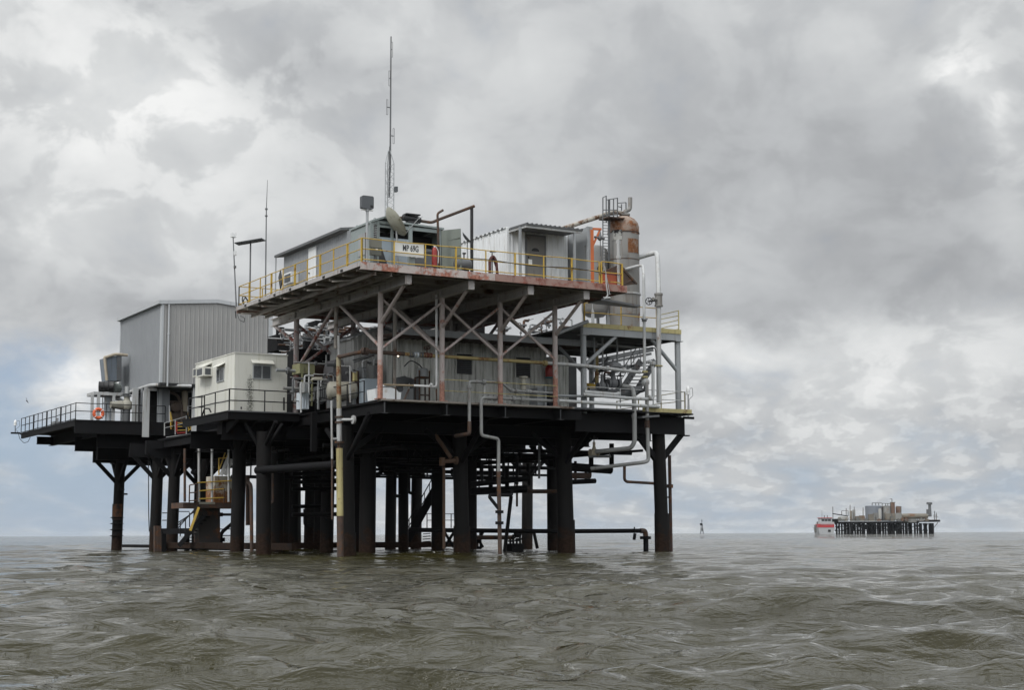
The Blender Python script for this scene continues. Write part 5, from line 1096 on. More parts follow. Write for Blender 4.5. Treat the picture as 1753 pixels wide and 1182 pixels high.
for x, d, r in ((203, 109, .36), (268, 101, .36), (297, 98, .36), (350, 101, .38), (340, 112, .34)):
    p_ = at(x, 850, d=d)
    obj('pile', MB().tube((p_.x-.12, p_.y-.1, -2.5), (p_.x+.06, p_.y, 6.6), r+.01, r-.01, 18), M['pile'], lp_, smooth=True)
    obj('cap_girder', MB().box(p_.x-1.85, p_.x+1.85, p_.y-.15, p_.y+.15, 6.05, 6.9), M['tar'], lp_)
    obj('cap_girder', MB().box(p_.x-.15, p_.x+.15, p_.y-1.85, p_.y-.16, 6.07, 6.88).box(p_.x-.15, p_.x+.15, p_.y+.16, p_.y+1.85, 6.07, 6.88), M['tar'], lp_)
    for du, dv in ((1.7, 0), (-1.7, 0), (0, 1.7), (0, -1.7)):
        obj('knee_brace', MB().bar((p_.x, p_.y, 4.5), (p_.x+du, p_.y+dv, 6.25), .22, .24), M['tar'], lp_)
    if x == 203:
        obj('rust_scab', MB().lathe((p_.x-.05, p_.y-.05, 2.1), [(r+.012, 0), (r+.016, .5), (r+.012, 1.1)], 18, cap=False), mat('pile_rust_scab', (.014, .012, .011), .8, rust=.62, rcol=(.14, .055, .02), scale=1.3), lp_, smooth=True)
        for k in range(4):
            obj('rubbing_band', MB().lathe((p_.x-.09, p_.y-.07, 1.0+k*.42), [(r+.02, -.04), (r+.14, 0), (r+.02, .04)], 16), M['pile'], lp_)
        obj('stub', MB().tube((p_.x+.3, p_.y, 3.9), (p_.x+.62, p_.y, 3.9), .06).tube((p_.x, p_.y-.3, 4.2), (p_.x+.2, p_.y-.55, 4.2), .09), M['tar'], lp_)
p_ = at(255, 800, d=101)
tag(obj('hanging_rope', MB().path([at(254, 790, d=101), at(254.5, 880, d=101), at(255.5, 911, d=101)], .03, 6), M['black']), 'thin black rope hanging straight down between the leftmost piles', 'rope')
rail('black panelled guardrail along the left edge of the far left wing', [(LU+.06, LVB-.1, LZ), (LU+.06, LV0+.06, LZ)], M['rail'], levels=(1.05, .55, .06), step=1.25, r=.026, fat=(3, 6, 9))
rail('black guardrail along the front of the far left wing, holding the ring buoy', [(LU+.06, LV0+.06, LZ), (3.6, LV0+.06, LZ)], M['rail'], levels=(1.05, .55), step=2.0, r=.026)
lb_ = at(168.5, 708.5, v=LV0-.08)
rb2 = thing('lifebuoy', 'orange ring lifebuoy hung on the black railing of the far left wing', 'lifebuoy', tuple(lb_))
obj('ring', MB().torus(lb_, .28, .105, (0, 1, 0), 24, 10), M['buoy'], rb2, smooth=True)
bd = MB()
for k in range(4):
    t = rad(45+90*k); bd.torus(lb_+Vector((.28*math.cos(t), 0, .28*math.sin(t))), .112, .02, (-math.sin(t), 0, math.cos(t)), 10, 4)
obj('band', bd, M['white'], rb2)
lantern('white lantern on a short arm at the far left tip of the wing', 26, 719, 729, 742, LVB-1)
tag(obj('hanging_cable', MB().path([at(30, 738, v=LVB-1), at(34, 752, v=LVB-1), at(41, 759, v=LVB-1), at(48, 757, v=LVB-1), at(52, 749, v=LVB-1)], .02, 5), M['black'], smooth=True), 'thin cable drooping below the left tip of the wing', 'cable')
q = at(98, 723, u=LU+.7)
tag(obj('equipment_box', MB().box(LU+.4, LU+1.0, q.y-.4, q.y+.5, LZ, LZ+.35).tube((LU+.7, q.y, LZ+.35), (LU+.7, q.y, LZ+.6), .08), M['grey']), 'small grey box on the deck inside the left black guardrail', 'box')

# ------------------------------------------------------------------ big grey building on its steel frame
BC = at(278, 517, d=99); BU, BV_, BZ1 = BC.x, BC.y, BC.z
BZ0 = at(278, 655, d=98.9).z
BL = at(207, 547, u=BU).y; BR = at(466, 530, v=BV_).x
ridge = BZ1+.32
bb = thing('big_grey_building', 'big plain grey metal-sided building raised on a steel frame', 'building', ((BU+BR)/2, (BV_+BL)/2, LZ))
um = at(372, 512, v=BV_).x
def gtop(t): x = BU+t*(BR-BU); return BZ1-.06+(ridge-BZ1)*(1-abs(x-um)/(um-BU) if x < um else 1-(x-um)/(BR-um)*1.2)
obj('wall', MB().corr((BU, BL), (BU, BV_), BZ0, BZ1-.05, (-1, 0), .31, .028, .7), M['siding'], bb, 'left wall in cool grey ribbed sheet')
obj('wall', MB().corr((BU, BV_), (BR, BV_), BZ0, gtop, (0, -1), .31, .028, .7), M['siding2'], bb, 'gable wall in warmer grey ribbed sheet')
obj('wall', MB().box(BR-.05, BR, BV_+.02, BL, BZ0, BZ1-.1).box(BU+.02, BR-.06, BL-.05, BL, BZ0, BZ1-.1), M['siding2'], bb)
rf = obj('roof', MB().prism([(BU-.12, BV_-.12, BZ1-.16), (um, BV_-.12, ridge-.15), (BR+.1, BV_-.12, BZ1-.22), (BR+.1, BV_-.12, BZ1+.02), (um, BV_-.12, ridge+.1), (BU-.12, BV_-.12, BZ1+.08)], (0, BL-BV_+.3, 0)), M['trim'], bb)
va, vb = at(350, 510, v=BV_+3.5).x, at(379, 510, v=BV_+3.5).x; vt = at(365, 506, v=BV_+3.5).z
obj('ridge_vent', MB().prism([(va-.3, BV_+3, ridge), (va+.15, BV_+3, ridge+.28), (va+.4, BV_+3, ridge+.38), (vb-.5, BV_+3, ridge+.38), (vb-.1, BV_+3, ridge+.2), (vb+.1, BV_+3, ridge)], (0, 2.5, 0)), M['trim'], rf)
for bx2 in ((BU-.05, BU+.02, BV_+.02, BV_+.22, BZ0, BZ1-.17), (BU-.05, BU+.1, BV_-.05, BV_+.018, BZ0, BZ1-.17), (BU-.05, BU-.02, BL-.2, BL, BZ0, BZ1-.17), (BR-.25, BR+.04, BV_-.05, BV_-.03, BZ0, BZ1-.23)):
    obj('corner_trim', MB().box(*bx2), M['trim'], bb)
obj('downpipe', MB().path([(BU+.42, BV_-.1, BZ1-.15), (BU+.42, BV_-.1, BZ0-.0), (BU+.42, BV_-.1, BZ0-.25)], .055, 8).tube((BU+.42, BV_-.1, BZ0+3.1), (BU+.42, BV_-.1, BZ0+3.2), .08), M['trim'], bb, smooth=True)
obj('gutter', MB().box(BU-.26, BU-.125, BV_-.12, BL+.1, BZ1-.14, BZ1+.09), M['trim'], bb)
obj('base_beam', MB().box(BU-.03, BU+.1, BV_-.02, BL, BZ0-.2, BZ0-.01).box(BU+.11, BR, BV_-.03, BV_+.1, BZ0-.16, BZ0-.01), M['black'], bb)
obj('duct', MB().path([at(222, 672, u=BU-.3), at(256, 660.5, u=BU-.3), at(262, 659.5, u=BU-.3), at(328, 661.5, v=BV_-.25)], .12, 10, .5), M['greylt'], bb, smooth=True)
for x, u, v, w, m in ((250, None, LV0-.12, .4, 'greylt'), (231, None, LV0+.4, .35, 'greylt'), (243, None, LV0+.5, .16, 'siding'), (279.5, None, LV0+.6, .78, 'siding'), (274, None, LV0+.5, .2, 'trim'), (332.5, None, LV0-1.5, .28, 'greylt')):
    q = at(x, 700, v=v); zb = (at(x, 749, v=v).z if x == 250 else (LZ-.2 if x != 332.5 else 6.6))
    obj('frame_column', MB().box(q.x-w/2, q.x+w/2, v-.1, v+.1, zb, BZ0-.21), M[m], bb)
    if x in (250, 332.5): obj('column_head', MB().box(q.x-w/2, q.x+w/2+.45, v-.11, v+.11, BZ0-.42, BZ0-.22), M[m], bb)
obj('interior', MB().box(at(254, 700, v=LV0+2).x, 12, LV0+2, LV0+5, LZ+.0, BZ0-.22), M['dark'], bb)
# the machinery in the shade under the building
ma = thing('compressor', 'dim brown and grey machinery in the shade under the big grey building', 'compressor', tuple(at(305, 715, v=LV0+1)))
cc = at(306, 695, v=LV0+1)
cm = mat('engine_brown', (.10, .075, .06), .7, rust=.35, rcol=(.07, .045, .03), scale=2, var=.5)
obj('block', MB().box(cc.x-.75, cc.x+.5, LV0+.9, LV0+1.8, LZ, cc.z+.3), cm, ma)
obj('cylinder', MB().lathe((cc.x-.3, LV0+.85, cc.z-.1), [(.3, -.25), (.36, -.2), (.36, .2), (.2, .3)], 14, (0, -1, 0)), cm, ma, smooth=True)
obj('cylinder', MB().lathe((cc.x+.35, LV0+.85, cc.z+.1), [(.16, -.5), (.2, -.4), (.2, .8), (.12, .9)], 12), M['tan'], ma, smooth=True)
obj('pipe', MB().path([(cc.x-.8, LV0+.8, cc.z+.9), (cc.x-.2, LV0+.7, cc.z+.7), (cc.x+.1, LV0+.7, cc.z), (cc.x+.1, LV0+.7, LZ)], .1, 8, .3), cm, ma, smooth=True)
# yellow gated stair in the gap
gy = LV0-.6
yg = thing('yellow_gangway', 'yellow barred gangway with grey handrails in the gap left of the cream cabin', 'gangway', tuple(at(306, 745, v=gy)))
def yb(pts, m='yellow', w=.07, nm='bar'):
    mb = MB()
    for a, b in pts: mb.bar(at(160+a[0]/4.545, 500+a[1]/4.545, v=gy), at(160+b[0]/4.545, 500+b[1]/4.545, v=gy), w, w*.7)
    obj(nm, mb, M[m], yg)
yb([((597, 935), (625, 1075)), ((625, 1075), (612, 1010)), ((735, 935), (758, 1075)), ((728, 1000), (740, 1080)), ((640, 1022), (720, 1020)), ((640, 1050), (720, 1048)), ((640, 1078), (720, 1076)), ((597, 935), (603, 1070)), ((758, 1060), (735, 1085))])
yb([((552, 1020), (552, 1120)), ((552, 1022), (718, 970)), ((552, 1060), (718, 1020)), ((636, 995), (636, 1112)), ((722, 965), (722, 1110)), ((565, 1132), (760, 1105)), ((590, 885), (592, 1010)), ((735, 890), (735, 945)), ((735, 890), (790, 888))], 'greylt', .06, 'hand_rail')
yb([((645, 1010), (645, 1090)), ((650, 1100), (715, 1095))], 'red', .12, 'red_step')
tag(obj('ledge_beam', MB().box(at(285, 750, v=gy-.1).x, 3.5, gy-.1, gy+.6, 6.3, at(300, 752, v=gy-.1).z), M['tar']), 'black beam under the yellow gangway', 'beam')
rail('thin grey railing under the big grey building beside the wide grey column', [at(270, 722, v=LV0+.1), at(290, 724, v=LV0+.1)], M['grey'], levels=(1.0, .5), step=.8, r=.02, post=.035)
# stand with two drums, hood, pump
sx = lambda zx: 160+zx/4.545
sy = lambda zy: 500+zy/4.545
HV = LV0+1.6
fa0, fa1 = at(157, 672, v=HV), at(210, 672, v=HV)
fs = thing('drum_stand', 'pale steel stand holding two drums beside the big grey building', 'stand', (fa0.x, HV, LZ))
obj('top', MB().box(fa0.x, fa1.x, HV-.5, HV+1.2, fa0.z-.2, fa0.z), M['greylt'], fs)
for x in (158, 168.5, 194.5): q = at(x, 690, v=HV-.45); obj('leg', MB().box(q.x-.09, q.x+.09, HV-.5, HV-.36, LZ, fa0.z-.202), M['greylt'], fs)
obj('ladder', MB().bar(at(175, 718, v=HV), at(176, 678, v=HV), .05).bar(at(181, 718, v=HV), at(181, 678, v=HV), .05).bar(at(175, 690, v=HV), at(181, 690, v=HV), .05).bar(at(175, 700, v=HV), at(181, 700, v=HV), .05).bar(at(175, 710, v=HV), at(181, 710, v=HV), .05), M['greylt'], fs)
for x, y, m, lab in ((178, 659, 'black', 'black drum lying on its side on the pale stand, the left of two'), (200, 659.5, 'greenD', 'green-grey drum lying on the pale stand against the building')):
    mm = M['black'] if m == 'black' else mat('drum_green', (.12, .135, .125), .6, rust=.2)
    q = at(x, y, v=HV); rD = .36
    d = MB().lathe((q.x-.35, HV-.1, fa0.z+rD+.01), [(.05, 0), (rD, 0), (rD, .02), (rD-.02, .05), (rD-.02, .3), (rD+.01, .33), (rD-.02, .36), (rD-.02, .6), (rD+.01, .63), (rD-.02, .66), (rD-.02, .9), (rD, .93), (rD, .95), (.05, .95)], 22, (.55 if m != 'black' else .9, .8 if m != 'black' else -.35, 0))
    tag(obj('steel_drum', d, mm, smooth=True), lab, 'drum', 'drums on the pale stand')
hd = thing('intake_hood', 'grey-blue intake hood with thick tan rim behind the left edge of the big building', 'hood', tuple(at(195, 650, v=BL-2.5)))
hvv = BL-2.5
hp = [at(179, 612, v=hvv), at(206, 608, v=hvv), at(206, 652, v=hvv), at(183, 652, v=hvv)]
obj('back', MB().prism([p+Vector((.12, .1, 0)) for p in hp], (0, 1.6, 0)), mat('hood_blue_grey', (.17, .2, .235), .5, rust=.15, streak=.3, scol=(.09, .1, .11)), hd)
obj('rim', MB().path([hp[3], hp[0], at(183, 611.5, v=hvv), at(198, 606.5, v=hvv), hp[1]+Vector((.5, 0, 0))], .1, 8, .2), M['tan'], hd, smooth=True)
obj('shade_panel', MB().bar(at(204, 612, v=hvv-.05), at(204, 652, v=hvv-.05), .25), M['greydk'], hd)
pu = thing('white_pump', 'white pump with rounded casing and flanged neck behind the black railing', 'pump', tuple(at(216, 715, v=LV0+.9)))
pc = at(217, 694, v=LV0+.9)
obj('casing', MB().lathe(pc-Vector((0, 0, .38)), [(.08, 0), (.3, .1), (.4, .32), (.36, .55), (.2, .7), (.18, .95)], 18), M['creamtank'], pu, smooth=True)
obj('side_casing', MB().lathe(pc+Vector((-.3, 0, -.02)), [(.28, 0), (.3, .1), (.22, .6), (.22, .75)], 16, (-1, 0, 0)), M['creamtank'], pu, smooth=True)
obj('pedestal', MB().tube((pc.x, LV0+.9, LZ), (pc.x, LV0+.9, pc.z-.3), .24), M['greydk'], pu, smooth=True)
obj('flange', MB().tube(pc+Vector((0, 0, .55)), pc+Vector((0, 0, .62)), .3).tube(pc+Vector((0, 0, .68)), pc+Vector((0, 0, .75)), .3), M['greydk'], pu)
obj('neck', MB().tube(pc+Vector((0, 0, .5)), (pc.x, LV0+.9, BZ0-.1), .15), M['greylt'], pu, smooth=True)
q = at(187, 698, v=LV0+2.4)
tag(obj('pale_tank', MB().lathe((q.x, LV0+2.4, LZ), [(.05, 0), (.34, .02), (.34, 1.75), (.2, 1.9), (.05, 1.95)], 18), M['bluewhite'], smooth=True), 'pale upright cylinder under the drum stand', 'tank')
q = at(205, 686, v=LV0+2.2)
tag(obj('pale_pipework', MB().path([(q.x-.7, LV0+2.2, LZ), (q.x-.7, LV0+2.2, q.z+.1), (q.x+.2, LV0+2.2, q.z+.1), (q.x+.2, LV0+2.2, LZ)], .13, 10, .3), M['white'], smooth=True), 'white looped pipe between the pale cylinder and the white pump', 'pipe')
# ================================================================== under the decks
CD = 90
def Q(zx, zy, d=CD): return at(160+zx/4.376, 700+zy/4.376, d=d)
def Qv(zx, zy, v): return at(160+zx/4.376, 700+zy/4.376, v=v)
cv0 = Q(680, 720).y
cw = thing('hung_landing', 'rusty hung landing with yellow handrails below the deck at the left', 'landing', tuple(Q(860, 720)))
f0, f1 = Qv(672, 718, cv0), Qv(1110, 700, cv0); zf_ = Qv(860, 705, cv0).z
obj('floor', MB().box(f0.x, f1.x, cv0, cv0+2.2, zf_-.32, zf_), M['rust'], cw)
obj('edge_plate', MB().box(Qv(790, 700, cv0).x, Qv(910, 700, cv0).x, cv0-.03, cv0-.004, zf_-.1, zf_+.03), M['creamtank'], cw)
for zx, m in ((684, 'rust'), (790, 'greylt'), (888, 'greylt'), (1013, 'greylt')):
    a, b = Qv(zx, 300, cv0-.06), Qv(zx, 700, cv0-.06); obj('hanger_pipe', MB().tube(a, b, .075, n=10), M[m], cw, smooth=True)
for zx, zy in ((720, 575), (980, 598), (780, 560)):
    p = Qv(zx, zy, cv0-.12); obj('rail_post', MB().bar(p, (p.x, p.y, zf_), .06), M['rust'], cw)
for (a, b, m) in (((780, 556), (1056, 540), 'yellow'), ((790, 618), (980, 602), 'yellow'), ((790, 678), (985, 668), 'yellow'), ((720, 575), (780, 562), 'rust'), ((720, 632), (780, 628), 'rust'), ((720, 692), (780, 688), 'rust')):
    obj('rail_bar', MB().tube(Qv(*a, cv0-.12), Qv(*b, cv0-.12), .035, n=6), M[m], cw)
ta, tb_ = Qv(908, 505, cv0+.5), Qv(1080, 690, cv0+.5)
tag(obj('cream_tank', MB().box(ta.x, tb_.x, cv0+.5, cv0+2, zf_+.01, ta.z), mat('rust_bled_cream', (.44, .42, .36), .6, rust=.42, rcol=(.22, .09, .03), scale=1.6, zlow=(2.6, 4.4), streak=.4, scol=(.2, .1, .04))), 'cream square tank bleeding rust on the hung landing', 'tank')
lad = thing('inclined_ladder', 'yellow-railed steep ladder going up from the hung landing into the deck', 'ladder', tuple(Q(950, 500)))
obj('stringer', MB().bar(Q(955, 500, 92), Q(1010, 370, 92), .1, .2).bar(Q(985, 500, 92), Q(1040, 380, 92), .1, .2), M['greylt'], lad)
obj('hand_rail', MB().tube(Q(935, 480, 92), Q(1005, 280, 92), .035).tube(Q(960, 480, 92), Q(1010, 330, 92), .03).tube(Q(940, 500, 92), Q(940, 372, 92), .04).tube(Q(940, 372, 92), Q(1010, 370, 92), .04), M['yellow'], lad)
ls = thing('lower_stair', 'dark stair with yellow stringer from the hung landing down to the water', 'stair', tuple(Q(650, 1000)))
a0, a1 = Q(640, 1030, 91), Q(830, 800, 91); b0, b1 = Q(700, 985, 93), Q(860, 790, 93)
obj('stringer', MB().bar(a0, a1, .08, .26), M['tar'], ls); obj('stringer', MB().bar(Q(725, 915, 89), Q(790, 740, 89), .08, .14), M['yellow'], ls)
tr = MB()
for k in range(9): t = (k+.5)/9; tr.bar(a0.lerp(a1, t), a0.lerp(a1, t)+Vector((.6, .6, 0)), .25, .05)
obj('tread', tr, M['tar'], ls)
hr_ = MB()
for o in (0, 55, 105): hr_.tube(Q(630, 900-o*.4+0, 89), Q(790, 740-o*.0+o*.3-20, 89), .03)
for x, y in ((650, 850), (690, 815), (720, 780), (755, 745)): hr_.bar(Q(x, y, 89), Q(x, y+110, 89), .05)
obj('hand_rail', hr_, M['rail'], ls)
bl_ = thing('boat_landing', 'low dark landing with rusty bumper posts at water level by the left piles', 'landing', tuple(Q(500, 960, 96)))
obj('beam', MB().bar(Q(455, 920, 96), Q(810, 918, 94), .4, .34).bar(Q(455, 1040, 96), Q(545, 1042, 96), .3, .3), M['tar'], bl_)
for zx in (470, 490, 525, 700, 755): obj('bumper_post', MB().bar(Q(zx, 880 if zx < 500 else 920, 95.5), Q(zx, 1080, 95.5), .26), M['rust'] if zx < 500 else M['tar'], bl_)
obj('strut_column', MB().bar(Q(850, 740, 92), Q(850, 1050, 92), 1.3, .9), mat('rusty_black', (.03, .026, .024), .8, rust=.5, rcol=(.11, .045, .02), scale=1.2), bl_)
obj('low_beam', MB().bar(Q(230, 1030, 108), Q(430, 1032, 104), .3, .2).bar(Q(640, 1035, 95), Q(1060, 1042, 90), .4, .35), M['tar'], bl_)
obj('thin_rail', MB().tube(Q(515, 783, 100), Q(560, 783, 100), .03).tube(Q(515, 838, 100), Q(560, 838, 100), .03).tube(Q(640, 772, 99), Q(720, 772, 99), .03).tube(Q(885, 905, 95), Q(1060, 903, 95), .03).tube(Q(885, 952, 95), Q(1060, 952, 95), .03), M['rail'], bl_)
def under(label, pts, r, m='tar', joints=(), grp='dark pipes slung under the main deck', bend=None):
    t = thing('underdeck_pipe', label, 'pipe', tuple(pts[0]), grp); obj('run', MB().path(pts, r, 8, bend), M[m], t, smooth=True)
    for j in joints: obj('coupling', MB().tube(j-Vector((0, 0, .12)), j+Vector((0, 0, .12)), r*2.1, n=10), M[m], t)
    return t
under('black pipe with two couplings dropping to the water right of the rusty strut column', [Q(917, 760, 94), Q(917, 1040, 94)], .11, 'tar', (Q(919, 850, 94),), 'single pipes between the left piles')
under('black pipe running down on a slant to a valve left of the big round pile', [Q(1060, 845, 94), Q(970, 920, 94), Q(955, 945, 94), Q(955, 1030, 94)], .11, 'tar', (Q(957, 983, 94),), 'single pipes between the left piles')
under('black horizontal pipe with a flange under the hung landing', [Q(930, 795, 95), Q(1070, 795, 95)], .08, 'tar', (Q(950, 795, 95),), 'single pipes between the left piles')
under('rusty upright pipe right of the big round pile under the cream cabin', [at(431, 950, d=82), at(430, 832, d=82), at(424, 825, d=83)], .1, 'rust', (), 'single pipes between the left piles')
under('brown upright pipe between the two round piles under the cream cabin', [at(424, 815, d=84), at(424, 900, d=84)], .12, 'rust', (), 'single pipes between the left piles')
under('thin rusty drop pipe beside the second round pile under the cabin', [at(467, 800, d=80), at(467, 860, d=80), at(463, 862, d=80)], .06, 'rust', (), 'single pipes between the left piles')
# low pipe along the water at the right
wl = thing('low_pipe', 'long black pipe just above the sea ending in a rusty elbow at the right', 'pipe', tuple(at(1105, 945, v=8)))
obj('run', MB().path([at(700, 908, v=14), at(960, 910.5, v=9.5), at(1098, 909.5, v=8)], .12, 10), M['tar'], wl, smooth=True)
obj('elbow', MB().path([at(1096, 909.5, v=8), at(1104.5, 909.5, v=8), at(1105.5, 922, v=8)], .14, 10, .3), M['rust'], wl, smooth=True)
obj('leg', MB().tube(at(1105.5, 918, v=8), at(1106, 955, v=8), .14, n=12).tube(at(1105, 919, v=8), at(1105, 924, v=8), .3, n=12), M['tar'], wl, smooth=True)
obj('rod', MB().bar(at(1086, 903, v=8), at(1086, 912, v=8), .05).bar(at(1087, 914, v=8), at(1085.5, 925, v=8), .12), M['tar'], wl)
p_ = [at(1146, 780, v=6.3), at(1149, 946, v=6.3)]
rk = thing('caisson_pipe', 'slim rusty pipe standing in the sea just right of the right pile', 'pipe', tuple(p_[1]))
obj('run', MB().tube(p_[0], p_[1]-Vector((0, 0, .5)), .09, n=10), mat('dark_rust_pipe', (.05, .03, .024), .75, rust=.5, rcol=(.1, .04, .02)), rk, smooth=True)
obj('coupling', MB().tube(at(1146.5, 830, v=6.3), at(1146.5, 836, v=6.3), .18, n=10).bar(at(1140, 852, v=6.5), at(1148, 852, v=6.3), .08), M['rust'], rk)
tag(obj('rust_weep', MB().path([at(1131, 855, v=6.6), at(1130, 895, v=6.55), at(1129, 920, v=6.55)], .06, 6), M['rust'], smooth=True), 'rusty brown strip running down the face of the right pile', 'pipe')
pipe('brown hooked pipe hanging below the slimmer downcomer towards the right pile', [at(1069, 799, v=4.3), at(1069, 822, v=4.4), at(1073, 825.5, v=4.5), at(1117, 828, v=5.8), at(1131, 830, v=6.4)], .075, 'rust', .15)
c = at(1017, 770, v=5.6)
valve('brassy yellow-brown valve where the thick downcomer ends under the deck', c-Vector((0, 0, .3)), .9, 'tan', True, None)
# rusty cock on the front middle pile
vc = thing('rusty_cock', 'rust-yellow valve and slanting pipe on the front of the second front pile', 'valve', tuple(at(765, 790, v=6.0)))
obj('body', MB().tube(at(757, 791, v=6.2), at(782, 789, v=6.2), .11, n=12).tube(at(757, 784, v=6.2), at(757, 798, v=6.2), .15, n=12).tube(at(779, 789, v=6.2), at(782, 789, v=6.2), .2, n=12), M['rustshade'], vc, smooth=True)
obj('pipe', MB().path([at(745, 745, v=7), at(757, 762, v=6.6), at(772, 785, v=6.3)], .1, 8).tube(at(760, 800, v=6.3), at(760, 940, v=6.5), .07), M['rustshade'], vc, smooth=True)
# pipes, trays and hangers slung beneath the deck: the busy band against the sky
R = random.Random(21)
for i in range(26):
    v = R.uniform(14, 33); u0 = R.uniform(3.5, 15); z = R.uniform(4.3, 6.0)-.012*v; L = R.uniform(4, 9); r = R.choice((.05, .07, .1, .14))
    if i % 3 == 0: pts = [(u0, v, z), (u0+.3, min(v+L, 34), z)]
    else: pts = [(u0, v, z), (min(u0+L, 21), v, z), (min(u0+L, 21), v, z+R.choice((-.7, .9, 1.2)))]
    pts = [Vector(p) for p in pts]
    t = under('black pipe, one of many in the tangle slung under the main deck', pts, r)
    d = pts[1]-pts[0]
    for k in (.2, .5, .8):
        q = pts[0]+d*k; obj('hanger', MB().bar(q-Vector((0, 0, r)), (q.x, q.y, 6.2), .07), M['tar'], t)
    q = pts[0]+d*R.uniform(.3, .7); e = d.normalized(); obj('flange', MB().tube(q-e*.08, q+e*.08, r*1.9, n=10), M['tar'], t)
for i in range(9):
    v = R.uniform(12, 30); u0 = R.uniform(4, 13); z = R.uniform(4.5, 5.4); L = R.uniform(4, 8)
    t = thing('cable_tray', 'black cable tray hung below the main deck, one of several', 'cable tray', (u0, v, z), 'cable trays under the main deck')
    obj('tray', MB().box(u0, u0+L, v, v+.5, z, z+.1), M['tar'], t)
    for k in (.1, .5, .9): obj('hanger', MB().bar((u0+L*k, v+.25, z+.1), (u0+L*k, v+.25, 6.4), .06).bar((u0+L*k, v+.05, z+.1), (u0+L*k+.4, v+.05, 6.3), .05), M['tar'], t)
def seg(label, x0, y0, x1, y1, v, r, m='tar', drops=(), up=()):
    t = under(label, [at(x0, y0, v=v), at(x1, y1, v=v)], r, m, (), 'pipe runs under the deck between the front piles')
    for x, y in drops: a = at(x, y0, v=v); obj('dropper', MB().tube(a, at(x, y, v=v), r*.6, n=6), M[m], t)
    return t
seg('black header pipe between the second and third front piles, lowest but one', 805, 842, 900, 838, 11, .2, 'tar', ((840, 800), (868, 800)))
seg('dark red-brown end of pipe reaching the third front pile', 905, 842, 952, 842, 9.5, .11, 'rust', ())
seg('black pipe under the second front pile gap carrying small valves', 805, 830, 905, 820, 10, .14, 'tar', ((825, 790), (862, 785), (885, 780)))
seg('black tray-like pipe run right of the third front pile', 976, 826, 1019, 824, 8, .13, 'tar', ((985, 790), (1003, 800)))
seg('black box pipe just right of the third front pile', 976, 800, 1046, 805, 7.6, .22, 'tar', ((1012, 780), (1047, 760)))
seg('short black valve-laden pipe right of the third front pile', 976, 815, 1010, 815, 7.8, .16, 'rust', ((1010, 795),))
seg('thin black pipe under the deck edge left of the right pile', 1045, 776, 1100, 772, 7, .07, 'tar', ())
seg('thin pale pipe tucked under the deck right of the third front pile', 1008, 782, 1045, 782, 7.2, .07, 'grey', ((1044, 772),))
for x, y0, y1, d, lab in ((885, 780, 868, 84, 'thin rod hanging under the deck between the second and third front piles'), (923, 752, 820, 80, 'thin pale rod hanging left of the third front pile')):
    tag(obj('hanging_rod', MB().tube(at(x, y0, d=d), at(x, y1, d=d), .06), M['greydk'] if x > 900 else M['rust']), lab, 'rod')
tag(obj('slant_pipe', MB().tube(at(875, 850, d=82), at(864, 945, d=82), .1), M['tar'], smooth=True), 'black slanting pipe entering the water left of the valve cluster', 'pipe')
tag(obj('slant_post', MB().bar(at(914, 912, d=88), at(920, 940, d=88), .18), M['tar']), 'short black slanting post in the water right of the valve cluster', 'post')
cl_ = thing('valve_cluster', 'black cluster of valves and pumps at water level left of the thick third pile', 'pump', tuple(at(882, 940, d=84)))
c0 = at(882, 935, d=84)
obj('body', MB().box(c0.x-.35, c0.x+.35, c0.y-.3, c0.y+.3, -.2, c0.z+.12), M['tar'], cl_)
for dx, h in ((-.3, .35), (-.12, .6), (.1, .4), (.3, .5)): obj('stem', MB().tube((c0.x+dx, c0.y, 0), (c0.x+dx, c0.y, c0.z+h), .06).tube((c0.x+dx-.12, c0.y, c0.z+h*.7), (c0.x+dx+.12, c0.y, c0.z+h*.7), .05), M['tar'], cl_, smooth=True)
obj('disc', MB().tube((c0.x+.15, c0.y-.1, c0.z+.62), (c0.x+.15, c0.y+.1, c0.z+.62), .2), M['tar'], cl_, smooth=True)
under('brown walkway-level pipe left of the valve cluster', [at(808, 921, d=88), at(880, 921, d=88)], .12, 'rust', (), 'single pipes between the front piles')
bs = thing('back_stair', 'black see-through stair with thin rails between the middle piles down to the water', 'stair', tuple(at(710, 935, d=100)))
a0, a1 = at(692, 935, d=100), at(744, 842, d=100); b0, b1 = at(706, 935, d=102), at(752, 850, d=102)
obj('stringer', MB().bar(a0, a1, .08, .5), M['tar'], bs)
obj('hand_rail', MB().tube(at(692, 905, d=100), at(740, 820, d=100), .035).tube(at(692, 915, d=100), at(742, 832, d=100), .03), M['tar'], bs)
for k in range(7): p_ = a0.lerp(a1, k/6); obj('rail_post', MB().bar(p_, p_+Vector((0, 0, 1.05)), .04), M['tar'], bs)
ft = MB()
for k in range(7): ft.bar(at(724, 915+k*4.5, d=101), at(737, 914+k*4.5, d=101), .3, .06)
obj('tread', ft, M['tar'], bs)
fl2 = rail('thin black two-bar railing at water level between the middle piles', [at(731, 904, d=96), at(812, 904, d=100)], M['rail'], levels=(.85, .45), step=2.0, h=.87)
x_ = MB()
for x in (765, 815): x_.bar(at(x-4, 938, d=92), at(x+12, 912, d=92), .16).bar(at(x-4, 912, d=92), at(x+12, 938, d=92), .16)
tag(obj('cross_frame', x_.bar(at(808, 940, d=92), at(824, 940, d=92), .25).bar(at(822, 912, d=92), at(823, 940, d=92), .1), M['tar']), 'black crossed struts at water level beside the second front pile', 'frame')
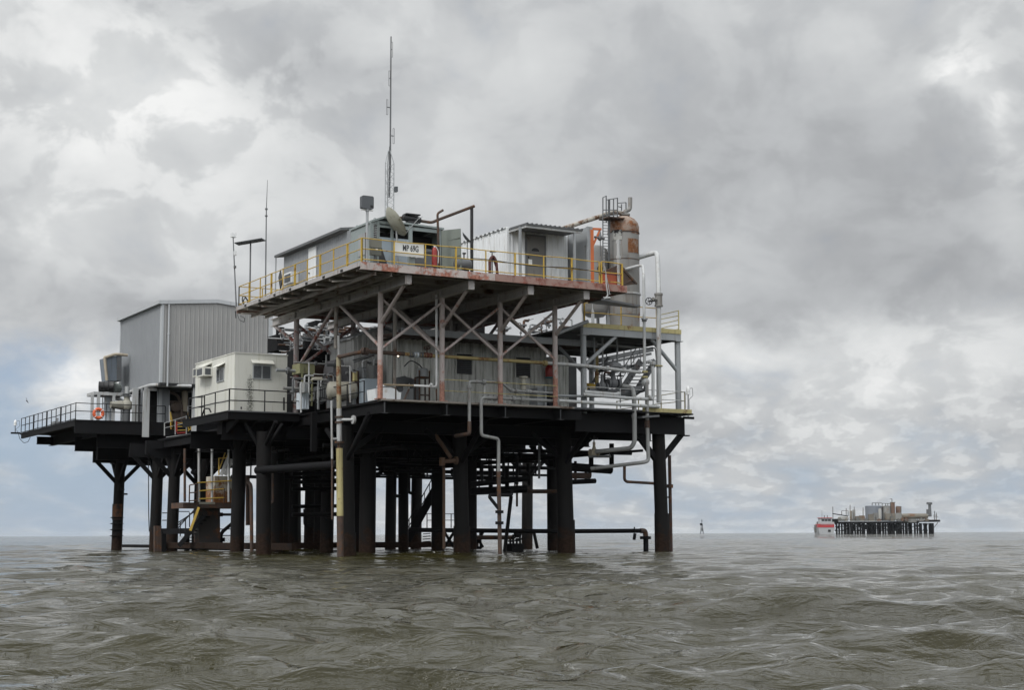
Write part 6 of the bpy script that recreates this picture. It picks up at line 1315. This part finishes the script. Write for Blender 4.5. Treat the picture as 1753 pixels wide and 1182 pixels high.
for x, y0, y1, v in ((520, 790, 835, 20), (548, 790, 840, 22), (676, 800, 850, 22), (700, 800, 845, 24), (555, 872, 890, 18), (522, 872, 900, 20)):
    c = at(x, y0, v=v)
    under('short black pipe stub dangling between the middle piles under the deck', [c, at(x, y1, v=v), at(x+10, y1, v=v)], .1, 'tar', (), 'pipe stubs between the middle piles')
for y, v in ((812, 18), (826, 20), (838, 22), (868, 24), (882, 16)):
    under('black pipe crossing level behind the nearest left pile', [at(500, y, v=v), at(578, y-1, v=v)], .11, 'tar', (), 'level pipes behind the nearest left pile')
# ================================================================== far platform, workboat, marker, bird
FD = 900.0
ox, oy = 1370, 840; sc = 6.742
def Fp(zx, zy, d=FD): return at(ox+zx/sc, oy+zy/sc, d=d)
fr_ = Vector((math.cos(YAW), -math.sin(YAW), 0)); fd = Vector((math.sin(YAW), math.cos(YAW), 0))
def fbox(mb, x0, x1, y0, y1, d=FD, dep=6.0):
    a, b = Fp(x0, y1, d), Fp(x1, y0, d); w = (b-a).dot(fr_); h = b.z-a.z
    return mb.prism([a, a+fr_*w, a+fr_*w+Z*h, a+Z*h], fd*dep)
fp = thing('distant_platform', 'distant low production platform on black piles at the right horizon', 'oil platform', tuple(Fp(950, 490)))
obj('deck', fbox(fbox(MB(), 395, 1370, 358, 384, dep=22), 1340, 1615, 346, 366, dep=12), M['tar'], fp)
obj('rust_deck_edge', fbox(MB(), 1345, 1612, 340, 346, FD-.2, 10), M['rust'], fp)
k = 0; R = random.Random(2)
for row, dd in ((0, 1), (1, 11), (2, 20)):
    for x in range(410, 1560, 60):
        if x > 1340 and row == 2: continue
        xx = x+R.uniform(-9, 9)+row*16
        if xx > 1535: xx = 1530
        a = Fp(xx, 380, FD+dd); obj('pile', MB().bar((a.x, a.y, -1), a, .75), M['tar'], fp); k += 1
br_ = MB()
for x in range(400, 1500, 92): br_.bar(Fp(x, 470, FD+3), Fp(x+60, 385, FD+3), .4).bar(Fp(x+60, 470, FD+3), Fp(x, 385, FD+3), .4)
for y in (420, 470): br_.bar(Fp(400, y, FD+12), Fp(1370, y, FD+12), .35)
obj('brace', br_, M['tar'], fp)
fbx = MB(); 
for i in range(13): x = 620+i*41+R.uniform(-9, 9); fbox(fbx, x, x+R.uniform(8, 22), R.uniform(385, 395), R.uniform(400, 480), FD+8, 3)
obj('conductor', fbx, M['tar'], fp)
rl = MB()
for x in range(470, 1360, 40): rl.bar(Fp(x, 320, FD-.5), Fp(x, 358, FD-.5), .12)
rl.bar(Fp(470, 322, FD-.5), Fp(1360, 325, FD-.5), .12).bar(Fp(470, 340, FD-.5), Fp(1360, 342, FD-.5), .1)
obj('railing', rl, M['farsteel'], fp)
fm = {k: mat('far_'+k, c, .7, rust=r, rcol=(.16, .09, .05), scale=.25, var=.4) for k, c, r in (('bluegrey', (.18, .2, .23), .2), ('grey', (.2, .2, .19), .35), ('rust', (.14, .085, .06), .5), ('tan', (.17, .155, .125), .45), ('white', (.36, .36, .34), .3))}
def tank(label, x0, x1, y0, y1, m, d=FD+5, cat='tank', grp='tanks on the distant platform'):
    a, b = Fp((x0+x1)/2, y1, d), Fp((x0+x1)/2, y0, d); r = (x1-x0)/sc/2*d/FOC
    return tag(obj('storage_tank', MB().lathe(a, [(r, 0), (r, b.z-a.z-.3), (r*.9, b.z-a.z), (.1, b.z-a.z+.15)], 20), fm[m], smooth=True), label, cat, grp)
tank('wide blue-grey storage tank, tallest on the distant platform', 755, 945, 178, 355, 'bluegrey')
tank('pale grey storage tank right of the wide blue-grey one on the distant platform', 948, 1045, 180, 355, 'grey')
tank('rusty brown tall tank on the distant platform beside the pale grey one', 1046, 1097, 140, 355, 'rust')
tank('small rusty tank at the right of the tall tanks on the distant platform', 1106, 1164, 190, 355, 'rust', FD+7)
tank('short pale upright tank before the tall tanks on the distant platform', 905, 940, 215, 330, 'white', FD-2)
tank('slim tan upright vessel left of the big tanks on the distant platform', 572, 602, 238, 355, 'tan', FD, 'vessel')
tank('second slim vessel, grey, left of the big tanks on the distant platform', 606, 638, 225, 355, 'grey', FD+1, 'vessel')
def hvess(label, x0, x1, yc, h, m, d=FD):
    a, b = Fp(x0, yc, d), Fp(x1, yc, d); r = h/sc/2*d/FOC; L = (b-a).length
    return tag(obj('horizontal_vessel', MB().lathe(a, [(.1, 0), (r*.8, r*.35), (r, r), (r, L-r), (r*.8, L-r*.35), (.1, L)], 16, b-a), fm[m], smooth=True), label, 'vessel', 'long vessels on the distant platform')
hvess('long tan horizontal vessel on the right wing of the distant platform', 1160, 1480, 300, 62, 'tan')
hvess('white horizontal vessel at the left end of the distant platform deck', 430, 560, 328, 55, 'white')
for i, (x0, x1, y0, y1, m) in enumerate(((640, 690, 300, 356, 'tan'), (690, 745, 292, 356, 'tan'), (795, 850, 275, 356, 'tan'), (850, 900, 262, 356, 'grey'), (985, 1100, 268, 340, 'tan'), (1035, 1062, 308, 356, 'rust'), (1100, 1170, 262, 340, 'grey'), (1200, 1340, 330, 372, 'grey'))):
    tag(obj('equipment_skid', fbox(MB(), x0, x1, y0, y1, FD-1-i*.3, 3), fm[m]), ('tan block left of centre', 'larger tan block next to it, left of the big tank', 'tan block before the wide blue-grey tank', 'grey block before the wide blue-grey tank', 'tan skid before the rusty tall tank', 'dark rust-red door-like block', 'grey skid before the small rusty tank', 'grey skid under the long tan vessel')[i]+' on the distant platform deck', 'equipment', 'equipment on the distant platform')
gt = thing('gantry', 'thin rails, masts and gantries standing up all along the distant platform', 'gantry', tuple(Fp(950, 300, FD+2)))
for a, b in (((830, 145), (830, 178)), ((830, 145), (945, 148)), ((945, 148), (945, 180)), ((945, 152), (1040, 155)), ((1040, 140), (1040, 180)), ((1040, 140), (1098, 140)), ((870, 146), (870, 178)), ((905, 146), (905, 178)), ((985, 152), (985, 180)), ((1058, 100), (1058, 140)), ((1030, 103), (1058, 100)), ((1106, 185), (1164, 188)), ((1164, 188), (1164, 260)), ((1010, 153), (1010, 180)), ((478, 238), (552, 236)), ((478, 238), (478, 290)), ((530, 210), (530, 300)), ((552, 236), (552, 300)), ((575, 170), (575, 300)), ((622, 190), (622, 228)), ((375, 270), (550, 300)), ((375, 190), (378, 350)), ((725, 200), (725, 350)), ((1255, 310), (1255, 380)), ((1300, 330), (1300, 380)), ((1550, 240), (1550, 340)), ((1570, 260), (1570, 345)), ((1530, 290), (1580, 290)), ((1535, 310), (1590, 310)), ((1545, 430), (1590, 370))):
    obj('mast', MB().bar(Fp(*a, FD+2), Fp(*b, FD+2), .3), M['farsteel'], gt)
tag(obj('flare_stack', MB().tube(Fp(1498, 305), Fp(1492, 160), 1.0, .8, 10).tube(Fp(1490, 165), Fp(1490, 140), 1.7, 1.7, 10).tube(Fp(1470, 275), Fp(1470, 220), .8), M['greydk']), 'dark stack with a wide pale cap at the right end of the distant platform', 'stack')
tag(obj('dark_davit', fbox(MB(), 370, 440, 330, 372, FD-2, 3).bar(Fp(372, 270, FD-2), Fp(550, 300, FD-2), .5), M['tar']), 'black cradle hanging over the left end of the distant platform', 'cradle')
for i in range(26):
    x = R.uniform(420, 1480); w = R.uniform(10, 46); h = R.uniform(14, 70) if 600 < x < 1200 else R.uniform(10, 34); d_ = FD-3.5-i*.35
    tag(obj('equipment_skid', fbox(fbox(MB(), x, x+w, 357-h, 357, d_, 2.5), x+w*.3, x+w*.5, 357-h*1.5, 357-h, d_+.5, 1), M['farsteel'] if i % 3 else fm[R.choice(('tan', 'grey', 'rust'))]), 'small weathered block in the clutter along the distant platform deck', 'equipment', 'small blocks on the distant platform')
# workboat
bt = thing('workboat', 'white and red workboat moored at the left end of the distant platform', 'boat', tuple(Fp(300, 485, 875)))
BD = 875
hl = MB(); a, b = Fp(205, 486, BD), Fp(400, 400, BD); w = (b-a).dot(fr_); h = Fp(300, 430, BD).z
def ring(t, ww, z0): return [a*0+Vector((a.x, a.y, 0))+fr_*(w/2+s*ww/2)+fd*t+Z*z for s, z in ((-1, z0), (-.8, -.4), (.8, -.4), (1, z0))]
rings = [ring(0, w*.98, h), ring(6, w, h), ring(16, w*.9, h+.5), ring(22, w*.15, h+1.2)]
vs = [p for r in rings for p in r]
hl.add(vs, [(4*i+j, 4*i+j+1, 4*i+j+5, 4*i+j+4) for i in range(3) for j in range(3)]+[(0, 1, 2, 3), (15, 14, 13, 12)]+[(4*i+3, 4*i, 4*i+4, 4*i+7) for i in range(3)])
obj('hull', hl, M['hull_white'], bt)
obj('red_band', fbox(MB(), 205, 392, 390, 430, BD-.15, 8), M['boat_red'], bt)
obj('deckhouse', fbox(MB(), 215, 392, 365, 390, BD+.5, 8), M['hull_white'], bt)
wh = obj('wheelhouse', fbox(MB(), 226, 366, 322, 365, BD+1.5, 5), M['hull_white'], bt)
wn = MB()
for x0, x1 in ((247, 277), (284, 313), (320, 352)): fbox(wn, x0, x1, 335, 357, BD+1.4, .08)
obj('window', wn, M['black'], wh)
obj('roof', fbox(MB(), 218, 370, 316, 323, BD+1.0, 6), M['boat_red'], bt)
obj('mast', MB().bar(Fp(250, 235, BD+3), Fp(250, 316, BD+3), .12).bar(Fp(278, 290, BD+3), Fp(278, 316, BD+3), .3).bar(Fp(312, 290, BD+3), Fp(312, 316, BD+3), .3).bar(Fp(198, 360, BD+3), Fp(198, 395, BD+3), .3), M['greydk'], bt)
obj('lettering_bar', fbox(MB(), 235, 385, 393, 397, BD-.25, .05), M['hull_white'], bt)
obj('door', fbox(MB(), 322, 352, 455, 480, BD-.2, .1), M['black'], bt)
tag(obj('mooring_dolphin', MB().bar(Fp(175, 490, BD), Fp(175, 405, BD), .8).bar(Fp(158, 405, BD), Fp(190, 405, BD), .4), M['farsteel']), 'grey mooring pile with a flat top just left of the red and white workboat', 'mooring pile')
# channel marker
MD = 700
mk = thing('channel_marker', 'small dark beacon tower standing alone in the sea left of the distant platform', 'beacon', tuple(at(1202, 914, d=MD)))
kk = lambda x, y: at(x, y, d=MD)
obj('frame', MB().bar(kk(1199.5, 915), kk(1200.6, 897), .22).bar(kk(1204, 915), kk(1202.2, 897), .22).bar(kk(1199.7, 908), kk(1203.5, 908), .18).bar(kk(1199.5, 913), kk(1203, 904), .15).bar(kk(1204, 913), kk(1200.5, 904), .15), M['tar'], mk)
obj('cabin', MB().box(kk(1200, 900).x, kk(1202.8, 900).x, kk(1200, 900).y, kk(1200, 900).y+.8, kk(1200, 900).z, kk(1200, 896.5).z), M['tar'], mk)
obj('mast', MB().bar(kk(1201.5, 898), kk(1201.5, 889.5), .14).bar(kk(1200, 893), kk(1203, 893), .12), M['tar'], mk)
# bird
bc = at(46.5, 687, d=150)
bi = MB()
bi.lathe(bc-fr_*.12+Z*.1, [(.005, 0), (.035, .06), (.05, .16), (.035, .27), (.008, .36)], 8, fr_*.6-Z*.7)
bi.add([bc-fr_*.02+Z*.05, bc+fr_*.05-Z*.03, bc-fr_*.1+Z*.28+fd*.1, bc-fr_*.18+Z*.34+fd*.15, bc+fr_*.12-Z*.2-fd*.1, bc+fr_*.2-Z*.22-fd*.12], [(0, 1, 3, 2), (1, 0, 4, 5)])
bi.add([bc-fr_*.02+Z*.055, bc+fr_*.05-Z*.025, bc-fr_*.1+Z*.285+fd*.11, bc-fr_*.18+Z*.345+fd*.16, bc+fr_*.12-Z*.19-fd*.1, bc+fr_*.2-Z*.21-fd*.12], [(2, 3, 1, 0), (5, 4, 0, 1)])
tag(obj('sea_bird', bi, M['black']), 'small dark sea bird flying over the water at far left', 'bird')
SKYGAIN = 1.0
# cloud masses by bearing and height (given by the photograph's pixels): x, y, half widths, lightness
BLOBS = [(190, 190, 220, 140, .34), (60, 400, 120, 70, .16), (330, 210, 100, 60, .10), (380, 370, 150, 60, .08), (40, 40, 120, 60, .18), (150, 20, 130, 45, -.22), (480, 110, 130, 60, -.16), (270, 230, 90, 50, -.14),
 (1330, 270, 340, 180, -.17), (1280, 520, 500, 45, -.20), (1720, 180, 50, 80, .30), (1690, 130, 40, 25, .15), (700, 330, 180, 180, .05), (820, 90, 170, 110, .10), (200, 500, 190, 45, -.18), (1400, 60, 250, 50, .06),
 (1300, 585, 130, 45, .26), (1550, 640, 260, 70, .18), (150, 640, 60, 45, .34), (1230, 690, 70, 30, .12), (560, 480, 150, 80, -.06), (1560, 450, 200, 60, -.12), (30, 790, 50, 35, .18), (1500, 780, 200, 50, .05), (1000, 20, 200, 50, -.05)]
BLUES = [(20, 650, 160, 90, .72), (60, 800, 200, 110, .5), (250, 880, 220, 60, .3), (1200, 840, 200, 60, .06), (100, 600, 60, 30, .2)]
# ================================================================== sea
def build_sea():
    rg = np.random.default_rng(11)
    NR = 1250
    rr = 4.0*np.exp(np.linspace(0, math.log(14000/4.0), NR))
    fine = np.linspace(-24, 24, 560); coarse = np.concatenate([np.linspace(24.6, 60, 50), np.linspace(64, 296, 60), np.linspace(300, 335.4, 50)])
    th = np.radians(np.concatenate([fine, coarse])); NA = len(th)
    T, Rr = np.meshgrid(th, rr)
    ang = math.pi/2-YAW                      # heading of the view in the x-y plane
    X = CAM.x+Rr*np.cos(ang-T); Yy = CAM.y+Rr*np.sin(ang-T)
    sp = Rr*(math.log(14000/4.0)/NR)          # local spacing along a spoke
    H = np.zeros_like(X); DX = np.zeros_like(X); DY = np.zeros_like(X)
    main = ang+math.radians(180+14)           # the swell runs towards the viewer
    for i in range(120):
        lam = .34*(6.5/.34)**rg.random()
        k = 2*math.pi/lam; spread = .62 if lam < 1.2 else .42
        a_ = main+rg.normal(0, spread); amp = .0050*lam**.76*(1.05 if lam > 2 else 1)*(1.3 if lam < 1.3 else 1)
        amp *= .62+.76*rg.random()
        ph = rg.random()*2*math.pi; kx, ky = k*math.cos(a_), k*math.sin(a_)
        fade = np.clip((lam/sp-2.2)/3.0, 0, 1)
        w = kx*X+ky*Yy+ph
        H += amp*fade*np.cos(w); q = 1.15 if lam < 2.5 else .9
        DX -= q*amp*fade*math.cos(a_)*np.sin(w); DY -= q*amp*fade*math.sin(a_)*np.sin(w)
    # groups of higher and lower waves
    g = .78+.28*np.sin(X*.055+Yy*.031+1.0)*np.sin(Yy*.047-X*.02+.4)
    H *= g; 
    far = np.clip((Rr-250)/900, 0, 1); H *= 1-.9*far
    V = np.stack([X+DX, Yy+DY, H-.0], -1).reshape(-1, 3)
    idx = np.arange(NR*NA).reshape(NR, NA); nx = np.roll(idx, -1, 1)
    F = np.stack([idx[:-1], idx[1:], nx[1:], nx[:-1]], -1).reshape(-1, 4)
    me = bpy.data.meshes.new('sea'); me.vertices.add(len(V)); me.vertices.foreach_set('co', V.astype(np.float32).ravel())
    me.loops.add(F.size); me.loops.foreach_set('vertex_index', F.astype(np.int32).ravel())
    me.polygons.add(len(F)); me.polygons.foreach_set('loop_start', np.arange(0, F.size, 4, dtype=np.int32)); me.polygons.foreach_set('loop_total', np.full(len(F), 4, np.int32))
    me.polygons.foreach_set('use_smooth', np.ones(len(F), bool)); me.update(); me.validate()
    # small cap under the camera
    o = bpy.data.objects.new('sea_water', me); C.objects.link(o); o['kind'] = 'structure'
    m = bpy.data.materials.new('sea_water'); m.use_nodes = True; t = NT(m.node_tree); b = t.n['Principled BSDF']
    g_ = t.new('ShaderNodeNewGeometry').outputs['Position']
    mp = t.new('ShaderNodeMapping'); t.link(g_, mp.inputs[0]); mp.inputs['Rotation'].default_value = (0, 0, -(main))
    mpv = t.scale(mp.outputs[0], (1, .42, 1))
    n1 = t.noise(mpv, 2.6, 6, .55, .4).outputs[0]; n2 = t.noise(mpv, 8.0, 4, .55, .2).outputs[0]; n3 = t.noise(mpv, 22.0, 2, .5, .0).outputs[0]; n0 = t.noise(g_, .09, 4, .5).outputs[0]
    col = t.mix(t.step(n0, .3, .7), (.021, .0185, .0052, 1), (.029, .026, .0085, 1))
    # flecks of foam on the steepest water
    nf = t.noise(t.scale(g_, (1, 1, 1)), 2.2, 7, .7, 1.0).outputs[0]; nf2 = t.noise(g_, .16, 3, .5).outputs[0]
    sx_ = t.new('ShaderNodeSeparateXYZ'); t.link(g_, sx_.inputs[0])
    near = t.math('MULTIPLY', t.math('MULTIPLY', t.step(sx_.outputs[0], -1.0, 1.5), t.step(sx_.outputs[0], 22.0, 19.5)), t.math('MULTIPLY', t.step(sx_.outputs[1], 2.0, 5.5), t.step(sx_.outputs[1], 54.0, 40.0)))
    foam = t.math('MULTIPLY', t.step(t.math('MULTIPLY_ADD', near, .06, nf), .65, .72), t.math('MAXIMUM', t.step(nf2, .56, .68), near))      # slapping round the piles
    col = t.mix(t.math('MULTIPLY', foam, .5), col, (.55, .56, .55, 1))
    t.link(col, b.inputs['Base Color']); b.inputs['IOR'].default_value = 1.333
    t.val(b.inputs['Roughness'], t.math('MULTIPLY_ADD', foam, .5, .035))
    h = t.math('ADD', t.math('MULTIPLY', n1, .22), t.math('MULTIPLY_ADD', n3, .007, t.math('MULTIPLY', n2, .035)))
    bm = t.new('ShaderNodeBump'); bm.inputs['Strength'].default_value = .9; bm.inputs['Distance'].default_value = 1.0
    t.link(h, bm.inputs['Height'])
    nv = t.noise(mpv, 1.1, 3, .6, .2).outputs[1]                      # wavelets that stay rough however far away they lie
    va = t.new('ShaderNodeVectorMath', operation='SUBTRACT'); t.link(nv, va.inputs[0]); va.inputs[1].default_value = (.5, .5, .5)
    ds = t.new('ShaderNodeVectorMath', operation='DISTANCE'); t.link(g_, ds.inputs[0]); ds.inputs[1].default_value = (0, -20, 0)   # open water is rougher than the lee of the platform
    vb0 = t.new('ShaderNodeVectorMath', operation='SCALE'); t.link(va.outputs[0], vb0.inputs[0]); t.link(t.math('MULTIPLY_ADD', t.step(ds.outputs['Value'], 60, 420), .85, .10), vb0.inputs['Scale'])
    vb = t.new('ShaderNodeVectorMath', operation='MULTIPLY'); t.link(vb0.outputs[0], vb.inputs[0]); vb.inputs[1].default_value = (1, 1, 0)
    vc_ = t.new('ShaderNodeVectorMath', operation='ADD'); t.link(bm.outputs[0], vc_.inputs[0]); t.link(vb.outputs[0], vc_.inputs[1])
    vn = t.new('ShaderNodeVectorMath', operation='NORMALIZE'); t.link(vc_.outputs[0], vn.inputs[0]); t.link(vn.outputs[0], b.inputs['Normal'])
    me.materials.append(m)
build_sea()
# ================================================================== sky
SUN_EL, SUN_AZ = rad(46), math.pi/2-YAW+rad(138)      # behind thin cloud, to the left and a little behind the viewer
W = bpy.data.worlds.new('World'); S.world = W; W.use_nodes = True; t = NT(W.node_tree)
bg = t.n['Background']
sky = t.new('ShaderNodeTexSky'); sky.sky_type = 'NISHITA'; sky.sun_disc = False; sky.sun_elevation = SUN_EL; sky.sun_rotation = math.pi/2-SUN_AZ
d = t.new('ShaderNodeTexCoord').outputs['Generated']
rot = t.new('ShaderNodeMapping'); rot.vector_type = 'POINT'; t.link(d, rot.inputs[0]); rot.inputs['Rotation'].default_value = (0, 0, -(math.pi/2-YAW))
sp = t.new('ShaderNodeSeparateXYZ'); t.link(rot.outputs[0], sp.inputs[0])
fx_, lx_, uz = sp.outputs[0], sp.outputs[1], sp.outputs[2]
# az: degrees to the right of the bearing of the platform, el: degrees above the horizon
az = t.math('MULTIPLY', t.math('ARCTAN2', t.math('MULTIPLY', lx_, -1.0), fx_), 180/math.pi)
el = t.math('MULTIPLY', t.math('ARCSINE', uz), 180/math.pi)
cv_ = t.new('ShaderNodeCombineXYZ'); t.link(az, cv_.inputs[0]); t.link(t.math('MULTIPLY_ADD', t.math('LOGARITHM', t.math('MULTIPLY_ADD', t.math('MAXIMUM', el, 0.0), .6, 1.0), math.e), 5.0, el), cv_.inputs[1]); cvo = cv_.outputs[0]
wn1 = t.noise(cvo, .16, 7, .55, .2); wn2 = t.noise(cvo, .27, 9, .56, .3)
ws = t.new('ShaderNodeSeparateColor'); t.link(wn1.outputs[1], ws.inputs[0])
azw = t.math('ADD', az, t.math('MULTIPLY', t.math('SUBTRACT', ws.outputs[0], .5), 9.0))
elw = t.math('ADD', el, t.math('MULTIPLY', t.math('SUBTRACT', ws.outputs[1], .5), 5.0))
def blob(x, y, sx, sy, amp):
    a0 = math.degrees(math.atan((x-876)/2680)); e0 = (915-y)/2690*57.3; sx = sx/2680*57.3; sy = sy/2690*57.3
    p = t.math('POWER', t.math('DIVIDE', t.math('SUBTRACT', azw, a0), sx), 2.0); q = t.math('POWER', t.math('DIVIDE', t.math('SUBTRACT', elw, e0), sy), 2.0)
    return t.math('MULTIPLY', t.math('EXPONENT', t.math('MULTIPLY', t.math('ADD', p, q), -1.0)), amp)
puffm = t.math('ADD', t.math('ADD', blob(230, 200, 300, 200, .15), blob(1450, 630, 420, 70, .10)), t.math('ADD', blob(1715, 170, 90, 110, .14), .03))
tot = t.math('MULTIPLY_ADD', wn1.outputs[0], .36, .60-.18)
tot = t.math('ADD', tot, t.math('MULTIPLY', t.math('SUBTRACT', wn2.outputs[0], .5), .40))
tot = t.math('ADD', tot, t.math('MULTIPLY', t.math('SUBTRACT', t.step(wn2.outputs[0], .46, .545), .45), puffm))   # firmer edges of the puffs
wn3 = t.noise(cvo, 1.1, 5, .55, .2)
tot = t.math('ADD', tot, t.math('MULTIPLY', t.math('SUBTRACT', t.step(wn3.outputs[0], .48, .60), .4), t.math('MULTIPLY', t.step(el, 7.5, 3.0), .13)))   # small cloudlets low down
for bl in BLOBS: tot = t.math('ADD', tot, blob(*bl))
rp_ = t.new('ShaderNodeValToRGB'); t.link(tot, rp_.inputs[0]); e_ = rp_.color_ramp.elements
stops = ((.0, (.225, .235, .25)), (.30, (.36, .37, .385)), (.52, (.50, .515, .53)), (.75, (.68, .695, .70)), (1.0, (.90, .905, .90)))
e_[0].position = 0; e_[0].color = c4(stops[0][1]); e_[1].position = 1; e_[1].color = c4(stops[-1][1])
for p_, c_ in stops[1:-1]: n_ = e_.new(p_); n_.color = c4(c_)
# openings to blue sky
blue = t.math('MULTIPLY', t.step(el, 5.5, .5), .40)
for bl in BLUES: blue = t.math('ADD', blue, blob(*bl))
blue = t.math('ADD', blue, t.math('MULTIPLY', t.math('SUBTRACT', .5, wn2.outputs[0]), t.math('MULTIPLY', t.step(el, 8.5, 4.0), .5)))
puff = t.math('SUBTRACT', wn2.outputs[0], .5)
blue = t.math('MULTIPLY', t.step(t.math('SUBTRACT', blue, t.math('MULTIPLY', puff, 1.2)), .08, .95), .92)
STR = .1
skc = t.mix(1.0, sky.outputs[0], (.50, .68, 1.0, 1), 'MULTIPLY')
ns = t.new('ShaderNodeVectorMath', operation='SCALE'); t.link(skc, ns.inputs[0]); ns.inputs['Scale'].default_value = SKYGAIN
cl = t.new('ShaderNodeVectorMath', operation='SCALE'); t.link(rp_.outputs[0], cl.inputs[0]); cl.inputs['Scale'].default_value = 1/STR
# below the horizon the same grey, so that reflections never meet a void
pale = t.new('ShaderNodeVectorMath', operation='SCALE'); pale.inputs[0].default_value = (.41, .50, .615); pale.inputs['Scale'].default_value = 1/STR
hz_ = t.mix(t.math('MULTIPLY_ADD', t.step(el, 9.0, 0.0), .25, .62), ns.outputs[0], pale.outputs[0])   # thin haze low over the sea
fin = t.mix(blue, cl.outputs[0], hz_)
lift = t.math('MULTIPLY_ADD', t.step(el, 17.0, 46.0), 1.35, 1.0)      # the overcast is brighter overhead
lift = t.math('ADD', lift, t.math('MULTIPLY', t.step(t.math('MULTIPLY', fx_, -1.0), -.2, .7), .85))  # extra glow in the unseen sky behind the viewer, added to light the under-deck
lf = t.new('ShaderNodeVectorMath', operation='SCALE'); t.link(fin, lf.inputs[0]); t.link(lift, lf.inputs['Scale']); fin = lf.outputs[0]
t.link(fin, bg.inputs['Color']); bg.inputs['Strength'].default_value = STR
su_ = bpy.data.lights.new('sun', 'SUN'); su_.energy = 1.5; su_.angle = rad(14); su_.color = (1, .965, .92)
so = bpy.data.objects.new('sun', su_); C.objects.link(so)
sd_ = Vector((math.cos(SUN_EL)*math.cos(SUN_AZ), math.cos(SUN_EL)*math.sin(SUN_AZ), math.sin(SUN_EL)))
so.rotation_euler = sd_.to_track_quat('Z', 'Y').to_euler(); so.location = (0, 0, 60)
# ================================================================== sea air
hzo = obj('haze', MB().box(-14400, 14400, -14400, 14400, -2.5, 32), None, base=(0, 0, 0), kind='stuff')
hm = bpy.data.materials.new('haze'); hm.use_nodes = True; ht = NT(hm.node_tree); ht.n.remove(ht.n['Principled BSDF'])
pvn = ht.new('ShaderNodeVolumePrincipled'); pvn.inputs['Density'].default_value = .000035; pvn.inputs['Color'].default_value = (.8, .85, .9, 1)
ht.link(pvn.outputs[0], ht.n['Material Output'].inputs['Volume']); hzo.data.materials.append(hm)
# ================================================================== camera and output
ca_ = bpy.data.cameras.new('camera'); co = bpy.data.objects.new('camera', ca_); C.objects.link(co); S.camera = co
ca_.sensor_fit = 'HORIZONTAL'; ca_.sensor_width = 36; ca_.lens = FOC/1753*36; ca_.clip_start = .2; ca_.clip_end = 40000
co.matrix_world = Matrix.Translation(CAM) @ Matrix.Rotation(-YAW, 4, 'Z') @ Matrix.Rotation(math.pi/2+PITCH, 4, 'X') @ Matrix.Rotation(-ROLL, 4, 'Z')
S.render.engine = 'CYCLES'; S.cycles.use_denoising = True
S.view_settings.view_transform = 'Standard'; S.view_settings.look = 'None'; S.view_settings.exposure = 0; S.view_settings.gamma = 1
S.cycles.max_bounces = 6; S.cycles.diffuse_bounces = 3; S.cycles.glossy_bounces = 3
